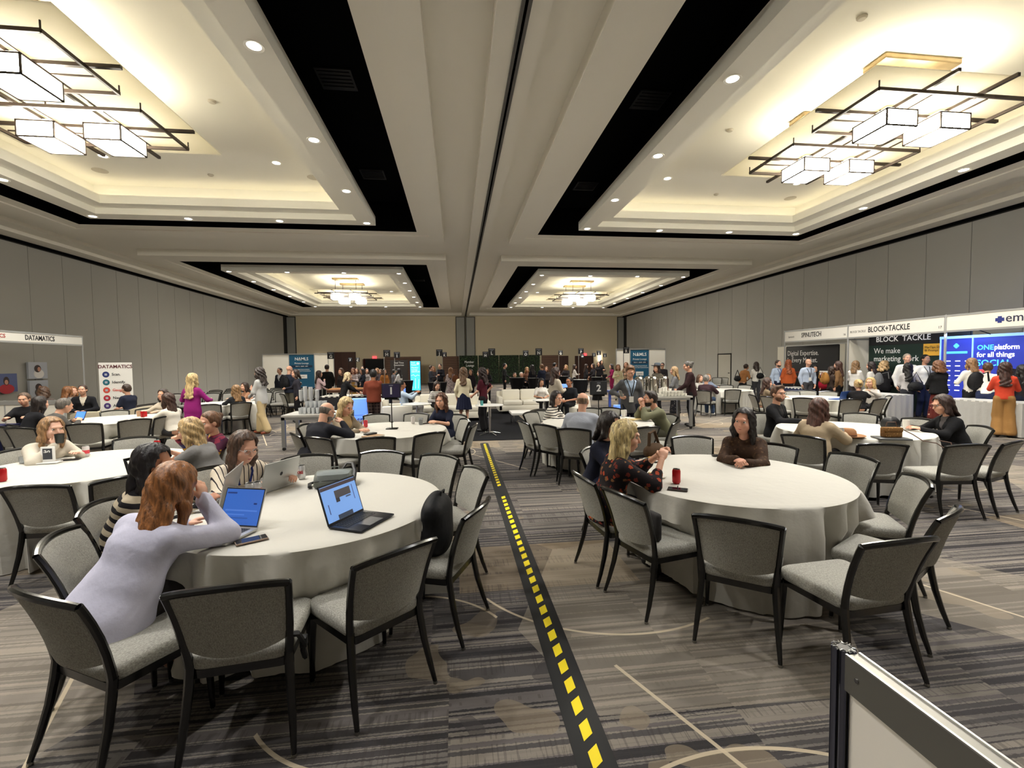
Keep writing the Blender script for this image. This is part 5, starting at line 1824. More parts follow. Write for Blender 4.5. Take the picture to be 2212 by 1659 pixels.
pedestal_table('round white table with a chrome foot on the black rug', .80, 11.15, .35, .75)
pedestal_table('small round white table before the lounging man', GY(901, 878, 12.3)[0], 12.3, .39, .72)
pedestal_table('small round white table before the white tee woman', GY(1176, 868, 13.4)[0], 13.4, .36, .66)
cx0, cy0, _ = G(1138, 889, .36)
t = thing('coffee_table', 'low square white coffee table on the black rug', 'table', (cx0, cy0, 0))
obj('tabletop', MB().rbox((-.48, -.40, .30), (.48, .40, .37), .008), WHITEP, t)
for sx in (-1, 1):
    for sy in (-1, 1):
        obj('leg', MB().box((sx * .42 - .02, sy * .34 - .02, .0), (sx * .42 + .02, sy * .34 + .02, .31)), CHROME, t)
BLUEL = mat('plinth_blue', (96, 142, 236), .5, emit=.75, ecol=(.14, .30, .92))
INKB = mat('plinth_ink', (16, 30, 120), .6)
for label, x_, y_, w_, d_, h_, txt in (('glowing blue plinth with SE lettering by the numeral one table', -2.50, 12.1, .42, .34, .90, 'SE'), ('slim glowing blue plinth beside the cyan totem', GY(870, 845, 16)[0], 16, .18, .18, .95, ''),
                                      ('glowing blue plinth behind the black polo', GY(1217, 836, 15.4)[0], 15.4, .24, .22, 1.02, ''), ('glowing blue plinth beside the grey blazer', GY(1340, 880, 11.6)[0], 11.6, .30, .26, .62, '')):
    t = thing('light_plinth', label, 'plinth', (x_, y_, 0))
    obj('body', MB().rbox((-w_ / 2, -d_ / 2, 0), (w_ / 2, d_ / 2, h_), .012), BLUEL, t)
    if txt:
        text(txt, .15, INKB, t, (.04, -d_ / 2 - .003, .34), bold=.004, space=1.1)
        obj('panel_line', MB().box((-.10, -d_ / 2 - .004, .48), (.17, -d_ / 2 - .001, .487)).box((.163, -d_ / 2 - .004, .2), (.17, -d_ / 2 - .001, .48)), INKB, t)
fx = GY(1317, 870, 11.9)[0]
t = thing('charging_stand', 'slim blue metal stand beside the numeral two sign', 'stand', (fx, 11.9, 0))
obj('post', MB().box((-.03, -.03, 0), (.03, .03, .98)), mat('stand_blue', (60, 82, 160), .5), t)
obj('shelf', MB().box((-.06, -.15, .95), (.22, .15, 1.0)), mat('stand_blue', (60, 82, 160), .5), t)

# ------------------------------------------------------------------ coffee station, glass cart, buffet
STEEL = mat('steel_leg', (150, 150, 148), .4, .7)


def frame_table(name, label, x0, x1, y0, y1, h, top):
    t = thing(name, label, 'table', ((x0 + x1) / 2, (y0 + y1) / 2, 0)); w_, d_ = (x1 - x0) / 2, (y1 - y0) / 2
    obj('tabletop', MB().box((-w_, -d_, h - .04), (w_, d_, h)), top, t)
    for sx in (-1, 1):
        for sy in (-1, 1):
            lg = obj('leg', MB().box((sx * w_ - .035 * (sx + 1), sy * d_ - .035 * (sy + 1), .07), (sx * w_ + .035 * (1 - sx), sy * d_ + .035 * (1 - sy), h - .04)), STEEL, t)
            obj('caster', MB().lathe([(0, -.02), (.035, -.02), (.035, .02), (0, .02)], n=12), BLK, lg, (sx * (w_ - .035), sy * (d_ - .035), .036)).rotation_euler = (math.pi / 2, 0, 0)
    obj('rail', MB().box((-w_, -d_, h - .10), (w_, -d_ + .03, h - .04)).box((-w_, d_ - .03, h - .10), (w_, d_, h - .04)), STEEL, t)
    return t


frame_table('coffee_table_station', 'grey steel-legged coffee station table', 4.35, 6.10, 11.10, 11.85, .86, mat('top_grey', (168, 166, 160), .5))
URN = mat('urn_steel', (196, 192, 184), .16, 1.0)
for k, px in enumerate((1381, 1401.5, 1411.5, 1434.5)):
    y_ = 11.62 + .1 * (k % 2); x_ = GY(px, 830, y_)[0]
    t = thing('coffee_urn', ['steel coffee urn beside the grey blazer', 'steel coffee urn in front of the pair', 'steel coffee urn touching its neighbour', 'steel coffee urn behind the paper cups'][k], 'coffee urn', (x_, y_, .86), 0, 'steel coffee urns')
    obj('body', MB().lathe([(0, .04), (.12, .04), (.125, .07), (.125, .42), (.128, .43), (.122, .45), (.09, .50), (.04, .515), (0, .517)], n=24), URN, t)
    obj('base', MB().lathe([(0, 0), (.13, 0), (.13, .03), (.11, .05), (0, .05)], n=20), BLK, t)
    obj('knob', MB().lathe([(0, .51), (.012, .515), (.02, .54), (0, .55)], n=10), BLK, t)
    obj('spigot', MB().tube([(0, -.12, .12), (0, -.18, .12), (0, -.18, .08)], .012, 8), CHROME, t)
    obj('handle', MB().tube([(-.125, 0, .34), (-.17, 0, .34), (-.17, 0, .26), (-.125, 0, .26)], .009, 6), BLK, t)
PAPER = mat('paper_cup', (230, 227, 218), .7)
cupm = MB()
for k in range(9):
    cupm.lathe([(.030, .012 * k), (.040, .012 * k + .095), (.042, .012 * k + .1), (.042, .012 * k + .104)], n=14)
for px, n_, h_ in ((1426, 1, 0), (1432, 1, .04), (1438, 1, .05), (1447, 1, -.02)):
    x_ = GY(px, 840, 11.32)[0]
    o = tag(link('paper_cup_stack', cupm.mesh('paper_cup_stack', PAPER), None, (x_, 11.32, .862)), 'tall stack of white paper cups on the coffee station', 'cup stack', 'stacked paper cups'); o.scale = (1, 1, 1 + h_ * 3)
CHINA = mat('white_china', (232, 230, 220), .3)
mug = MB().lathe([(.0, 0), (.026, 0), (.036, .02), (.040, .062), (.037, .062), (.033, .02), (0, .008)], n=14).tube([(.037, 0, .05), (.062, 0, .047), (.060, 0, .022), (.035, 0, .016)], .005, 5).mesh('china_cup', CHINA)
sau = MB().lathe([(0, 0), (.04, 0), (.07, .010), (.068, .013), (.03, .006), (0, .006)], n=20).mesh('saucer', CHINA)
for lay, (nx_, ny_) in enumerate(((8, 4), (6, 3))):
    for i in range(nx_):
        for j in range(ny_):
            tag(link('china_cup', mug, None, (5.28 + lay * .09 + i * .092, 11.16 + j * .10, .864 + lay * .066), .4 * (i + j)), 'white china cup upside among the stacked cups, %s layer' % ('upper' if lay else 'lower'), 'cup', 'china cups on the coffee station, %s layer' % ('upper' if lay else 'lower'))
# glass cart
frame_table('glass_cart', 'wheeled steel cart carrying stacked glasses', -3.62, -2.35, 9.85, 10.75, .74, mat('top_grey', (168, 166, 160), .5))
GLS = mat('clear_glass', (244, 247, 248), .06, trans=.6)
gl = MB().lathe([(.0, 0), (.030, 0), (.038, .13), (.035, .13), (.028, .01), (0, .01)], n=12).mesh('drinking_glass', GLS)
cnt = 0
for lay, (nx_, ny_) in enumerate(((8, 3), (5, 2))):
    for i in range(nx_):
        for j in range(ny_):
            tag(link('drinking_glass', gl, None, (-3.30 + lay * .12 + i * .088, 10.05 + j * .10 + lay * .05, .744 + lay * .135)), 'clear glass in the %s tier on the steel cart' % ('upper' if lay else 'lower'), 'glass', 'glasses on the steel cart, %s tier' % ('upper' if lay else 'lower'))
PLAST = mat('plastic_cup', (226, 228, 230), .35, trans=.25)
pc = MB()
for k in range(14):
    pc.lathe([(.030, .016 * k), (.040, .016 * k + .08), (.043, .016 * k + .085), (.042, .016 * k + .088)], n=12)
pcm = pc.mesh('plastic_cup_stack', PLAST)
for px, sc in ((651, .8), (660, 1.05), (672, 1.0), (686, .8)):
    x_ = GY(px, 880, 10.2)[0]
    o = tag(link('plastic_cup_stack', pcm, None, (x_, 10.2, 1.01)), 'nested stack of clear plastic cups atop the glass cart', 'cup stack', 'plastic cup stacks on the cart'); o.scale = (1, 1, sc)
# buffet
skirt_table('buffet_table', 'buffet table with chafing dishes by the rust sweater', -4.3, -2.2, 14.9, 15.9, .78, cloth((44, 42, 44), 500, .1), mat('buffet_top', (196, 190, 178), .5))
for k, (x_, y_) in enumerate(((-3.9, 15.3), (-3.2, 15.35), (-2.55, 15.3))):
    t = thing('chafing_dish', ['chafing dish before the blonde woman in black', 'middle chafing dish of the buffet', 'chafing dish beside the rust sweater'][k], 'chafing dish', (x_, y_, .78))
    obj('pan', MB().rbox((-.26, -.17, .10), (.26, .17, .20), .02), mat('copper_brown', (84, 56, 42), .35, .6), t)
    obj('stand', MB().tube([(-.25, -.16, 0), (-.25, -.16, .18)], .01, 6).tube([(.25, -.16, 0), (.25, -.16, .18)], .01, 6).tube([(-.25, .16, 0), (-.25, .16, .18)], .01, 6).tube([(.25, .16, 0), (.25, .16, .18)], .01, 6), STEEL, t)
    obj('food', rings(MB(), outline(.22, .22, .13, -.13, .04), [(1, .20), (.9, .23), (.5, .25)], 0), mat('food_brown', (150, 104, 60), .8), t)
pl_ = MB()
for k in range(12):
    pl_.lathe([(0, .008 * k), (.05, .008 * k), (.13, .014 + .008 * k), (.128, .017 + .008 * k), (.05, .006 + .008 * k), (0, .006 + .008 * k)], n=20)
tag(obj('plate_stack', pl_, CHINA, None, (-2.95, 15.0, .782)), 'stack of white dinner plates on the buffet', 'plate stack')
# ------------------------------------------------------------------ cable cover with yellow dashes
TP = mat('tape_black', (24, 24, 24), .75)
t = thing('cable_cover', 'black floor cable cover with yellow hazard dashes along the aisle', 'cable cover', (.585, 0, 0))
obj('strip', MB().add([(-.09, 1.2, .001), (-.085, 1.2, .004), (-.03, 1.2, .012), (.03, 1.2, .012), (.085, 1.2, .004), (.09, 1.2, .001), (-.09, 9.97, .001), (-.085, 9.97, .004), (-.03, 9.97, .012), (.03, 9.97, .012), (.085, 9.97, .004), (.09, 9.97, .001)],
    [(k, k + 1, k + 7, k + 6) for k in range(5)] + [(0, 6, 11, 5)]), TP, t, angle=80)
YEL = mat('hazard_yellow', (238, 214, 30), .5)
ym = MB().add([(-.026, -.04, .0128), (.026, .0, .0128), (.026, .093, .0128), (-.026, .053, .0128), (-.026, -.04, .0138), (.026, .0, .0138), (.026, .093, .0138), (-.026, .053, .0138)], [(4, 5, 6, 7), (0, 1, 5, 4), (1, 2, 6, 5), (2, 3, 7, 6), (3, 0, 4, 7)]).mesh('dash', YEL, False)
y_ = 1.25
while y_ < 9.85:
    if not 5.85 < y_ < 6.35:
        link('dash', ym, t, (0, y_, 0))
    y_ += .152
# ------------------------------------------------------------------ aluminium half wall in front
t = thing('modular_half_wall', 'white panel half wall with aluminium post and top rail in the aisle', 'partition', (.885, .925, 0))
H_ = 1.10
prof = []
for k in range(8):
    a = k * math.pi / 4 + math.pi / 8
    for da, r_ in ((-.22, .0215), (-.12, .025), (-.10, .0175), (.10, .0175), (.12, .025), (.22, .0215)):
        prof.append((r_ * math.cos(a + da), r_ * math.sin(a + da)))
ALB = mat('anodised_blue_grey', (128, 130, 146), .3, .9)
obj('post', MB().prism(prof, 0, H_), ALB, t, angle=25)
obj('post_hollow_shade', MB().lathe([(0, 0), (.0205, 0), (.0205, H_ + .0008), (0, H_ + .0008)], n=16), BLK, t)  # added black rod: its colour stands in for shade inside the hollow post
for k in range(8):
    a = k * math.pi / 4
    obj('slot_lip', MB().tube([(r_ * math.cos(a + d_), r_ * math.sin(a + d_), H_ + .0016) for r_, d_ in ((.0235, -.27), (.0165, -.22), (.0145, 0), (.0165, .22), (.0235, .27))], .0014, 5), ALU, t)
rl = obj('top_rail', MB().box((-.019, -1.3, H_ - .083), (.019, -.024, H_ - .002)), mat('rail_grey', (138, 136, 131), .42, .75), t)
for x_ in (-.0165, .0165):
    obj('rail_lip', MB().box((x_ - .0026, -1.3, H_ - .002), (x_ + .0026, -.024, H_ + .0015)), ALU, rl)
obj('screw', MB().lathe([(0, 0), (.005, 0), (.005, .002), (0, .002)], n=10), CHROME, rl, (-.0195, -.055, H_ - .04)).rotation_euler = (0, -math.pi / 2, 0)
obj('panel', MB().box((-.004, -1.3, .08), (.004, -.02, H_ - .08)), mat('laminate_white', (238, 232, 222), .5), t)
obj('bottom_rail', MB().box((-.019, -1.3, .02), (.019, -.024, .09)), ALUM, t)
# ------------------------------------------------------------------ the people of the room
def stripes(name, a, b, freq, axis=2, duty=.5, wob=.25, lean=0.0):
    m = mat(name, a, .9, spec=.15); d = ND(m); c = d.co(); q = d.sep(c)
    v = q[axis]
    if lean:
        v = d.m('ADD', v, d.m('MULTIPLY', q[1 if axis == 2 else 2], lean))
    ph = d.m('ADD', d.m('MULTIPLY', v, freq), d.m('MULTIPLY', d.noise(c, 6, 2), wob))
    d.l.new(d.mix(d.m('LESS_THAN', d.m('FRACT', ph), duty), (*lin(a), 1), (*lin(b), 1)), d.b.inputs['Base Color'])
    d.bump(d.noise(c, 14, 3), .3, .02)
    return m


def floral(name, ground, petals, scale=16, t=.30):
    m = mat(name, ground, .85, spec=.2); d = ND(m); c = d.co()
    v = d.n.new('ShaderNodeTexVoronoi'); v.inputs['Scale'].default_value = scale; d.l.new(c, v.inputs['Vector'])
    wig = d.m('ADD', v.outputs['Distance'], d.m('MULTIPLY', d.m('SUBTRACT', d.noise(c, scale * 3.2, 2), .5), .55))
    r_ = d.sep(v.outputs['Color'])[0]
    col = d.ramp(r_, [(0, petals[0]), (.4, petals[1]), (.7, petals[2 % len(petals)])])
    d.l.new(d.mix(d.m('LESS_THAN', wig, t), (*lin(ground), 1), col), d.b.inputs['Base Color'])
    d.bump(d.noise(c, 14, 3), .3, .02)
    return m


def plaid(name, a, b):
    m = mat(name, a, .9, spec=.15); d = ND(m); x, y, z = d.sep(d.co())
    f = d.m('MAXIMUM', d.m('LESS_THAN', d.m('FRACT', d.m('MULTIPLY', x, 14.0)), .16), d.m('LESS_THAN', d.m('FRACT', d.m('MULTIPLY', z, 12.0)), .16))
    d.l.new(d.mix(f, (*lin(a), 1), (*lin(b), 1)), d.b.inputs['Base Color'])
    return m


BLACKC, NAVY, CHAR, CREAM = (24, 23, 25), (28, 32, 50), (66, 66, 70), (222, 214, 192)
BLONDE, DKBRN, BRN, AUB, BLKH, GREYH = (196, 160, 104), (52, 36, 28), (86, 58, 40), (126, 70, 36), (22, 18, 18), (136, 130, 124)
RZ = lambda deg: math.radians(deg)      # 0 looks away from the camera, 180 toward it, 90 to the camera's left


def sit(key, label, turn=0, dx=0.0, dy=0.0, **o):
    x, y, a = CH[key] if not isinstance(key, tuple) else (key[0], key[1], RZ(key[2]))
    o['pose'] = 'sit'
    return person(label, (x - math.sin(a) * dy + math.cos(a) * dx, y + math.cos(a) * dy + math.sin(a) * dx, 0), a + RZ(turn), o)


def stand(px, head, feet, turn, label, **o):
    x, y, _ = G(px, feet)
    o.setdefault('H', min(1.9, max(1.5, GY(px, head, y)[2])))
    return person(label, (x, y, 0), RZ(turn), o)


def standY(px, head, Y, turn, label, **o):
    x, _, z = GY(px, head, Y)
    o.setdefault('H', min(1.9, max(1.48, z)))
    return person(label, (x, Y, 0), RZ(turn), o)


def tp(rgb, **k):
    return dict(rgb=rgb, **k)


def suit(rgb, shirt, **k):
    return dict(rgb=rgb, vee=.30, shirt=shirt, hem=.14, name='jacket', **k)


HER = dict(lod=0)
# --- laptop table
P1, K1 = person('woman in a lavender cardigan leaning on the laptop table, hand to her auburn hair', (-1.50, 2.46, 0), RZ(-20),
       dict(HER, pose='sit', H=1.70, fat=1.14, aimx=374, lean=29, side=8, nod=14, yaw=10, tilt=10, hair=('long', (146, 94, 52)), hlen=.28, hfall=.07, skin=FAIR, face=False,
            top=dict(rgb=(188, 187, 205), hem=.13, fit=.016, name='cardigan'), bottom=tp((40, 36, 34)), shoes=(150, 110, 92),
            r=(.135, .37, 1.0), poler=(.9, .45, -1.0), hdr=(-.35, .25, .9), palmr=(-1, 0, .1), l=(-.10, .46, .80)))
sit(196, 'woman with straight black hair in a black and cream striped sweater bending to the laptop', 6, .06, .04, **HER, aimx=333, H=1.68, fat=1.08, lean=22, side=14, yaw=-22, nod=8, tilt=6,
    hair=('long', (26, 21, 22)), hlen=.26, skin=TAN, top=dict(mat=stripes('bold_stripe', (26, 24, 26), (164, 152, 130), 15, 2, .52, .35, .25), hem=.10), bottom=tp(BLACKC), r='type', l='tfold')
sit(447, 'woman with clear glasses and brown hair in a pinstriped cream blouse typing', -6, -.02, .06, **HER, aimx=527, H=1.64, fat=1.2, lean=28, yaw=8, nod=18, hair=('long', (84, 62, 48)), hlen=.24, skin=FAIR,
    top=dict(mat=stripes('pin_stripe', (205, 192, 172), (44, 38, 44), 26, 0, .2, .4), hem=.05, name='blouse'), bottom=tp(NAVY), glasses=(196, 178, 168), badge=(36, 44, 92), r=(.10, .50, .81), l=(-.26, .50, .82), curll=.7)
# --- framed card table
sit((-2.80, 5.12, 88), 'blonde woman in a grey knit sweater holding a red can', 0, 0, 0, **HER, aimx=410, H=1.62, fat=1.08, lean=24, nod=12, hair=('long', (198, 166, 116)), hlen=.24, skin=FAIR, face=True,
    top=dict(rgb=(124, 122, 120), hem=.08, sleeve=.75, loose=1.1, name='sweater'), bottom=tp((44, 44, 52)), r=(.10, .44, .86), l=(-.04, .46, .86))
sit(494, 'woman with a low hair bun in a navy vest and colourful jacket', 0, 0, .05, **HER, aimx=452, H=1.6, lean=14, nod=8, yaw=14, hair=('bun', (112, 78, 54)), skin=FAIR, top=dict(mat=floral('rainbow_jacket', (70, 32, 52), ((196, 150, 60), (120, 40, 60), (44, 40, 80)), 9, .5), hem=.06, name='jacket'), bottom=tp(NAVY), r='tchat', l='table')
P6 = sit(44, 'woman in a cream knit drinking from a dark cup behind the framed card', 4, 0, .14, **HER, aimx=113, H=1.6, fat=1.08, lean=24, nod=2, hair=('long', (158, 122, 84)), hlen=.30, skin=PALE, top=dict(rgb=(204, 196, 180), hem=.06, loose=1.25, name='sweater'), bottom=tp(BLACKC),
    r=(.06, .34, .93), poler=(.9, .3, -.9), hdr=(-.35, -.05, .95), palmr=(-.4, -.9, 0), l=(-.10, .42, .82), curlr=1.0)
# --- tablet table and the booth behind
sit((-7.2, 8.75, -32), 'man in a grey suit bowed over a blue-lit tablet', 0, 0, .06, lod=1, man=True, H=1.76, lean=34, nod=16, hair=('short', (104, 98, 92)), top=suit((78, 76, 74), (200, 200, 205)), bottom=tp(CHAR), r='type', l='type', face=False)
sit(353, 'woman in a white blouse with long brown hair beside the magenta blazer', 0, 0, .05, lod=1, aimx=362, H=1.62, lean=10, hair=('long', (70, 46, 36)), hlen=.28, skin=FAIR, top=tp((224, 218, 206)), bottom=tp(CHAR), face=False)
standY(413, 811, 10.3, -8, 'woman in a magenta blazer standing, long blonde hair down her back', lod=1, hair=('long', (206, 178, 128)), hlen=.34, top=tp((138, 34, 110), hem=.16, name='blazer'), bottom=tp((60, 24, 54)), face=False, r='chat', l='chat')
person('dark-haired person in black bent beside the grey suit', (-8.0, 9.3, 0), RZ(-25), dict(lod=2, aimx=88, pose='sit', H=1.66, lean=24, hair=('long', (36, 28, 26)), top=tp((28, 28, 32)), bottom=tp(BLACKC)))
person('brunette seated past the magenta blazer, face to the room', (-6.6, 11.15, 0), RZ(170), dict(lod=1, pose='sit', H=1.6, hair=('long', DKBRN), skin=FAIR, top=tp((190, 178, 160)), bottom=tp(CHAR)))
person('woman in a black top seated at the navy draped table', (-9.6, 10.6, 0), RZ(200), dict(lod=1, aimx=52, pose='sit', H=1.66, fat=1.15, lean=12, nod=10, hair=('short', (96, 74, 58)), skin=FAIR, top=tp((30, 30, 33), sleeve=.35), bottom=tp(BLACKC)))
person('man in a black suit seated on the booth armchair', (-9.75, 13.2, 0), RZ(200), dict(lod=1, pose='sit', man=True, H=1.78, lean=8, hair=('short', (64, 46, 36)), skin=FAIR, top=suit((26, 26, 30), (214, 206, 190)), bottom=tp(BLACKC), r='lap', l='lap'))
person('man in a navy polo sitting sideways before the white banner', (-8.55, 13.45, 0), RZ(80), dict(lod=1, aimx=272, pose='sit', man=True, H=1.74, lean=6, hair=('short', (66, 50, 40)), top=tp((34, 38, 54), sleeve=.35), bottom=tp((92, 86, 70)), r='lap', l='lap', face=False))
person('seated woman in white beside the black suit in the booth', (-10.4, 14.0, 0), RZ(-120), dict(lod=2, aimx=158, pose='sit', H=1.56, hair=('long', (150, 104, 62)), top=tp((214, 202, 180)), bottom=tp(CREAM)))
person('brown-haired visitor inside the white booth', (-10.7, 13.5, 0), RZ(20), dict(lod=2, aimx=95, pose='sit', H=1.64, hair=('curly', (82, 58, 42)), hlen=.16, top=tp((90, 80, 74)), bottom=tp(CHAR)))
person('second visitor inside the white booth with auburn hair', (-10.2, 13.6, 0), RZ(0), dict(lod=2, aimx=147, pose='sit', H=1.62, hair=('long', (130, 84, 48)), hlen=.16, top=tp((120, 116, 112)), bottom=tp(CHAR)))
# --- table near the theatre rows
sit(522, 'woman in a dark leather jacket with light brown hair near the theatre rows', 0, 0, .05, lod=1, H=1.62, hair=('long', (146, 112, 74)), hlen=.24, top=tp((38, 40, 44)), bottom=tp(BLACKC), face=False)
person('brunette seated beyond the leather jacket', (-5.55, 14.6, 0), RZ(140), dict(lod=2, aimx=528, pose='sit', H=1.6, hair=('long', DKBRN), top=tp((150, 110, 84)), bottom=tp(BLACKC)))
person('woman in a white tee with a lanyard at the theatre rows table', (-4.9, 14.0, 0), RZ(110), dict(lod=1, aimx=549, pose='sit', H=1.6, lean=8, hair=('short', (44, 34, 30)), top=tp((232, 232, 232), sleeve=.35), bottom=tp(BLACKC), badge=(30, 30, 60)))
# --- walkers and talkers in the middle ground
stand(568, 797, 938, 78, 'woman in a pale denim jacket and khaki trousers walking', lod=0, hair=('curly', (58, 48, 44)), hlen=.26, top=tp((186, 186, 184), hem=.10, name='jacket'), bottom=tp((188, 168, 128), wide=1.25), stride=.17, shoes=(138, 70, 44), r='lowfront', l='lowfront', face=False)
stand(627, 792, 902, -28, 'bald man in dark clothes carrying a black backpack', lod=1, man=True, hair=('bald', BRN), top=tp((34, 38, 50), hem=.08, name='jacket'), bottom=tp((88, 84, 72)), r='chat', l='chat', face=False)
standY(641, 801, 14.8, 120, 'short dark-haired woman talking to the bald man', lod=2, hair=('bob', DKBRN), top=tp((44, 42, 50)), bottom=tp(BLACKC), r='chat')
standY(605, 796, 20.5, 160, 'man in a dark suit before the pale meeting booth', lod=2, man=True, hair=('short', DKBRN), top=suit((42, 44, 54), (210, 210, 214)), bottom=tp((42, 44, 54)))
# numeral one table
sit(680, 'bald man with glasses in a black suit reading at the numeral one table', 0, 0, .02, lod=0, aimx=706, man=True, H=1.72, lean=27, nod=24, yaw=-4, hair=('fringe', (120, 112, 104)), beard=(120, 114, 108), glasses=(30, 24, 22), skin=FAIR, top=dict(rgb=(32, 32, 38), hem=.12, name='jacket', vee=.25, shirt=(220, 220, 222)), bottom=tp((34, 34, 40)), r='tchat', l=(-.10, .30, .90))
sit(655, 'blonde woman in a beige jacket looking down at the numeral one table', -28, .12, .34, lod=0, aimx=748, H=1.64, lean=8, nod=22, hair=('long', (206, 180, 132)), hlen=.24, skin=FAIR, top=dict(rgb=(142, 128, 108), vee=.32, vw=.45, shirt=(178, 152, 112), hem=.10, name='jacket'), bottom=tp(CHAR), r='tfold', l='tfold')
sit(991, 'woman in a navy dress with long brown hair at the numeral one table', 24, -.05, -.02, lod=0, aimx=953, H=1.60, lean=12, nod=4, hair=('long', (92, 58, 38)), hlen=.46, skin=FAIR, top=tp(NAVY, sleeve=.35, hem=.05, name='dress'), bottom=dict(kind='skirt', rgb=NAVY), r='tfold', l='tfold')
# numeral two table
sit((1.78, 8.30, 215), 'woman with long dark hair in a white and black striped top', 20, 0, .1, lod=0, aimx=1203, H=1.62, lean=20, yaw=-30, nod=4, hair=('long', (38, 28, 26)), hlen=.26, skin=FAIR, top=dict(mat=stripes('breton', (222, 216, 206), (38, 36, 44), 22, 2, .34, .35), hem=.05), bottom=tp(BLACKC), r='tfold', l='tfold')
sit(1238, 'balding man in a pale blue shirt seated with his back turned', 0, 0, .08, lod=0, man=True, H=1.76, fat=1.12, lean=12, nod=8, hair=('fringe', (138, 112, 88)), skin=FAIR, top=tp((162, 166, 176), fit=.014, name='shirt'), bottom=tp(CHAR), face=False)
sit(1454, 'bearded man in an olive jacket, hands clasped at his mouth', -4, 0, .10, lod=0, aimx=1404, man=True, H=1.72, lean=26, nod=2, hair=('quiff', (44, 32, 28)), beard=(52, 36, 30), skin=FAIR, top=dict(rgb=(118, 118, 94), vee=.26, shirt=(222, 220, 214), tie=(52, 62, 58), hem=.14, name='jacket'), bottom=tp((86, 84, 70)),
    r=(.03, .36, 1.03), l=(-.03, .36, 1.04), hdr=(-.2, .3, .9), hdl=(.2, .3, .9), poler=(.6, .6, -1), polel=(-.6, .6, -1), curlr=1.1, curll=1.1)
standY(1360, 796, 8.95, 172, 'young man in a grey blazer standing with a lanyard, reading his phone', lod=0, man=True, H=1.67, lean=4, nod=24, yaw=-10, hair=('quiff', (118, 84, 56)), skin=FAIR, top=dict(rgb=(84, 84, 86), vee=.40, vw=.36, shirt=(176, 194, 218), hem=.16, name='blazer'), bottom=tp((34, 36, 48)), badge=(40, 36, 34), r=(.24, .16, 1.08), l='down')
# red can table
sit(1250, 'blonde woman in a black and rust floral dress eating', -10, .04, .06, **HER, aimx=1352, H=1.66, fat=1.08, lean=13, nod=8, yaw=-12, hair=('long', (206, 182, 128)), hlen=.40, skin=FAIR, face=True, top=dict(mat=floral('rust_floral', (30, 24, 26), ((158, 66, 40), (112, 46, 36), (126, 88, 56)), 20, .36), sleeve=.72, hem=.12, name='dress', loose=1.15), bottom=dict(kind='skirt', rgb=(30, 24, 26)),
    r=(.10, .37, .97), l=(-.04, .40, .98), poler=(.7, .5, -1), polel=(-.7, .4, -1), hdr=(-.4, .4, .7), hdl=(.3, .5, .7), curlr=1.0, curll=1.0)
sit(1272, 'woman with a dark bob in a navy jacket beside the floral dress', -4, 0, .12, **HER, aimx=1318, H=1.64, lean=14, nod=10, hair=('bob', (34, 24, 22)), skin=FAIR, top=tp((30, 32, 46), hem=.12, name='jacket'), bottom=tp(NAVY), r='tfold', l='tfold')
sit(1672, 'woman with long dark hair in a brown lace blouse, hands around a cup', 14, 0, .14, **HER, aimx=1606, H=1.64, lean=9, yaw=-14, nod=2, tilt=-4, hair=('long', (32, 24, 22)), hlen=.36, skin=(206, 152, 128), top=dict(mat=floral('brown_lace', (58, 40, 28), ((84, 62, 42), (44, 30, 22), (70, 50, 34)), 30, .34), scoop=True, hem=.05, loose=1.2, name='blouse'), bottom=tp(BLACKC), r=(.05, .42, .82), l=(-.05, .42, .80))
# felt hat table
sit(1637, 'bearded man with glasses in a black blazer behind the felt hat table', 14, 0, .04, lod=0, man=True, H=1.78, lean=2, yaw=-24, hair=('quiff', (86, 58, 40)), beard=(104, 68, 46), glasses=(40, 26, 22), skin=FAIR, top=dict(rgb=(28, 28, 30), vee=.34, shirt=(40, 38, 38), hem=.14, name='blazer'), bottom=tp(BLACKC), r='table', l='rest')
sit(1730, 'brown-haired woman in a tan fleece with her back turned, beside the hat', 0, 0, .10, lod=0, H=1.62, fat=1.05, lean=12, nod=6, hair=('long', (84, 54, 44)), hlen=.28, skin=FAIR, top=tp((168, 150, 124), hem=.05, loose=1.25, name='fleece'), bottom=tp(BLACKC), face=False)
sit(2126, 'woman with glasses in a black jacket resting her arms by the handbag', 6, 0, .12, lod=0, aimx=2036, H=1.64, fat=1.1, lean=17, nod=14, hair=('bob', (58, 40, 34)), skin=FAIR, glasses=(40, 30, 34), top=dict(rgb=(26, 26, 28), vee=.28, shirt=(96, 92, 92), hem=.08, name='jacket'), bottom=tp(BLACKC), r='type', l='type')
# --- lounge
stand(1003, 797, 926, -4, 'woman in a cream sweater and pleated navy skirt', lod=0, H=1.63, hair=('long', (104, 78, 56)), hlen=.30, top=tp((222, 212, 182), hem=.02, sleeve=.8, name='sweater'), bottom=dict(kind='skirt', rgb=(32, 36, 58), len=.36), skin=FAIR, shoes=(220, 216, 210), face=False, r='lowfront', l='down')
stand(1045, 796, 932, 66, 'woman in a maroon blouse with one hand on her hip', lod=0, H=1.62, hair=('curly', (44, 28, 26)), hlen=.24, top=tp((70, 22, 34), sleeve=.35, name='blouse'), bottom=tp(BLACKC, wide=1.25), r='hip', l='lowfront', badge=(60, 40, 100))
person('dark-haired woman in a striped top seated on the cream sofa', (GY(942, 850, 13.9)[0], 13.9, 0), RZ(200), dict(lod=1, pose='sit', H=1.58, lean=14, nod=20, hair=('long', DKBRN), top=dict(mat=_M['breton']), bottom=tp(BLACKC), r='lap', l='lap'))
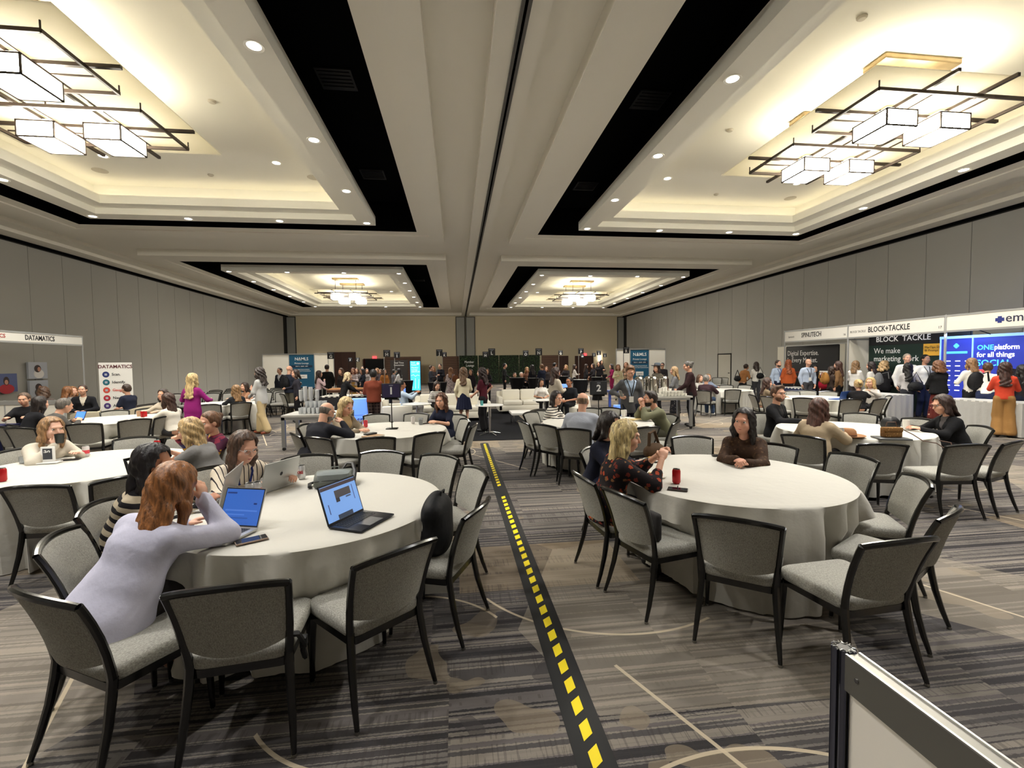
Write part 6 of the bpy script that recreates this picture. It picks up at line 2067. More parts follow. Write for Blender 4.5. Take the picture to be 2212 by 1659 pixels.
person('man in pale clothes lounging low in the white armchair', (GY(872, 850, 13.3)[0], 13.3, 0), RZ(-75), dict(lod=1, pose='sit', man=True, H=1.72, lean=-14, slide=.05, hair=('short', BLKH), skin=TAN, top=tp((176, 192, 208), sleeve=.9), bottom=tp((150, 148, 146)), r='tchat', l='tchat', face=False))
person('young woman in a white tee seated on the cream sofa end', (GY(1168, 830, 14.6)[0], 14.6, 0), RZ(186), dict(lod=1, pose='sit', H=1.6, lean=10, nod=18, hair=('long', BLKH), hlen=.34, skin=OLIVE, top=tp((232, 228, 222), sleeve=.35), bottom=tp(BLACKC), r='lap', l='lap'))
person('man in a black polo seated in the round white armchair', (GY(1230, 835, 13.2)[0], 13.2, 0), RZ(140), dict(lod=1, pose='sit', man=True, H=1.74, hair=('short', BLKH), skin=TAN, glasses=(20, 20, 20), top=tp((30, 32, 36), sleeve=.4), bottom=tp(BLACKC), r='lap', l='lap'))
standY(1198, 797, 11.3, -68, 'woman in an oatmeal blazer standing behind the striped top', lod=1, hair=('long', (62, 42, 36)), hlen=.26, top=dict(rgb=(190, 180, 164), vee=.30, shirt=(28, 26, 28), hem=.16, name='blazer'), bottom=tp(BLACKC), r='front', l='down')
# --- buffet line and registration crowd
standY(806, 801, 11.9, 6, 'man in a rust sweater and plaid trousers at the buffet', lod=1, man=True, fat=1.05, hair=('short', BLKH), skin=TAN, top=tp((118, 58, 42), hem=.05, name='sweater'), bottom=dict(mat=plaid('dark_plaid', (40, 30, 32), (92, 76, 70))), face=False, r='front', l='front')
standY(739, 806, 14.6, -60, 'blonde woman in black leaning over the buffet', lod=1, lean=16, hair=('bob', (214, 190, 150)), top=tp((26, 26, 28), name='jacket'), bottom=tp(BLACKC), r='reach', l='reach', face=False)
standY(706, 789, 20.0, 10, 'tall man in a long black coat', lod=2, man=True, hair=('short', DKBRN), top=tp((26, 25, 24), hem=.48, name='coat'), bottom=tp(BLACKC))
standY(687, 803, 17.5, -60, 'woman in a pale pink shirt with dark hair near the teal booth', lod=2, hair=('long', DKBRN), top=tp((190, 164, 166)), bottom=tp(BLACKC), r='chin', l='lowfront')
standY(738, 798, 18.5, 150, 'woman with long brown hair behind the blonde woman in black', lod=2, hair=('long', (100, 68, 46)), top=tp((44, 38, 38)), bottom=tp(BLACKC))
standY(763, 797, 21.5, 176, 'woman in a patterned blouse with a mustard skirt', lod=2, hair=('long', (120, 60, 40)), top=dict(mat=floral('mono_floral', (190, 176, 176), ((50, 40, 44), (90, 70, 76), (40, 34, 38)), 14, .3)), bottom=dict(kind='skirt', rgb=(180, 140, 66), len=.6), r='phone', l='phone')
for i_, (px, hd, Y, fc, hr, tc, bc, lb) in enumerate((
        (771, 797, 24, 170, (92, 60, 40), (120, 112, 110), BLACKC, 'brunette in grey behind the patterned blouse'),
        (784, 798, 22, 120, (30, 24, 24), (34, 36, 46), NAVY, 'dark-haired person in navy near the buffet doorway'),
        (792, 798, 25, 200, (70, 50, 40), (150, 140, 136), BLACKC, 'woman in light grey at the dark doorway'),
        (783, 792, 30, 180, (40, 30, 28), (40, 40, 46), BLACKC, 'man in dark suit inside the dark doorway'),
        (822, 800, 26, 160, (90, 66, 50), (52, 44, 44), BLACKC, 'person in brown beside the wood screen'),
        (815, 797, 24, 160, (150, 112, 76), (70, 60, 62), BLACKC, 'blond person in dark grey beside the wood screen'),
        (830, 799, 22, -150, (60, 44, 36), (172, 112, 58), (40, 36, 36), 'woman in a mustard jacket by the wood screen'),
        (850, 802, 24, -60, (30, 24, 24), (96, 96, 102), BLACKC, 'man in a grey top beside the white blouse'),
        (863, 798, 23, 60, (30, 24, 24), (226, 226, 228), CHAR, 'woman in a white blouse before the wood screen'),
        (930, 791, 24, -100, (70, 50, 38), (52, 54, 62), CHAR, 'man in a charcoal suit under sign J'),
        (951, 787, 25, 160, (50, 36, 30), (30, 30, 36), BLACKC, 'man in a black suit and tie under sign K'),
        (937, 794, 27, 150, (150, 100, 60), (60, 50, 50), BLACKC, 'auburn-haired person between the two suits'),
        (1017, 803, 20, 170, (60, 42, 36), (40, 34, 40), BLACKC, 'face peeking past the cream sweater'),
        (1053, 805, 21, 170, (70, 50, 40), (32, 30, 34), BLACKC, 'dark figure behind the maroon blouse'),
        (1089, 786, 24, -100, (24, 20, 20), (28, 28, 28), BLACKC, 'man in black standing before the green hedge wall'),
        (1150, 790, 22, 20, (34, 26, 24), (30, 30, 36), BLACKC, 'dark-haired woman in black under sign N'),
        (1138, 795, 23, 175, (184, 142, 92), (150, 110, 90), BLACKC, 'blonde woman facing the room under sign O'),
        (1171, 788, 21.5, 30, (120, 84, 54), (36, 40, 58), NAVY, 'man in a navy suit with sandy hair'),
        (1180, 794, 25, 170, (130, 84, 56), (60, 54, 54), BLACKC, 'auburn-haired person behind the navy suit'),
        (1197, 785, 24, -60, (22, 18, 18), (36, 36, 40), BLACKC, 'tall dark-haired man behind the oatmeal blazer'),
        (1223, 790, 24, 150, (186, 146, 96), (46, 42, 44), BLACKC, 'blonde woman in dark grey under sign Q'),
        (1240, 789, 26, -90, (60, 42, 34), (190, 184, 176), BLACKC, 'woman in pale grey near sign P'),
        (1265, 788, 26, -80, (52, 36, 30), (40, 38, 40), BLACKC, 'woman in black at the tall table under sign P'),
        (1282, 787, 25, 100, (56, 38, 32), (36, 34, 38), BLACKC, 'woman in black facing the tall table under sign S'),
        (1293, 783, 28, 160, (50, 34, 30), (34, 32, 36), BLACKC, 'woman in black near the glowing sconce'),
        (1298, 779, 29, 200, (40, 28, 26), (40, 36, 40), BLACKC, 'tall woman in dark grey near the glowing sconce'),
        (1322, 788, 24, 90, (40, 28, 28), (124, 24, 68), (124, 24, 68), 'woman in a magenta jumpsuit'),
        (1335, 789, 20, 160, (140, 98, 62), (206, 196, 160), CREAM, 'brown-haired woman in pale yellow behind the grey blazer'),
        (1353, 784, 22, 140, (140, 100, 68), (160, 134, 108), BLACKC, 'woman with wavy hair before the teal banner'),
        (1431, 785, 20, 150, (34, 28, 26), (52, 50, 54), BLACKC, 'man in dark grey behind the cowboy hat'))):
    man_ = ' man ' in ' ' + lb or lb.startswith('tall dark')
    standY(px, hd, Y, fc, lb, lod=2, man=man_, hair=('short' if man_ else 'long', hr), top=tp(tc), bottom=tp(bc), r=('chat', 'front', 'down', 'phone')[i_ % 4], l=('down', 'front', 'lowfront')[i_ % 3])
for px, py, Y, fc, hr, tc, lb in ((1112, 815, 22, 180, (90, 60, 44), (150, 150, 152), 'bearded man seated before the hedge in light grey'), (1126, 814, 23, 180, (214, 206, 200), (46, 44, 48), 'person in a pale headscarf seated before the hedge')):
    x_, _, z_ = GY(px, py, Y)
    person(lb, (x_, Y, 0), RZ(fc), dict(lod=2, pose='sit', H=1.68, hair=('short', hr), top=tp(tc), bottom=tp(BLACKC)))
# --- coffee station
standY(1420, 789, 14.4, 120, 'woman in a grey cowboy hat behind the coffee urns', lod=1, H=1.64, hair=('long', DKBRN), top=tp((88, 82, 70)), bottom=tp(BLACKC), r='lowfront', l='lowfront')
standY(1459, 795, 13.0, 60, 'blonde woman in a grey top and dotted skirt at the coffee station', lod=1, hair=('long', (176, 144, 104)), hlen=.22, top=tp((110, 110, 112)), bottom=dict(kind='skirt', mat=floral('dots', (22, 22, 26), ((190, 180, 170), (190, 180, 170), (150, 140, 130)), 26, .16), len=.66), face=False, r='lowfront', l='front')
stand(1493, 787, 921, 72, 'grey-haired man with a ponytail in a dark maroon shirt pouring coffee', lod=0, man=True, H=1.74, lean=6, nod=16, hair=('bun', (96, 92, 88)), skin=FAIR, top=tp((48, 30, 32), hem=.10, loose=1.1, name='shirt'), bottom=tp((30, 28, 30)), r='lowfront', l=(-.12, .36, 1.0), face=False)
# --- table near the service door
sit(1517, 'man in a plum jacket and jeans seated by the coffee station', 0, 0, 0, lod=1, man=True, H=1.74, hair=('short', GREYH), top=tp((64, 46, 52), hem=.10, name='jacket'), bottom=tp((66, 84, 112)), shoes=(206, 202, 198), face=False)
person('woman seated beyond the plum jacket with brown hair', (7.6, 15.6, 0), RZ(-160), dict(lod=2, aimx=1512, pose='sit', H=1.6, hair=('long', (92, 66, 50)), top=tp((180, 176, 168)), bottom=tp(BLACKC)))
person('woman with a light bob seated past the plum jacket', (8.4, 16.2, 0), RZ(180), dict(lod=2, aimx=1530, pose='sit', H=1.6, hair=('bob', (150, 118, 84)), top=tp((130, 140, 160)), bottom=tp(BLACKC)))
# --- trade booth crowd
stand(1603, 786, 868, -70, 'woman in a tan shawl and black dress bending by the service door', lod=1, lean=22, hair=('bun', DKBRN), skin=OLIVE, top=tp((150, 102, 60), sleeve=.5, name='shawl'), bottom=dict(kind='skirt', rgb=BLACKC, len=.6), r='lowfront', l='lowfront', face=False)
stand(1633, 784, 868, -20, 'woman in a white top with a black shoulder bag', lod=1, hair=('long', DKBRN), hlen=.2, top=tp((232, 228, 218)), bottom=tp(CHAR), face=False, r='strap', l='lowfront')
sit(1621, 'woman in a tan jacket with brown hair at the booth-side table', 0, 0, .05, lod=1, H=1.62, hair=('long', (70, 48, 40)), hlen=.24, top=tp((128, 112, 92)), bottom=tp(BLACKC), face=False)
person('woman in black reading at the booth-side table', (9.0, 12.35, 0), RZ(190), dict(lod=1, pose='sit', H=1.6, lean=16, nod=16, hair=('long', (112, 74, 52)), top=tp((34, 32, 36)), bottom=tp(BLACKC)))
stand(1678, 780, 877, 186, 'man in a light blue shirt under the black expertise banner', lod=1, man=True, hair=('short', DKBRN), beard=(70, 50, 40), top=tp((166, 180, 200)), bottom=tp(NAVY), badge=(40, 60, 110))
stand(1702, 779, 878, -24, 'woman in an orange blouse with long auburn hair', lod=1, hair=('long', (142, 74, 40)), hlen=.34, top=tp((164, 78, 38), hem=.05), bottom=tp((34, 30, 32)), face=False)
stand(1743, 777, 885, 170, 'bald man in a pale blue shirt at the expertise booth', lod=1, man=True, hair=('bald', BRN), skin=FAIR, top=tp((176, 188, 208)), bottom=tp(CHAR), badge=(60, 60, 70))
stand(1757, 792, 884, 160, 'woman in black carrying a red tote bag', lod=1, hair=('long', BLKH), hlen=.2, skin=OLIVE, top=tp((28, 26, 28), sleeve=.35), bottom=tp(BLACKC), r=(.10, .22, 1.32), l='down')
stand(1793, 796, 892, -110, 'dark-haired woman with a mustard backpack', lod=1, hair=('long', DKBRN), skin=OLIVE, top=tp((60, 48, 42)), bottom=tp(BLACKC), r='front', face=True, l='lowfront')
stand(1811, 783, 893, 30, 'woman with long brown hair deep in the booth crowd', lod=2, hair=('long', (70, 46, 38)), top=tp((120, 90, 60)), bottom=tp(BLACKC))
stand(1845, 782, 892, -66, 'woman in a white sweater with dark blonde hair', lod=1, hair=('long', (140, 108, 74)), hlen=.22, top=tp((232, 228, 222)), bottom=tp((70, 66, 66)), r='lowfront', l='lowfront', face=False)
stand(1882, 784, 899, 20, 'dark-haired woman with a grey backpack under the BLOCK TACKLE banner', lod=1, hair=('long', (44, 32, 30)), hlen=.2, top=tp((200, 196, 190)), bottom=tp(CHAR), face=False)
stand(1906, 782, 896, -80, 'woman in black with blonde curls turned to the booth', lod=1, fat=1.2, hair=('curly', (190, 156, 110)), hlen=.14, top=tp((28, 27, 30), hem=.12, name='jacket'), bottom=tp(BLACKC), r='lowfront', l='lowfront', face=False)
person('blonde woman in black seen from behind at the booth-side table', (9.85, 10.05, 0), RZ(-30), dict(lod=1, pose='sit', H=1.6, hair=('bun', (196, 164, 112)), top=tp((30, 29, 32)), bottom=tp(BLACKC), r='tchat', face=False))
person('blonde woman facing the room at the booth-side table', (10.75, 10.6, 0), RZ(110), dict(lod=1, pose='sit', H=1.62, hair=('long', (210, 176, 118)), hlen=.22, top=tp((196, 190, 184)), bottom=tp(BLACKC), l='tchat'))
stand(1955, 766, 903, 150, 'grey-haired man in a white shirt behind the booth counter', lod=1, man=True, hair=('short', (150, 136, 122)), top=tp((214, 212, 208)), bottom=tp(CHAR))
stand(1993, 768, 905, 170, 'dark-haired man in a white polo with a black badge', lod=1, man=True, fat=1.1, hair=('short', BLKH), skin=OLIVE, top=tp((230, 226, 214)), bottom=tp((34, 40, 66)), badge=(30, 30, 34))
stand(1959, 787, 908, -34, 'woman with straight black hair and a black shoulder bag', lod=1, hair=('long', BLKH), hlen=.34, top=tp((170, 166, 166)), bottom=tp((40, 40, 46)), face=False, r='strap', l='lowfront')
stand(2025, 782, 920, -16, 'woman with brown curls in black and a rust paisley skirt', lod=1, fat=1.15, hair=('curly', (118, 78, 50)), hlen=.12, top=tp((26, 26, 28), hem=.05), bottom=dict(kind='skirt', mat=floral('paisley', (96, 40, 36), ((190, 150, 130), (60, 24, 24), (150, 90, 80)), 12, .28), len=.72), face=False, r='lowfront', l='lowfront')
stand(2096, 777, 924, -24, 'woman in white with a black backpack at the blue booth', lod=1, hair=('long', (150, 112, 76)), hlen=.16, top=tp((226, 222, 214)), bottom=tp((34, 34, 38)), face=False, r='strap', l='strap')
stand(2126, 783, 928, -60, 'man in a white shirt bending over the booth table', lod=1, man=True, lean=20, hair=('short', (92, 66, 48)), top=tp((230, 226, 218)), bottom=tp((40, 48, 78)), r='reach', l='reach', face=False)
stand(2166, 786, 944, -46, 'woman in a coral top and tan wide trousers', lod=0, H=1.62, hair=('long', (64, 40, 34)), hlen=.34, top=tp((206, 72, 50), sleeve=.5, name='top'), bottom=tp((158, 118, 70), wide=1.5), face=False, r='front', l='front')
stand(2206, 792, 936, -20, 'person in dark clothes beyond the coral top', lod=1, hair=('long', BLKH), top=tp((34, 32, 36)), bottom=tp(NAVY), face=False)
# ------------------------------------------------------------------ things on the tables
TZ = .766


def on(px, py, z=TZ):
    return G(px, py, z)


def laptop(label, a, b, body, scr_cols, ang=105, lid=.245, emit=1.0, keys=True, logo=False):
    """a, b: hinge ends (left/right of the user) on the table; lid and deck open to the user's side"""
    a = Vector(a); b = Vector(b); u = (b - a); w_ = u.length; u.normalize()
    rz = math.atan2(u.y, u.x)
    t = thing('laptop', label, 'laptop', (a + b) / 2, rz)
    d_ = .243
    base = obj('base', MB().rbox((-w_ / 2, -d_, 0.002), (w_ / 2, .004, .015), .003), body, t)
    km = MB()
    if keys:
        for r_ in range(5):
            for k in range(13):
                x0 = -w_ / 2 + .03 + k * (w_ - .06) / 13
                km.box((x0, -.035 - r_ * .021, .0148), (x0 + (w_ - .06) / 13 - .003, -.018 - r_ * .021, .0165))
        kb = obj('keyboard', km, mat('key_black', (26, 26, 28), .5), base); kb['kind'] = 'stuff'
        obj('trackpad', MB().box((-.07, -d_ + .015, .0146), (.07, -d_ + .105, .0154)), mat('trackpad_grey', (70, 72, 78), .35, .3), base)
    A = math.radians(ang - 90)
    L_ = lambda x, h, o: (x, math.sin(A) * h - math.cos(A) * o * -1 * -1, .014 + math.cos(A) * h + math.sin(A) * o * -1)
    lidm = MB().slab(L_(-w_ / 2, 0, 0), L_(w_ / 2, 0, 0), L_(w_ / 2, lid, 0), L_(-w_ / 2, lid, 0), .007)
    ld = obj('lid', lidm, body, t)
    obj('screen_bezel', MB().slab(L_(-w_ / 2 + .003, .006, .0008), L_(w_ / 2 - .003, .006, .0008), L_(w_ / 2 - .003, lid - .004, .0008), L_(-w_ / 2 + .003, lid - .004, .0008), .0004), BLK, ld)
    sm = mat('laptop_screen_%d_%d_%d' % scr_cols, scr_cols, .3, emit=emit)
    obj('screen', MB().slab(L_(-w_ / 2 + .008, .014, .0016), L_(w_ / 2 - .008, .014, .0016), L_(w_ / 2 - .008, lid - .010, .0016), L_(-w_ / 2 + .008, lid - .010, .0016), .0004), sm, ld)
    return t, ld, L_, w_


SPGR = mat('laptop_silver', (186, 186, 184), .35, .7); MIDN = mat('laptop_midnight', (36, 38, 46), .35, .6)


def screen_blocks(ld, L_, w_, lid, blocks):
    for x0, x1, h0, h1, col in blocks:
        m = mat('ui_%d_%d_%d' % col, col, .4, emit=.5)
        obj('screen_graphic', MB().slab(L_(x0 * w_, h0 * lid, .0024), L_(x1 * w_, h0 * lid, .0024), L_(x1 * w_, h1 * lid, .0024), L_(x0 * w_, h1 * lid, .0024), .0004), m, ld)


t, ld, L_, w_ = laptop('dark blue laptop with a page open, near the table edge', on(710, 1143), on(786, 1106), MIDN, (118, 160, 224), 108, .25, .6)
screen_blocks(ld, L_, w_, .25, [(-.475, .475, .86, .95, (60, 48, 54)), (-.15, .28, .58, .78, (70, 66, 70)), (-.15, -.05, .48, .6, (40, 38, 44)), (.12, .26, .52, .56, (70, 84, 110)), (-.2, .2, .06, .17, (50, 60, 78)), (-.38, -.36, .25, .5, (60, 70, 110)), (.34, .36, .4, .8, (70, 84, 130))])
t, ld, L_, w_ = laptop('silver laptop with a blue screen before the lavender cardigan', on(470, 1141), on(556, 1146), SPGR, (52, 96, 178), 112, .24, .45)
screen_blocks(ld, L_, w_, .24, [(-.44, -.2, .84, .88, (30, 52, 110)), (.28, .36, .58, .62, (24, 40, 96)), (-.4, .4, .40, .44, (70, 112, 190)), (-.4, .1, .3, .33, (70, 112, 190)), (-.4, .2, .22, .25, (40, 78, 150))])


def closed_back_laptop(label, hl, hr, logo):
    """seen from behind: hinge ends as the camera sees them (left, right)"""
    t, ld, L_, w_ = laptop(label, hr, hl, SPGR, (200, 205, 215), 104, .235, .5)
    if logo:
        lg = MB()
        lg.add([L_(x * .016, .118 + z * .016, -.0082) for x, z in [(math.cos(k * math.pi / 8) * (1 - .12 * abs(math.cos(k * math.pi / 8 - .8))), math.sin(k * math.pi / 8)) for k in range(16)]], [tuple(range(16))])
        lg.add([L_(x * .016, .118 + z * .016, -.0084) for x, z in ((0.0, 1.15), (-.25, 1.35), (-.3, 1.7), (-.05, 1.5))], [(0, 1, 2, 3)])
        obj('logo', lg, INKK, ld)


closed_back_laptop('silver laptop seen from behind, before the clear-glasses woman', on(562, 1070), on(637, 1044), True)
closed_back_laptop('second silver laptop before the striped black sweater', on(470, 1103), on(510, 1062), False)
# phones
def phone(label, p, rz, l_=.155, w_=.076, col=(24, 24, 28), ring=False):
    t = thing('phone', label, 'phone', p, rz)
    obj('case', MB().rbox((-w_ / 2, -l_ / 2, 0), (w_ / 2, l_ / 2, .010), .004), mat('case_%d_%d_%d' % col, col, .5), t)
    obj('screen', MB().box((-w_ / 2 + .004, -l_ / 2 + .004, .0098), (w_ / 2 - .004, l_ / 2 - .004, .0108)), mat('phone_glass', (22, 26, 34), .1, spec=.8), t)
    if ring:
        obj('ring_grip', MB().tube([(.011 * math.cos(a), 0, .022 + .011 * math.sin(a)) for a in [k * math.pi / 8 for k in range(17)]], .003, 6), BLKM, t)
    return t


phone('black phone lying beside the lavender elbow', on(543, 1168), math.radians(-58), .165, .08, (150, 128, 112))
phone('dark phone with a raised ring grip by the lone red can', on(1464, 1058), math.radians(58), .15, .075, (58, 44, 40), True)
phone('black phone before the framed table card', on(154, 993), math.radians(-75))
phone('black phone beside the sleeping notebook at the numeral one table', on(918, 915), math.radians(-60))
phone('dark phone under the cup of the brown lace blouse', on(1555, 985, TZ), math.radians(70))
# cans
CANB = mat('can_aluminium', (196, 196, 194), .28, .9)


def can(label, p, col, band=None, txt=None, group=None, rz=0):
    t = thing('drink_can', label, 'can', p, rz, group)
    obj('body', MB().lathe([(.026, 0), (.0255, .003), (.033, .014), (.033, .104), (.027, .118)], n=22), col, t)
    obj('lid', MB().lathe([(0, .116), (.023, .116), (.026, .122), (.027, .118)], n=22), CANB, t)
    if band:
        obj('label_band', MB().lathe([(.0333, .035), (.0333, .075)], n=22), band, t)
    if txt:
        text(txt, .034, mat('can_red_ink', (170, 24, 36), .5), t, (0, -.0345, .062), bold=.001, sx=.7)


REDC = mat('can_red', (176, 20, 28), .3, .3); SILC = mat('can_silver', (206, 206, 206), .3, .6); PINKC = mat('can_pink', (214, 70, 80), .35, .3)
can('silver can with red lettering beside the grey backpack', on(652, 1034), SILC, None, 'OKE')
can('silver can standing between the two silver laptops', on(540, 1077), SILC, PINKC, None)
can('second silver can touching the white laptop lid', on(556, 1074), SILC, PINKC, None)
can('lone red can on the bare white tablecloth', on(1461, 1044), REDC)
can('red can held by the blonde woman in grey', on(340, 972), REDC)
can('red can at the near edge of the framed card table', on(5, 1040), REDC)
can('white and pink can by the framed card', on(186, 986), mat('can_white', (220, 214, 212), .35, .2), PINKC)
can('pink can on the numeral one table', on(790, 923), PINKC)
can('white can beside the iced coffee', on(892, 915), mat('can_white', (220, 214, 212), .35, .2), None, None)
can('white can beside the felt hat', on(1817, 945), SILC, REDC)
for k, px in enumerate((308, 314)):
    can('red can beside the coffee cup on the tablet table', on(px, 901), REDC, None, None, 'red cans on the tablet table')
can('tall white can at the numeral two table', on(1350, 899), mat('can_white', (220, 214, 212), .35, .2))
# cups and glasses
def cup(label, p, r0, r1, h, m, drink=None):
    t = thing('drink_cup', label, 'cup', p)
    obj('wall', MB().lathe([(0, .0), (r0, 0), (r1, h), (r1 - .003, h), (r0 - .003, .006), (0, .006)], n=18), m, t)
    if drink:
        obj('drink', MB().lathe([(0, .007), (r0 - .004, .007), (r0 + (r1 - r0) * .7 - .004, h * .7), (0, h * .7)], n=18), mat('drink_%d_%d_%d' % drink, drink, .2), t)


CLR = mat('clear_cup', (226, 230, 232), .1, trans=.8)
cup('iced coffee in a clear cup by the navy dress', on(909, 917), .032, .043, .115, CLR, (60, 34, 24))
cup('clear cup of dark drink before the beige jacket', on(779, 922), .03, .042, .11, CLR, (40, 26, 22))
cup('small glass behind the framed table card', on(52, 1000), .035, .04, .07, CLR)
cup('white cup in the hands of the brown lace blouse', on(1586, 990), .030, .040, .07, CHINA)
cup('paper cup on the tablet table', on(300, 899), .032, .042, .11, mat('kraft_cup', (176, 140, 110), .7))
cup('white paper cup beside the woven handbag', on(1957, 928), .033, .044, .14, PAPER)
cup('white tumbler on the numeral two table', on(1346, 900), .032, .040, .12, PAPER)
cup('blue-banded can cup on the chrome-foot table', on(1041, 876, .752), .033, .033, .12, mat('teal_can', (90, 170, 170), .4, .3))
cup('white cup on the chrome-foot table', on(1034, 875, .752), .034, .036, .115, PAPER)


def hand_point(who, arm, fwd=.09):
    """world point in front of a person's palm (arm 0 right, 1 left)"""
    root_, k_ = who; S_, E_, W_, q_ = k_['arm'][arm]
    a_ = root_.rotation_euler.z; p_ = W_ + fwd * np.array([-.25 * q_, .0, .95])
    return (root_.location.x + p_[0] * math.cos(a_) - p_[1] * math.sin(a_), root_.location.y + p_[0] * math.sin(a_) + p_[1] * math.cos(a_), float(p_[2]))


hp_ = hand_point(P6, 0, .05)
dc = thing('coffee_cup', 'dark cup at the lips of the woman in cream knit', 'cup', (hp_[0] + .03, hp_[1] + .01, hp_[2] - .02))
obj('wall', MB().lathe([(0, 0), (.034, 0), (.043, .10), (.040, .10), (.030, .006), (0, .006)], n=18), mat('smoked_cup', (40, 44, 38), .15, trans=.3), dc)
# plates with food
for label, p, cols in (('white plate of food before the floral dress', on(1411, 995), ((178, 92, 60), (196, 152, 82), (120, 60, 44))), ('small white plate at the elbow of the floral dress', on(1413, 1030), ((60, 62, 34), (206, 180, 120), (80, 60, 40))),
                       ('small plate before the beige jacket', on(751, 924), ((150, 110, 70), (120, 84, 60), (160, 120, 80)))):
    t = thing('plate', label, 'plate', p)
    obj('dish', MB().lathe([(0, 0), (.05, 0), (.10, .012), (.098, .016), (.05, .006), (0, .006)], n=26), CHINA, t)
    for k, cl in enumerate(cols):
        obj('food', rings(MB(), outline(.026, .022, .02, -.02, .012, 3), [(1, .007), (1.1, .022), (.6, .034)], 0), mat('food_%d_%d_%d' % cl, cl, .7), t, (.035 * math.cos(k * 2.1), .035 * math.sin(k * 2.1), 0))
# number signs
for num, px, py, y_t in (('1', 847, 926, 0), ('2', 1293, 913, 0)):
    p = on(px, py)
    t = thing('number_sign', 'black table sign showing the numeral %s on a slim pole' % ('one' if num == '1' else 'two'), 'sign', p)
    k_ = p[1] / F_PX
    ph = .44 if num == '1' else .42
    obj('base', MB().rbox((-.09, -.07, 0), (.09, .07, .012), .004), BLKM, t)
    obj('pole', MB().tube([(0, 0, .01), (0, 0, ph + .06)], .008, 8), BLKM, t)
    obj('clamp', MB().box((-.02, -.02, .10), (.02, .02, .112)), BLKM, t)
    obj('tray', MB().box((-.10, -.025, ph + .02), (.10, .03, ph + .05)), BLKM, t)
    fr = obj('frame', MB().rbox((-.145, -.012, ph + .04), (.145, .012, ph + .27), .005), PLATE, t)
    obj('insert', MB().box((-.132, -.0145, ph + .052), (.132, -.012, ph + .258)), mat('insert_purple' if num == '1' else 'insert_grey', (44, 36, 74) if num == '1' else (46, 48, 52), .5), fr)
    text(num, .15, INKW, t, (0, -.0165, ph + .15), bold=.005)
    obj('caption_line', MB().box((-.03, -.0165, ph + .235), (.03, -.0145, ph + .243)), PGREY, t)
# framed table card
p = on(105, 1000)
t = thing('table_card', 'white framed card showing 5 on its side on the tablecloth', 'table card', p, math.radians(8))
obj('frame', MB().rbox((-.060, -.01, .01), (.060, .01, .175), .004), WHITEP, t)
obj('card', MB().box((-.040, -.0125, .04), (.042, -.010, .155)), mat('card_dark', (58, 60, 66), .5), t)
text('5', .055, INKW, t, (.008, -.014, .125), (math.pi / 2, -math.pi / 2, 0), bold=.001)
text('AE\nOD', .018, INKW, t, (-.018, -.014, .125))
obj('base', MB().rbox((-.10, -.06, 0), (.10, .05, .012), .004), WHITEP, t)
# tablet on the tablet table
t, ld, L_, w_ = laptop('small tablet with a blue screen before the grey suit', on(160, 908), on(181, 908), BLK, (70, 120, 232), 112, .17, 1.2, False)
t, ld, L_, w_ = laptop('small laptop with a blue lid on the booth-side table', on(1833, 862), on(1812, 864), mat('lid_blue', (60, 96, 170), .4, .3), (80, 120, 200), 105, .2, .8, False)
# notebooks and pens
for label, p, rz, cl in (('yellow notebook before the olive jacket', on(1377, 907), .25, (206, 182, 122)), ('brown notebook with a black wallet on the numeral one table', on(806, 943), .9, (150, 120, 86))):
    t = thing('notebook', label, 'notebook', p, rz)
    obj('cover', MB().rbox((-.13, -.09, 0), (.13, .09, .016), .003), mat('cover_%d_%d_%d' % cl, cl, .6), t)
    obj('pages', MB().box((-.126, -.092, .003), (.132, .086, .013)), PAPER, t)
tag(obj('wallet', MB().rbox((-.09, -.045, 0), (.09, .045, .022), .008), BLK, None, (on(800, 941)[0], on(800, 941)[1], TZ + .017), .9), 'black wallet on the brown notebook', 'wallet')
tag(obj('paper_sheet', MB().box((-.14, -.10, 0), (.14, .10, .003)), PAPER, None, on(733, 935), .5), 'loose papers before the bald man in the suit', 'papers')
tag(obj('paper_sheet', MB().box((-.15, -.11, 0), (.15, .11, .003)), PAPER, None, on(1260, 912), .2), 'printed sheet beside the numeral two sign', 'papers')
# felt hat
FELT = cloth((158, 116, 82), 300, .05, .9, .1, 'felt')
t = thing('felt_hat', 'tan wide-brimmed felt hat on the tablecloth', 'hat', on(1832, 943))
obj('brim', MB().lathe([(.085, .006), (.12, .003), (.16, .010), (.178, .022), (.176, .026), (.15, .014), (.085, .012)], n=36, sx=1, sy=1.12), FELT, t)
obj('crown', MB().lathe([(.092, .006), (.090, .05), (.082, .085), (.06, .105), (.03, .098), (0, .09)], n=30, sx=.92, sy=1.1), FELT, t)
obj('hatband', MB().lathe([(.0935, .010), (.0925, .034)], n=30, sx=.92, sy=1.1), mat('hatband_brown', (96, 66, 46), .6), t)
# cowboy hat worn behind the urns
hx, hy, hz = GY(1420, 793, 14.4)
hh = max(1.50, min(1.64, hz)) + .005
t = thing('cowboy_hat', 'grey cowboy hat worn behind the coffee urns', 'hat', (hx, 14.4, 1.625))
HATG = cloth((88, 96, 104), 300, .05, .9, .1, 'felt')
obj('brim', MB().lathe([(.10, .0), (.16, -.006), (.20, .012), (.205, .02), (.16, .004), (.10, .01)], n=30, sx=1.05, sy=1.0), HATG, t)
obj('crown', MB().lathe([(.105, 0), (.10, .06), (.085, .10), (.05, .105), (0, .09)], n=26), HATG, t)
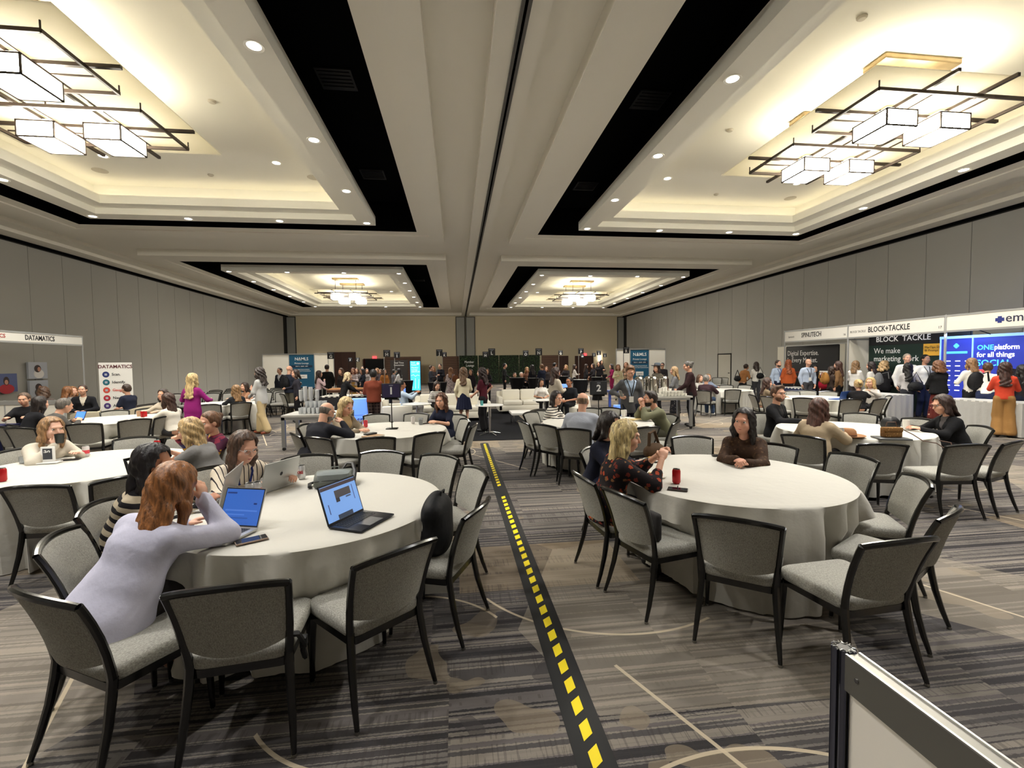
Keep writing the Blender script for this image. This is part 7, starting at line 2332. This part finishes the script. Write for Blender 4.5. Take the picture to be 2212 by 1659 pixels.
# woven handbag with a long strap on a closed laptop
p = on(1925, 948)
tag(obj('laptop_closed', MB().rbox((-.17, -.12, 0), (.17, .12, .018), .004), mat('laptop_graphite', (92, 94, 96), .4, .5), None, p, -.35), 'closed grey laptop beneath the woven handbag', 'laptop')
WOVEN = floral('woven', (128, 92, 52), ((150, 112, 66), (96, 64, 38), (176, 136, 84)), 46, .3)
t = thing('handbag', 'small woven tan handbag with a long brown strap', 'handbag', (p[0] + .02, p[1] + .02, TZ + .018), -.2)
obj('body', MB().rbox((-.105, -.05, 0), (.105, .05, .125), .018, 3), WOVEN, t)
obj('flap', MB().rbox((-.106, -.056, .07), (.106, .0, .128), .012), WOVEN, t)
STRP = mat('strap_brown', (84, 58, 44), .6)
obj('handle', MB().tube([(-.07, 0, .12), (-.05, 0, .19), (.05, 0, .19), (.07, 0, .12)], .006, 6), STRP, t)
obj('strap', MB().tube([(.10, -.02, .11), (.18, -.10, .05), (.22, -.20, -.012), (.28, -.32, -.02), (.34, -.40, -.09), (.40, -.42, -.19), (.46, -.36, -.15), (.47, -.28, -.02), (.42, -.18, -.012)], .006, 6), STRP, t)
tag(obj('black_pouch', rings(MB(), outline(.12, .10, .09, -.08, .05), [(.9, 0), (1, .03), (.9, .10), (.5, .15), (.2, .16)], 0), BLK, None, on(1925, 923)), 'soft black pouch behind the woven handbag', 'pouch')
# grey backpack lying on the laptop table
p = on(722, 1046)
CANV = cloth((112, 116, 110), 260, .2, .9, .12, 'canvas')
t = thing('backpack', 'grey canvas backpack lying on the laptop table', 'backpack', p, math.radians(10))
obj('body', rings(MB(), outline(.165, .15, .125, -.125, .05), [(.94, 0), (1.0, .02), (1.0, .055), (.97, .085), (.86, .105), (.4, .112)], 0), CANV, t)
obj('front_pocket', rings(MB(), outline(.145, .13, .03, -.13, .04), [(.97, .05), (1.0, .075), (.93, .108), (.6, .122)], -.05), cloth((120, 126, 126), 260, .2, .9, .12, 'canvas'), t)
obj('zipper', MB().tube([(-.155, -.12, .062), (0, -.132, .064), (.155, -.12, .062), (.165, 0, .06)], .004, 6), BLK, t)
obj('strap', MB().tube([(.06, .10, .10), (.10, .12, .15), (.15, .08, .15), (.17, -.02, .10), (.16, -.10, .04)], .011, 6, sx=1.6), BLK, t)
obj('strap', MB().tube([(-.15, .06, .02), (-.19, .0, .02), (-.18, -.08, .012)], .011, 6, sx=1.6), BLK, t)
obj('patch', MB().box((-.06, -.01, .112), (-.035, .012, .1145)), mat('patch_pink', (230, 60, 90), .5), t)
obj('top_handle', MB().tube([(-.03, .11, .09), (-.03, .13, .12), (.03, .13, .12), (.03, .11, .09)], .006, 6), CANV, t)
# black backpack on the chair by the tape
x_, y_, a_ = CH[1043]
BLKN = cloth((22, 22, 24), 300, .15, .6, .15, 'nylon')
t = thing('backpack', 'black backpack with a silver zipper leaning on the chair by the tape', 'backpack', (x_ + math.sin(a_) * .02, y_ - math.cos(a_) * .02, .494), a_ + .1)
V_, Q_ = surf([E((0, 0, .20), (.15, .10, .22)), E((0, .03, .10), (.15, .11, .11)), C((-.1, 0, .3), (.1, 0, .3), .06)], .014, .06, 0, [lambda X: .0 - X[..., 2]])
link('body', np_mesh('bag_body', V_, Q_, BLKN), t)
obj('zipper', MB().tube([(-.13, .055, .10), (-.125, .06, .24), (-.06, .055, .355), (.04, .05, .372)], .005, 6), CHROME, t)
obj('handle', MB().tube([(-.03, -.03, .36), (-.03, -.04, .42), (.03, -.04, .42), (.03, -.03, .36)], .008, 6), BLKN, t)
obj('strap', MB().tube([(.08, .10, .30), (.12, .14, .15), (.14, .13, .02)], .012, 6, sx=1.5), BLKN, t)
# other bags
def bag(label, p, size, m, strap=None, rz=0.0, name='shoulder_bag', cat='bag'):
    t = thing(name, label, cat, p, rz); a, b, c = size
    V_, Q_ = surf([E((0, 0, c * .5), (a, b, c * .5)), E((0, 0, c * .35), (a * 1.02, b * 1.05, c * .34))], .016, .05, 0)
    link('body', np_mesh('bag_body', V_, Q_, m), t)
    if strap:
        obj('strap', MB().tube(strap, .012, 6, sx=1.6), m, t)
    obj('pocket', MB().rbox((-a * .6, b * .8, c * .15), (a * .6, b * 1.12, c * .5), .015), m, t)
    return t


def wear(px, head, feet, face, size, dz, m, label, back=.17, name='backpack', side=0.0):
    x, y, _ = G(px, feet); a = RZ(face)
    return bag(label, (x + math.sin(a) * back + math.cos(a) * side, y - math.cos(a) * back + math.sin(a) * side, dz), size, m, [(-size[0] * .6, .05, size[2] * .9), (-size[0] * .6, .2, size[2]), (-size[0] * .7, .22, size[2] * .5)] if name == 'backpack' else [(-size[0] * .8, 0, size[2] * .8), (0, .0, size[2] * 2.0), (size[0] * .8, 0, size[2] * .8)], a + math.pi, name, name.replace('_', ' '))


wear(627, 792, 902, -28, (.16, .10, .46), .98, BLKN, 'black backpack worn by the bald man')
wear(2096, 777, 924, -24, (.17, .11, .46), .96, BLKN, 'black backpack worn at the blue booth')
wear(1793, 796, 892, -110, (.16, .11, .40), .95, cloth((150, 106, 52), 300, .15), 'mustard backpack worn in the booth crowd')
wear(1882, 784, 899, 20, (.15, .09, .38), .98, cloth((104, 104, 104), 300, .15), 'grey backpack under the dark green banner')
wear(1959, 787, 908, -34, (.18, .08, .26), .86, BLKN, 'black shoulder bag on the straight-haired woman', .14, 'shoulder_bag', .14)
wear(1633, 784, 868, -20, (.14, .07, .24), 1.0, BLKN, 'black shoulder bag on the white top', .12, 'shoulder_bag', .12)
wear(1603, 786, 868, -70, (.15, .07, .24), .88, BLKN, 'black bag hanging from the tan shawl', .1, 'shoulder_bag', -.16)
wear(1757, 792, 884, 160, (.20, .08, .30), .72, cloth((150, 26, 44), 300, .1), 'red tote bag on the arm of the woman in black', .0, 'tote_bag', -.26)
bx_, _, _ = GY(984, 820, 21)
standY(973, 796, 21, -10, 'woman in a monochrome print dress with a brown shoulder bag', lod=2, hair=('long', (140, 96, 62)), top=dict(mat=_M['mono_floral'], hem=.1), bottom=dict(kind='skirt', mat=_M['mono_floral'], len=.5))
bag('brown leather shoulder bag on the monochrome print dress', (bx_, 20.85, .92), (.15, .08, .34), cloth((112, 70, 46), 300, .1), [(-.1, 0, .3), (-.05, .05, .6), (.05, .05, .6), (.1, 0, .3)])
bag('black bag hung over the chair near the striped sweater', (CH[278][0] + .25, CH[278][1] - .08, .56), (.13, .07, .32), BLKN, [(-.08, 0, .28), (-.1, .05, .4), (.05, .05, .42), (.1, 0, .28)], CH[278][2])
bag('brown tote bag standing on the cloth behind the floral dress', (on(1413, 987)[0], on(1413, 987)[1], TZ), (.15, .07, .15), cloth((74, 56, 40), 200, .1), [(-.1, 0, .1), (-.09, 0, .26), (.0, 0, .28), (.1, 0, .1)], .6, 'tote_bag', 'tote bag')
# dark cushion and buckle strap on the near chairs
x_, y_, a_ = CH[1334]
tag(obj('seat_cushion', MB().rbox((-.15, -.03, 0), (.15, .03, .20), .025, 3), cloth((52, 50, 50), 300, .1), None, (x_ + math.sin(a_) * .10, y_ - math.cos(a_) * .10, .495), a_), 'dark cushion against the backrest of the empty chair', 'cushion')
x_, y_, a_ = CH[484]
t = thing('buckle_strap', 'black webbing strap with a plastic buckle hanging from the chair', 'strap', (x_, y_, 0), a_)
obj('webbing', MB().tube([(.18, -.16, .50), (.235, -.15, .49), (.252, -.12, .43), (.245, -.10, .38), (.25, -.08, .33)], .013, 6, sx=1.4), BLK, t)
obj('buckle', MB().rbox((.235, -.13, .40), (.268, -.085, .45), .006), BLK, t)
# the phone of the man in the grey blazer, eyeglass-free hands
gx, gy_, _ = GY(1360, 796, 8.95)
phone('phone in the hand of the young man in the grey blazer', (gx - .27, 8.72, 1.13), .3, .15, .075, (150, 140, 130)).rotation_euler = (math.radians(50), 0, .2)
finish_texts()
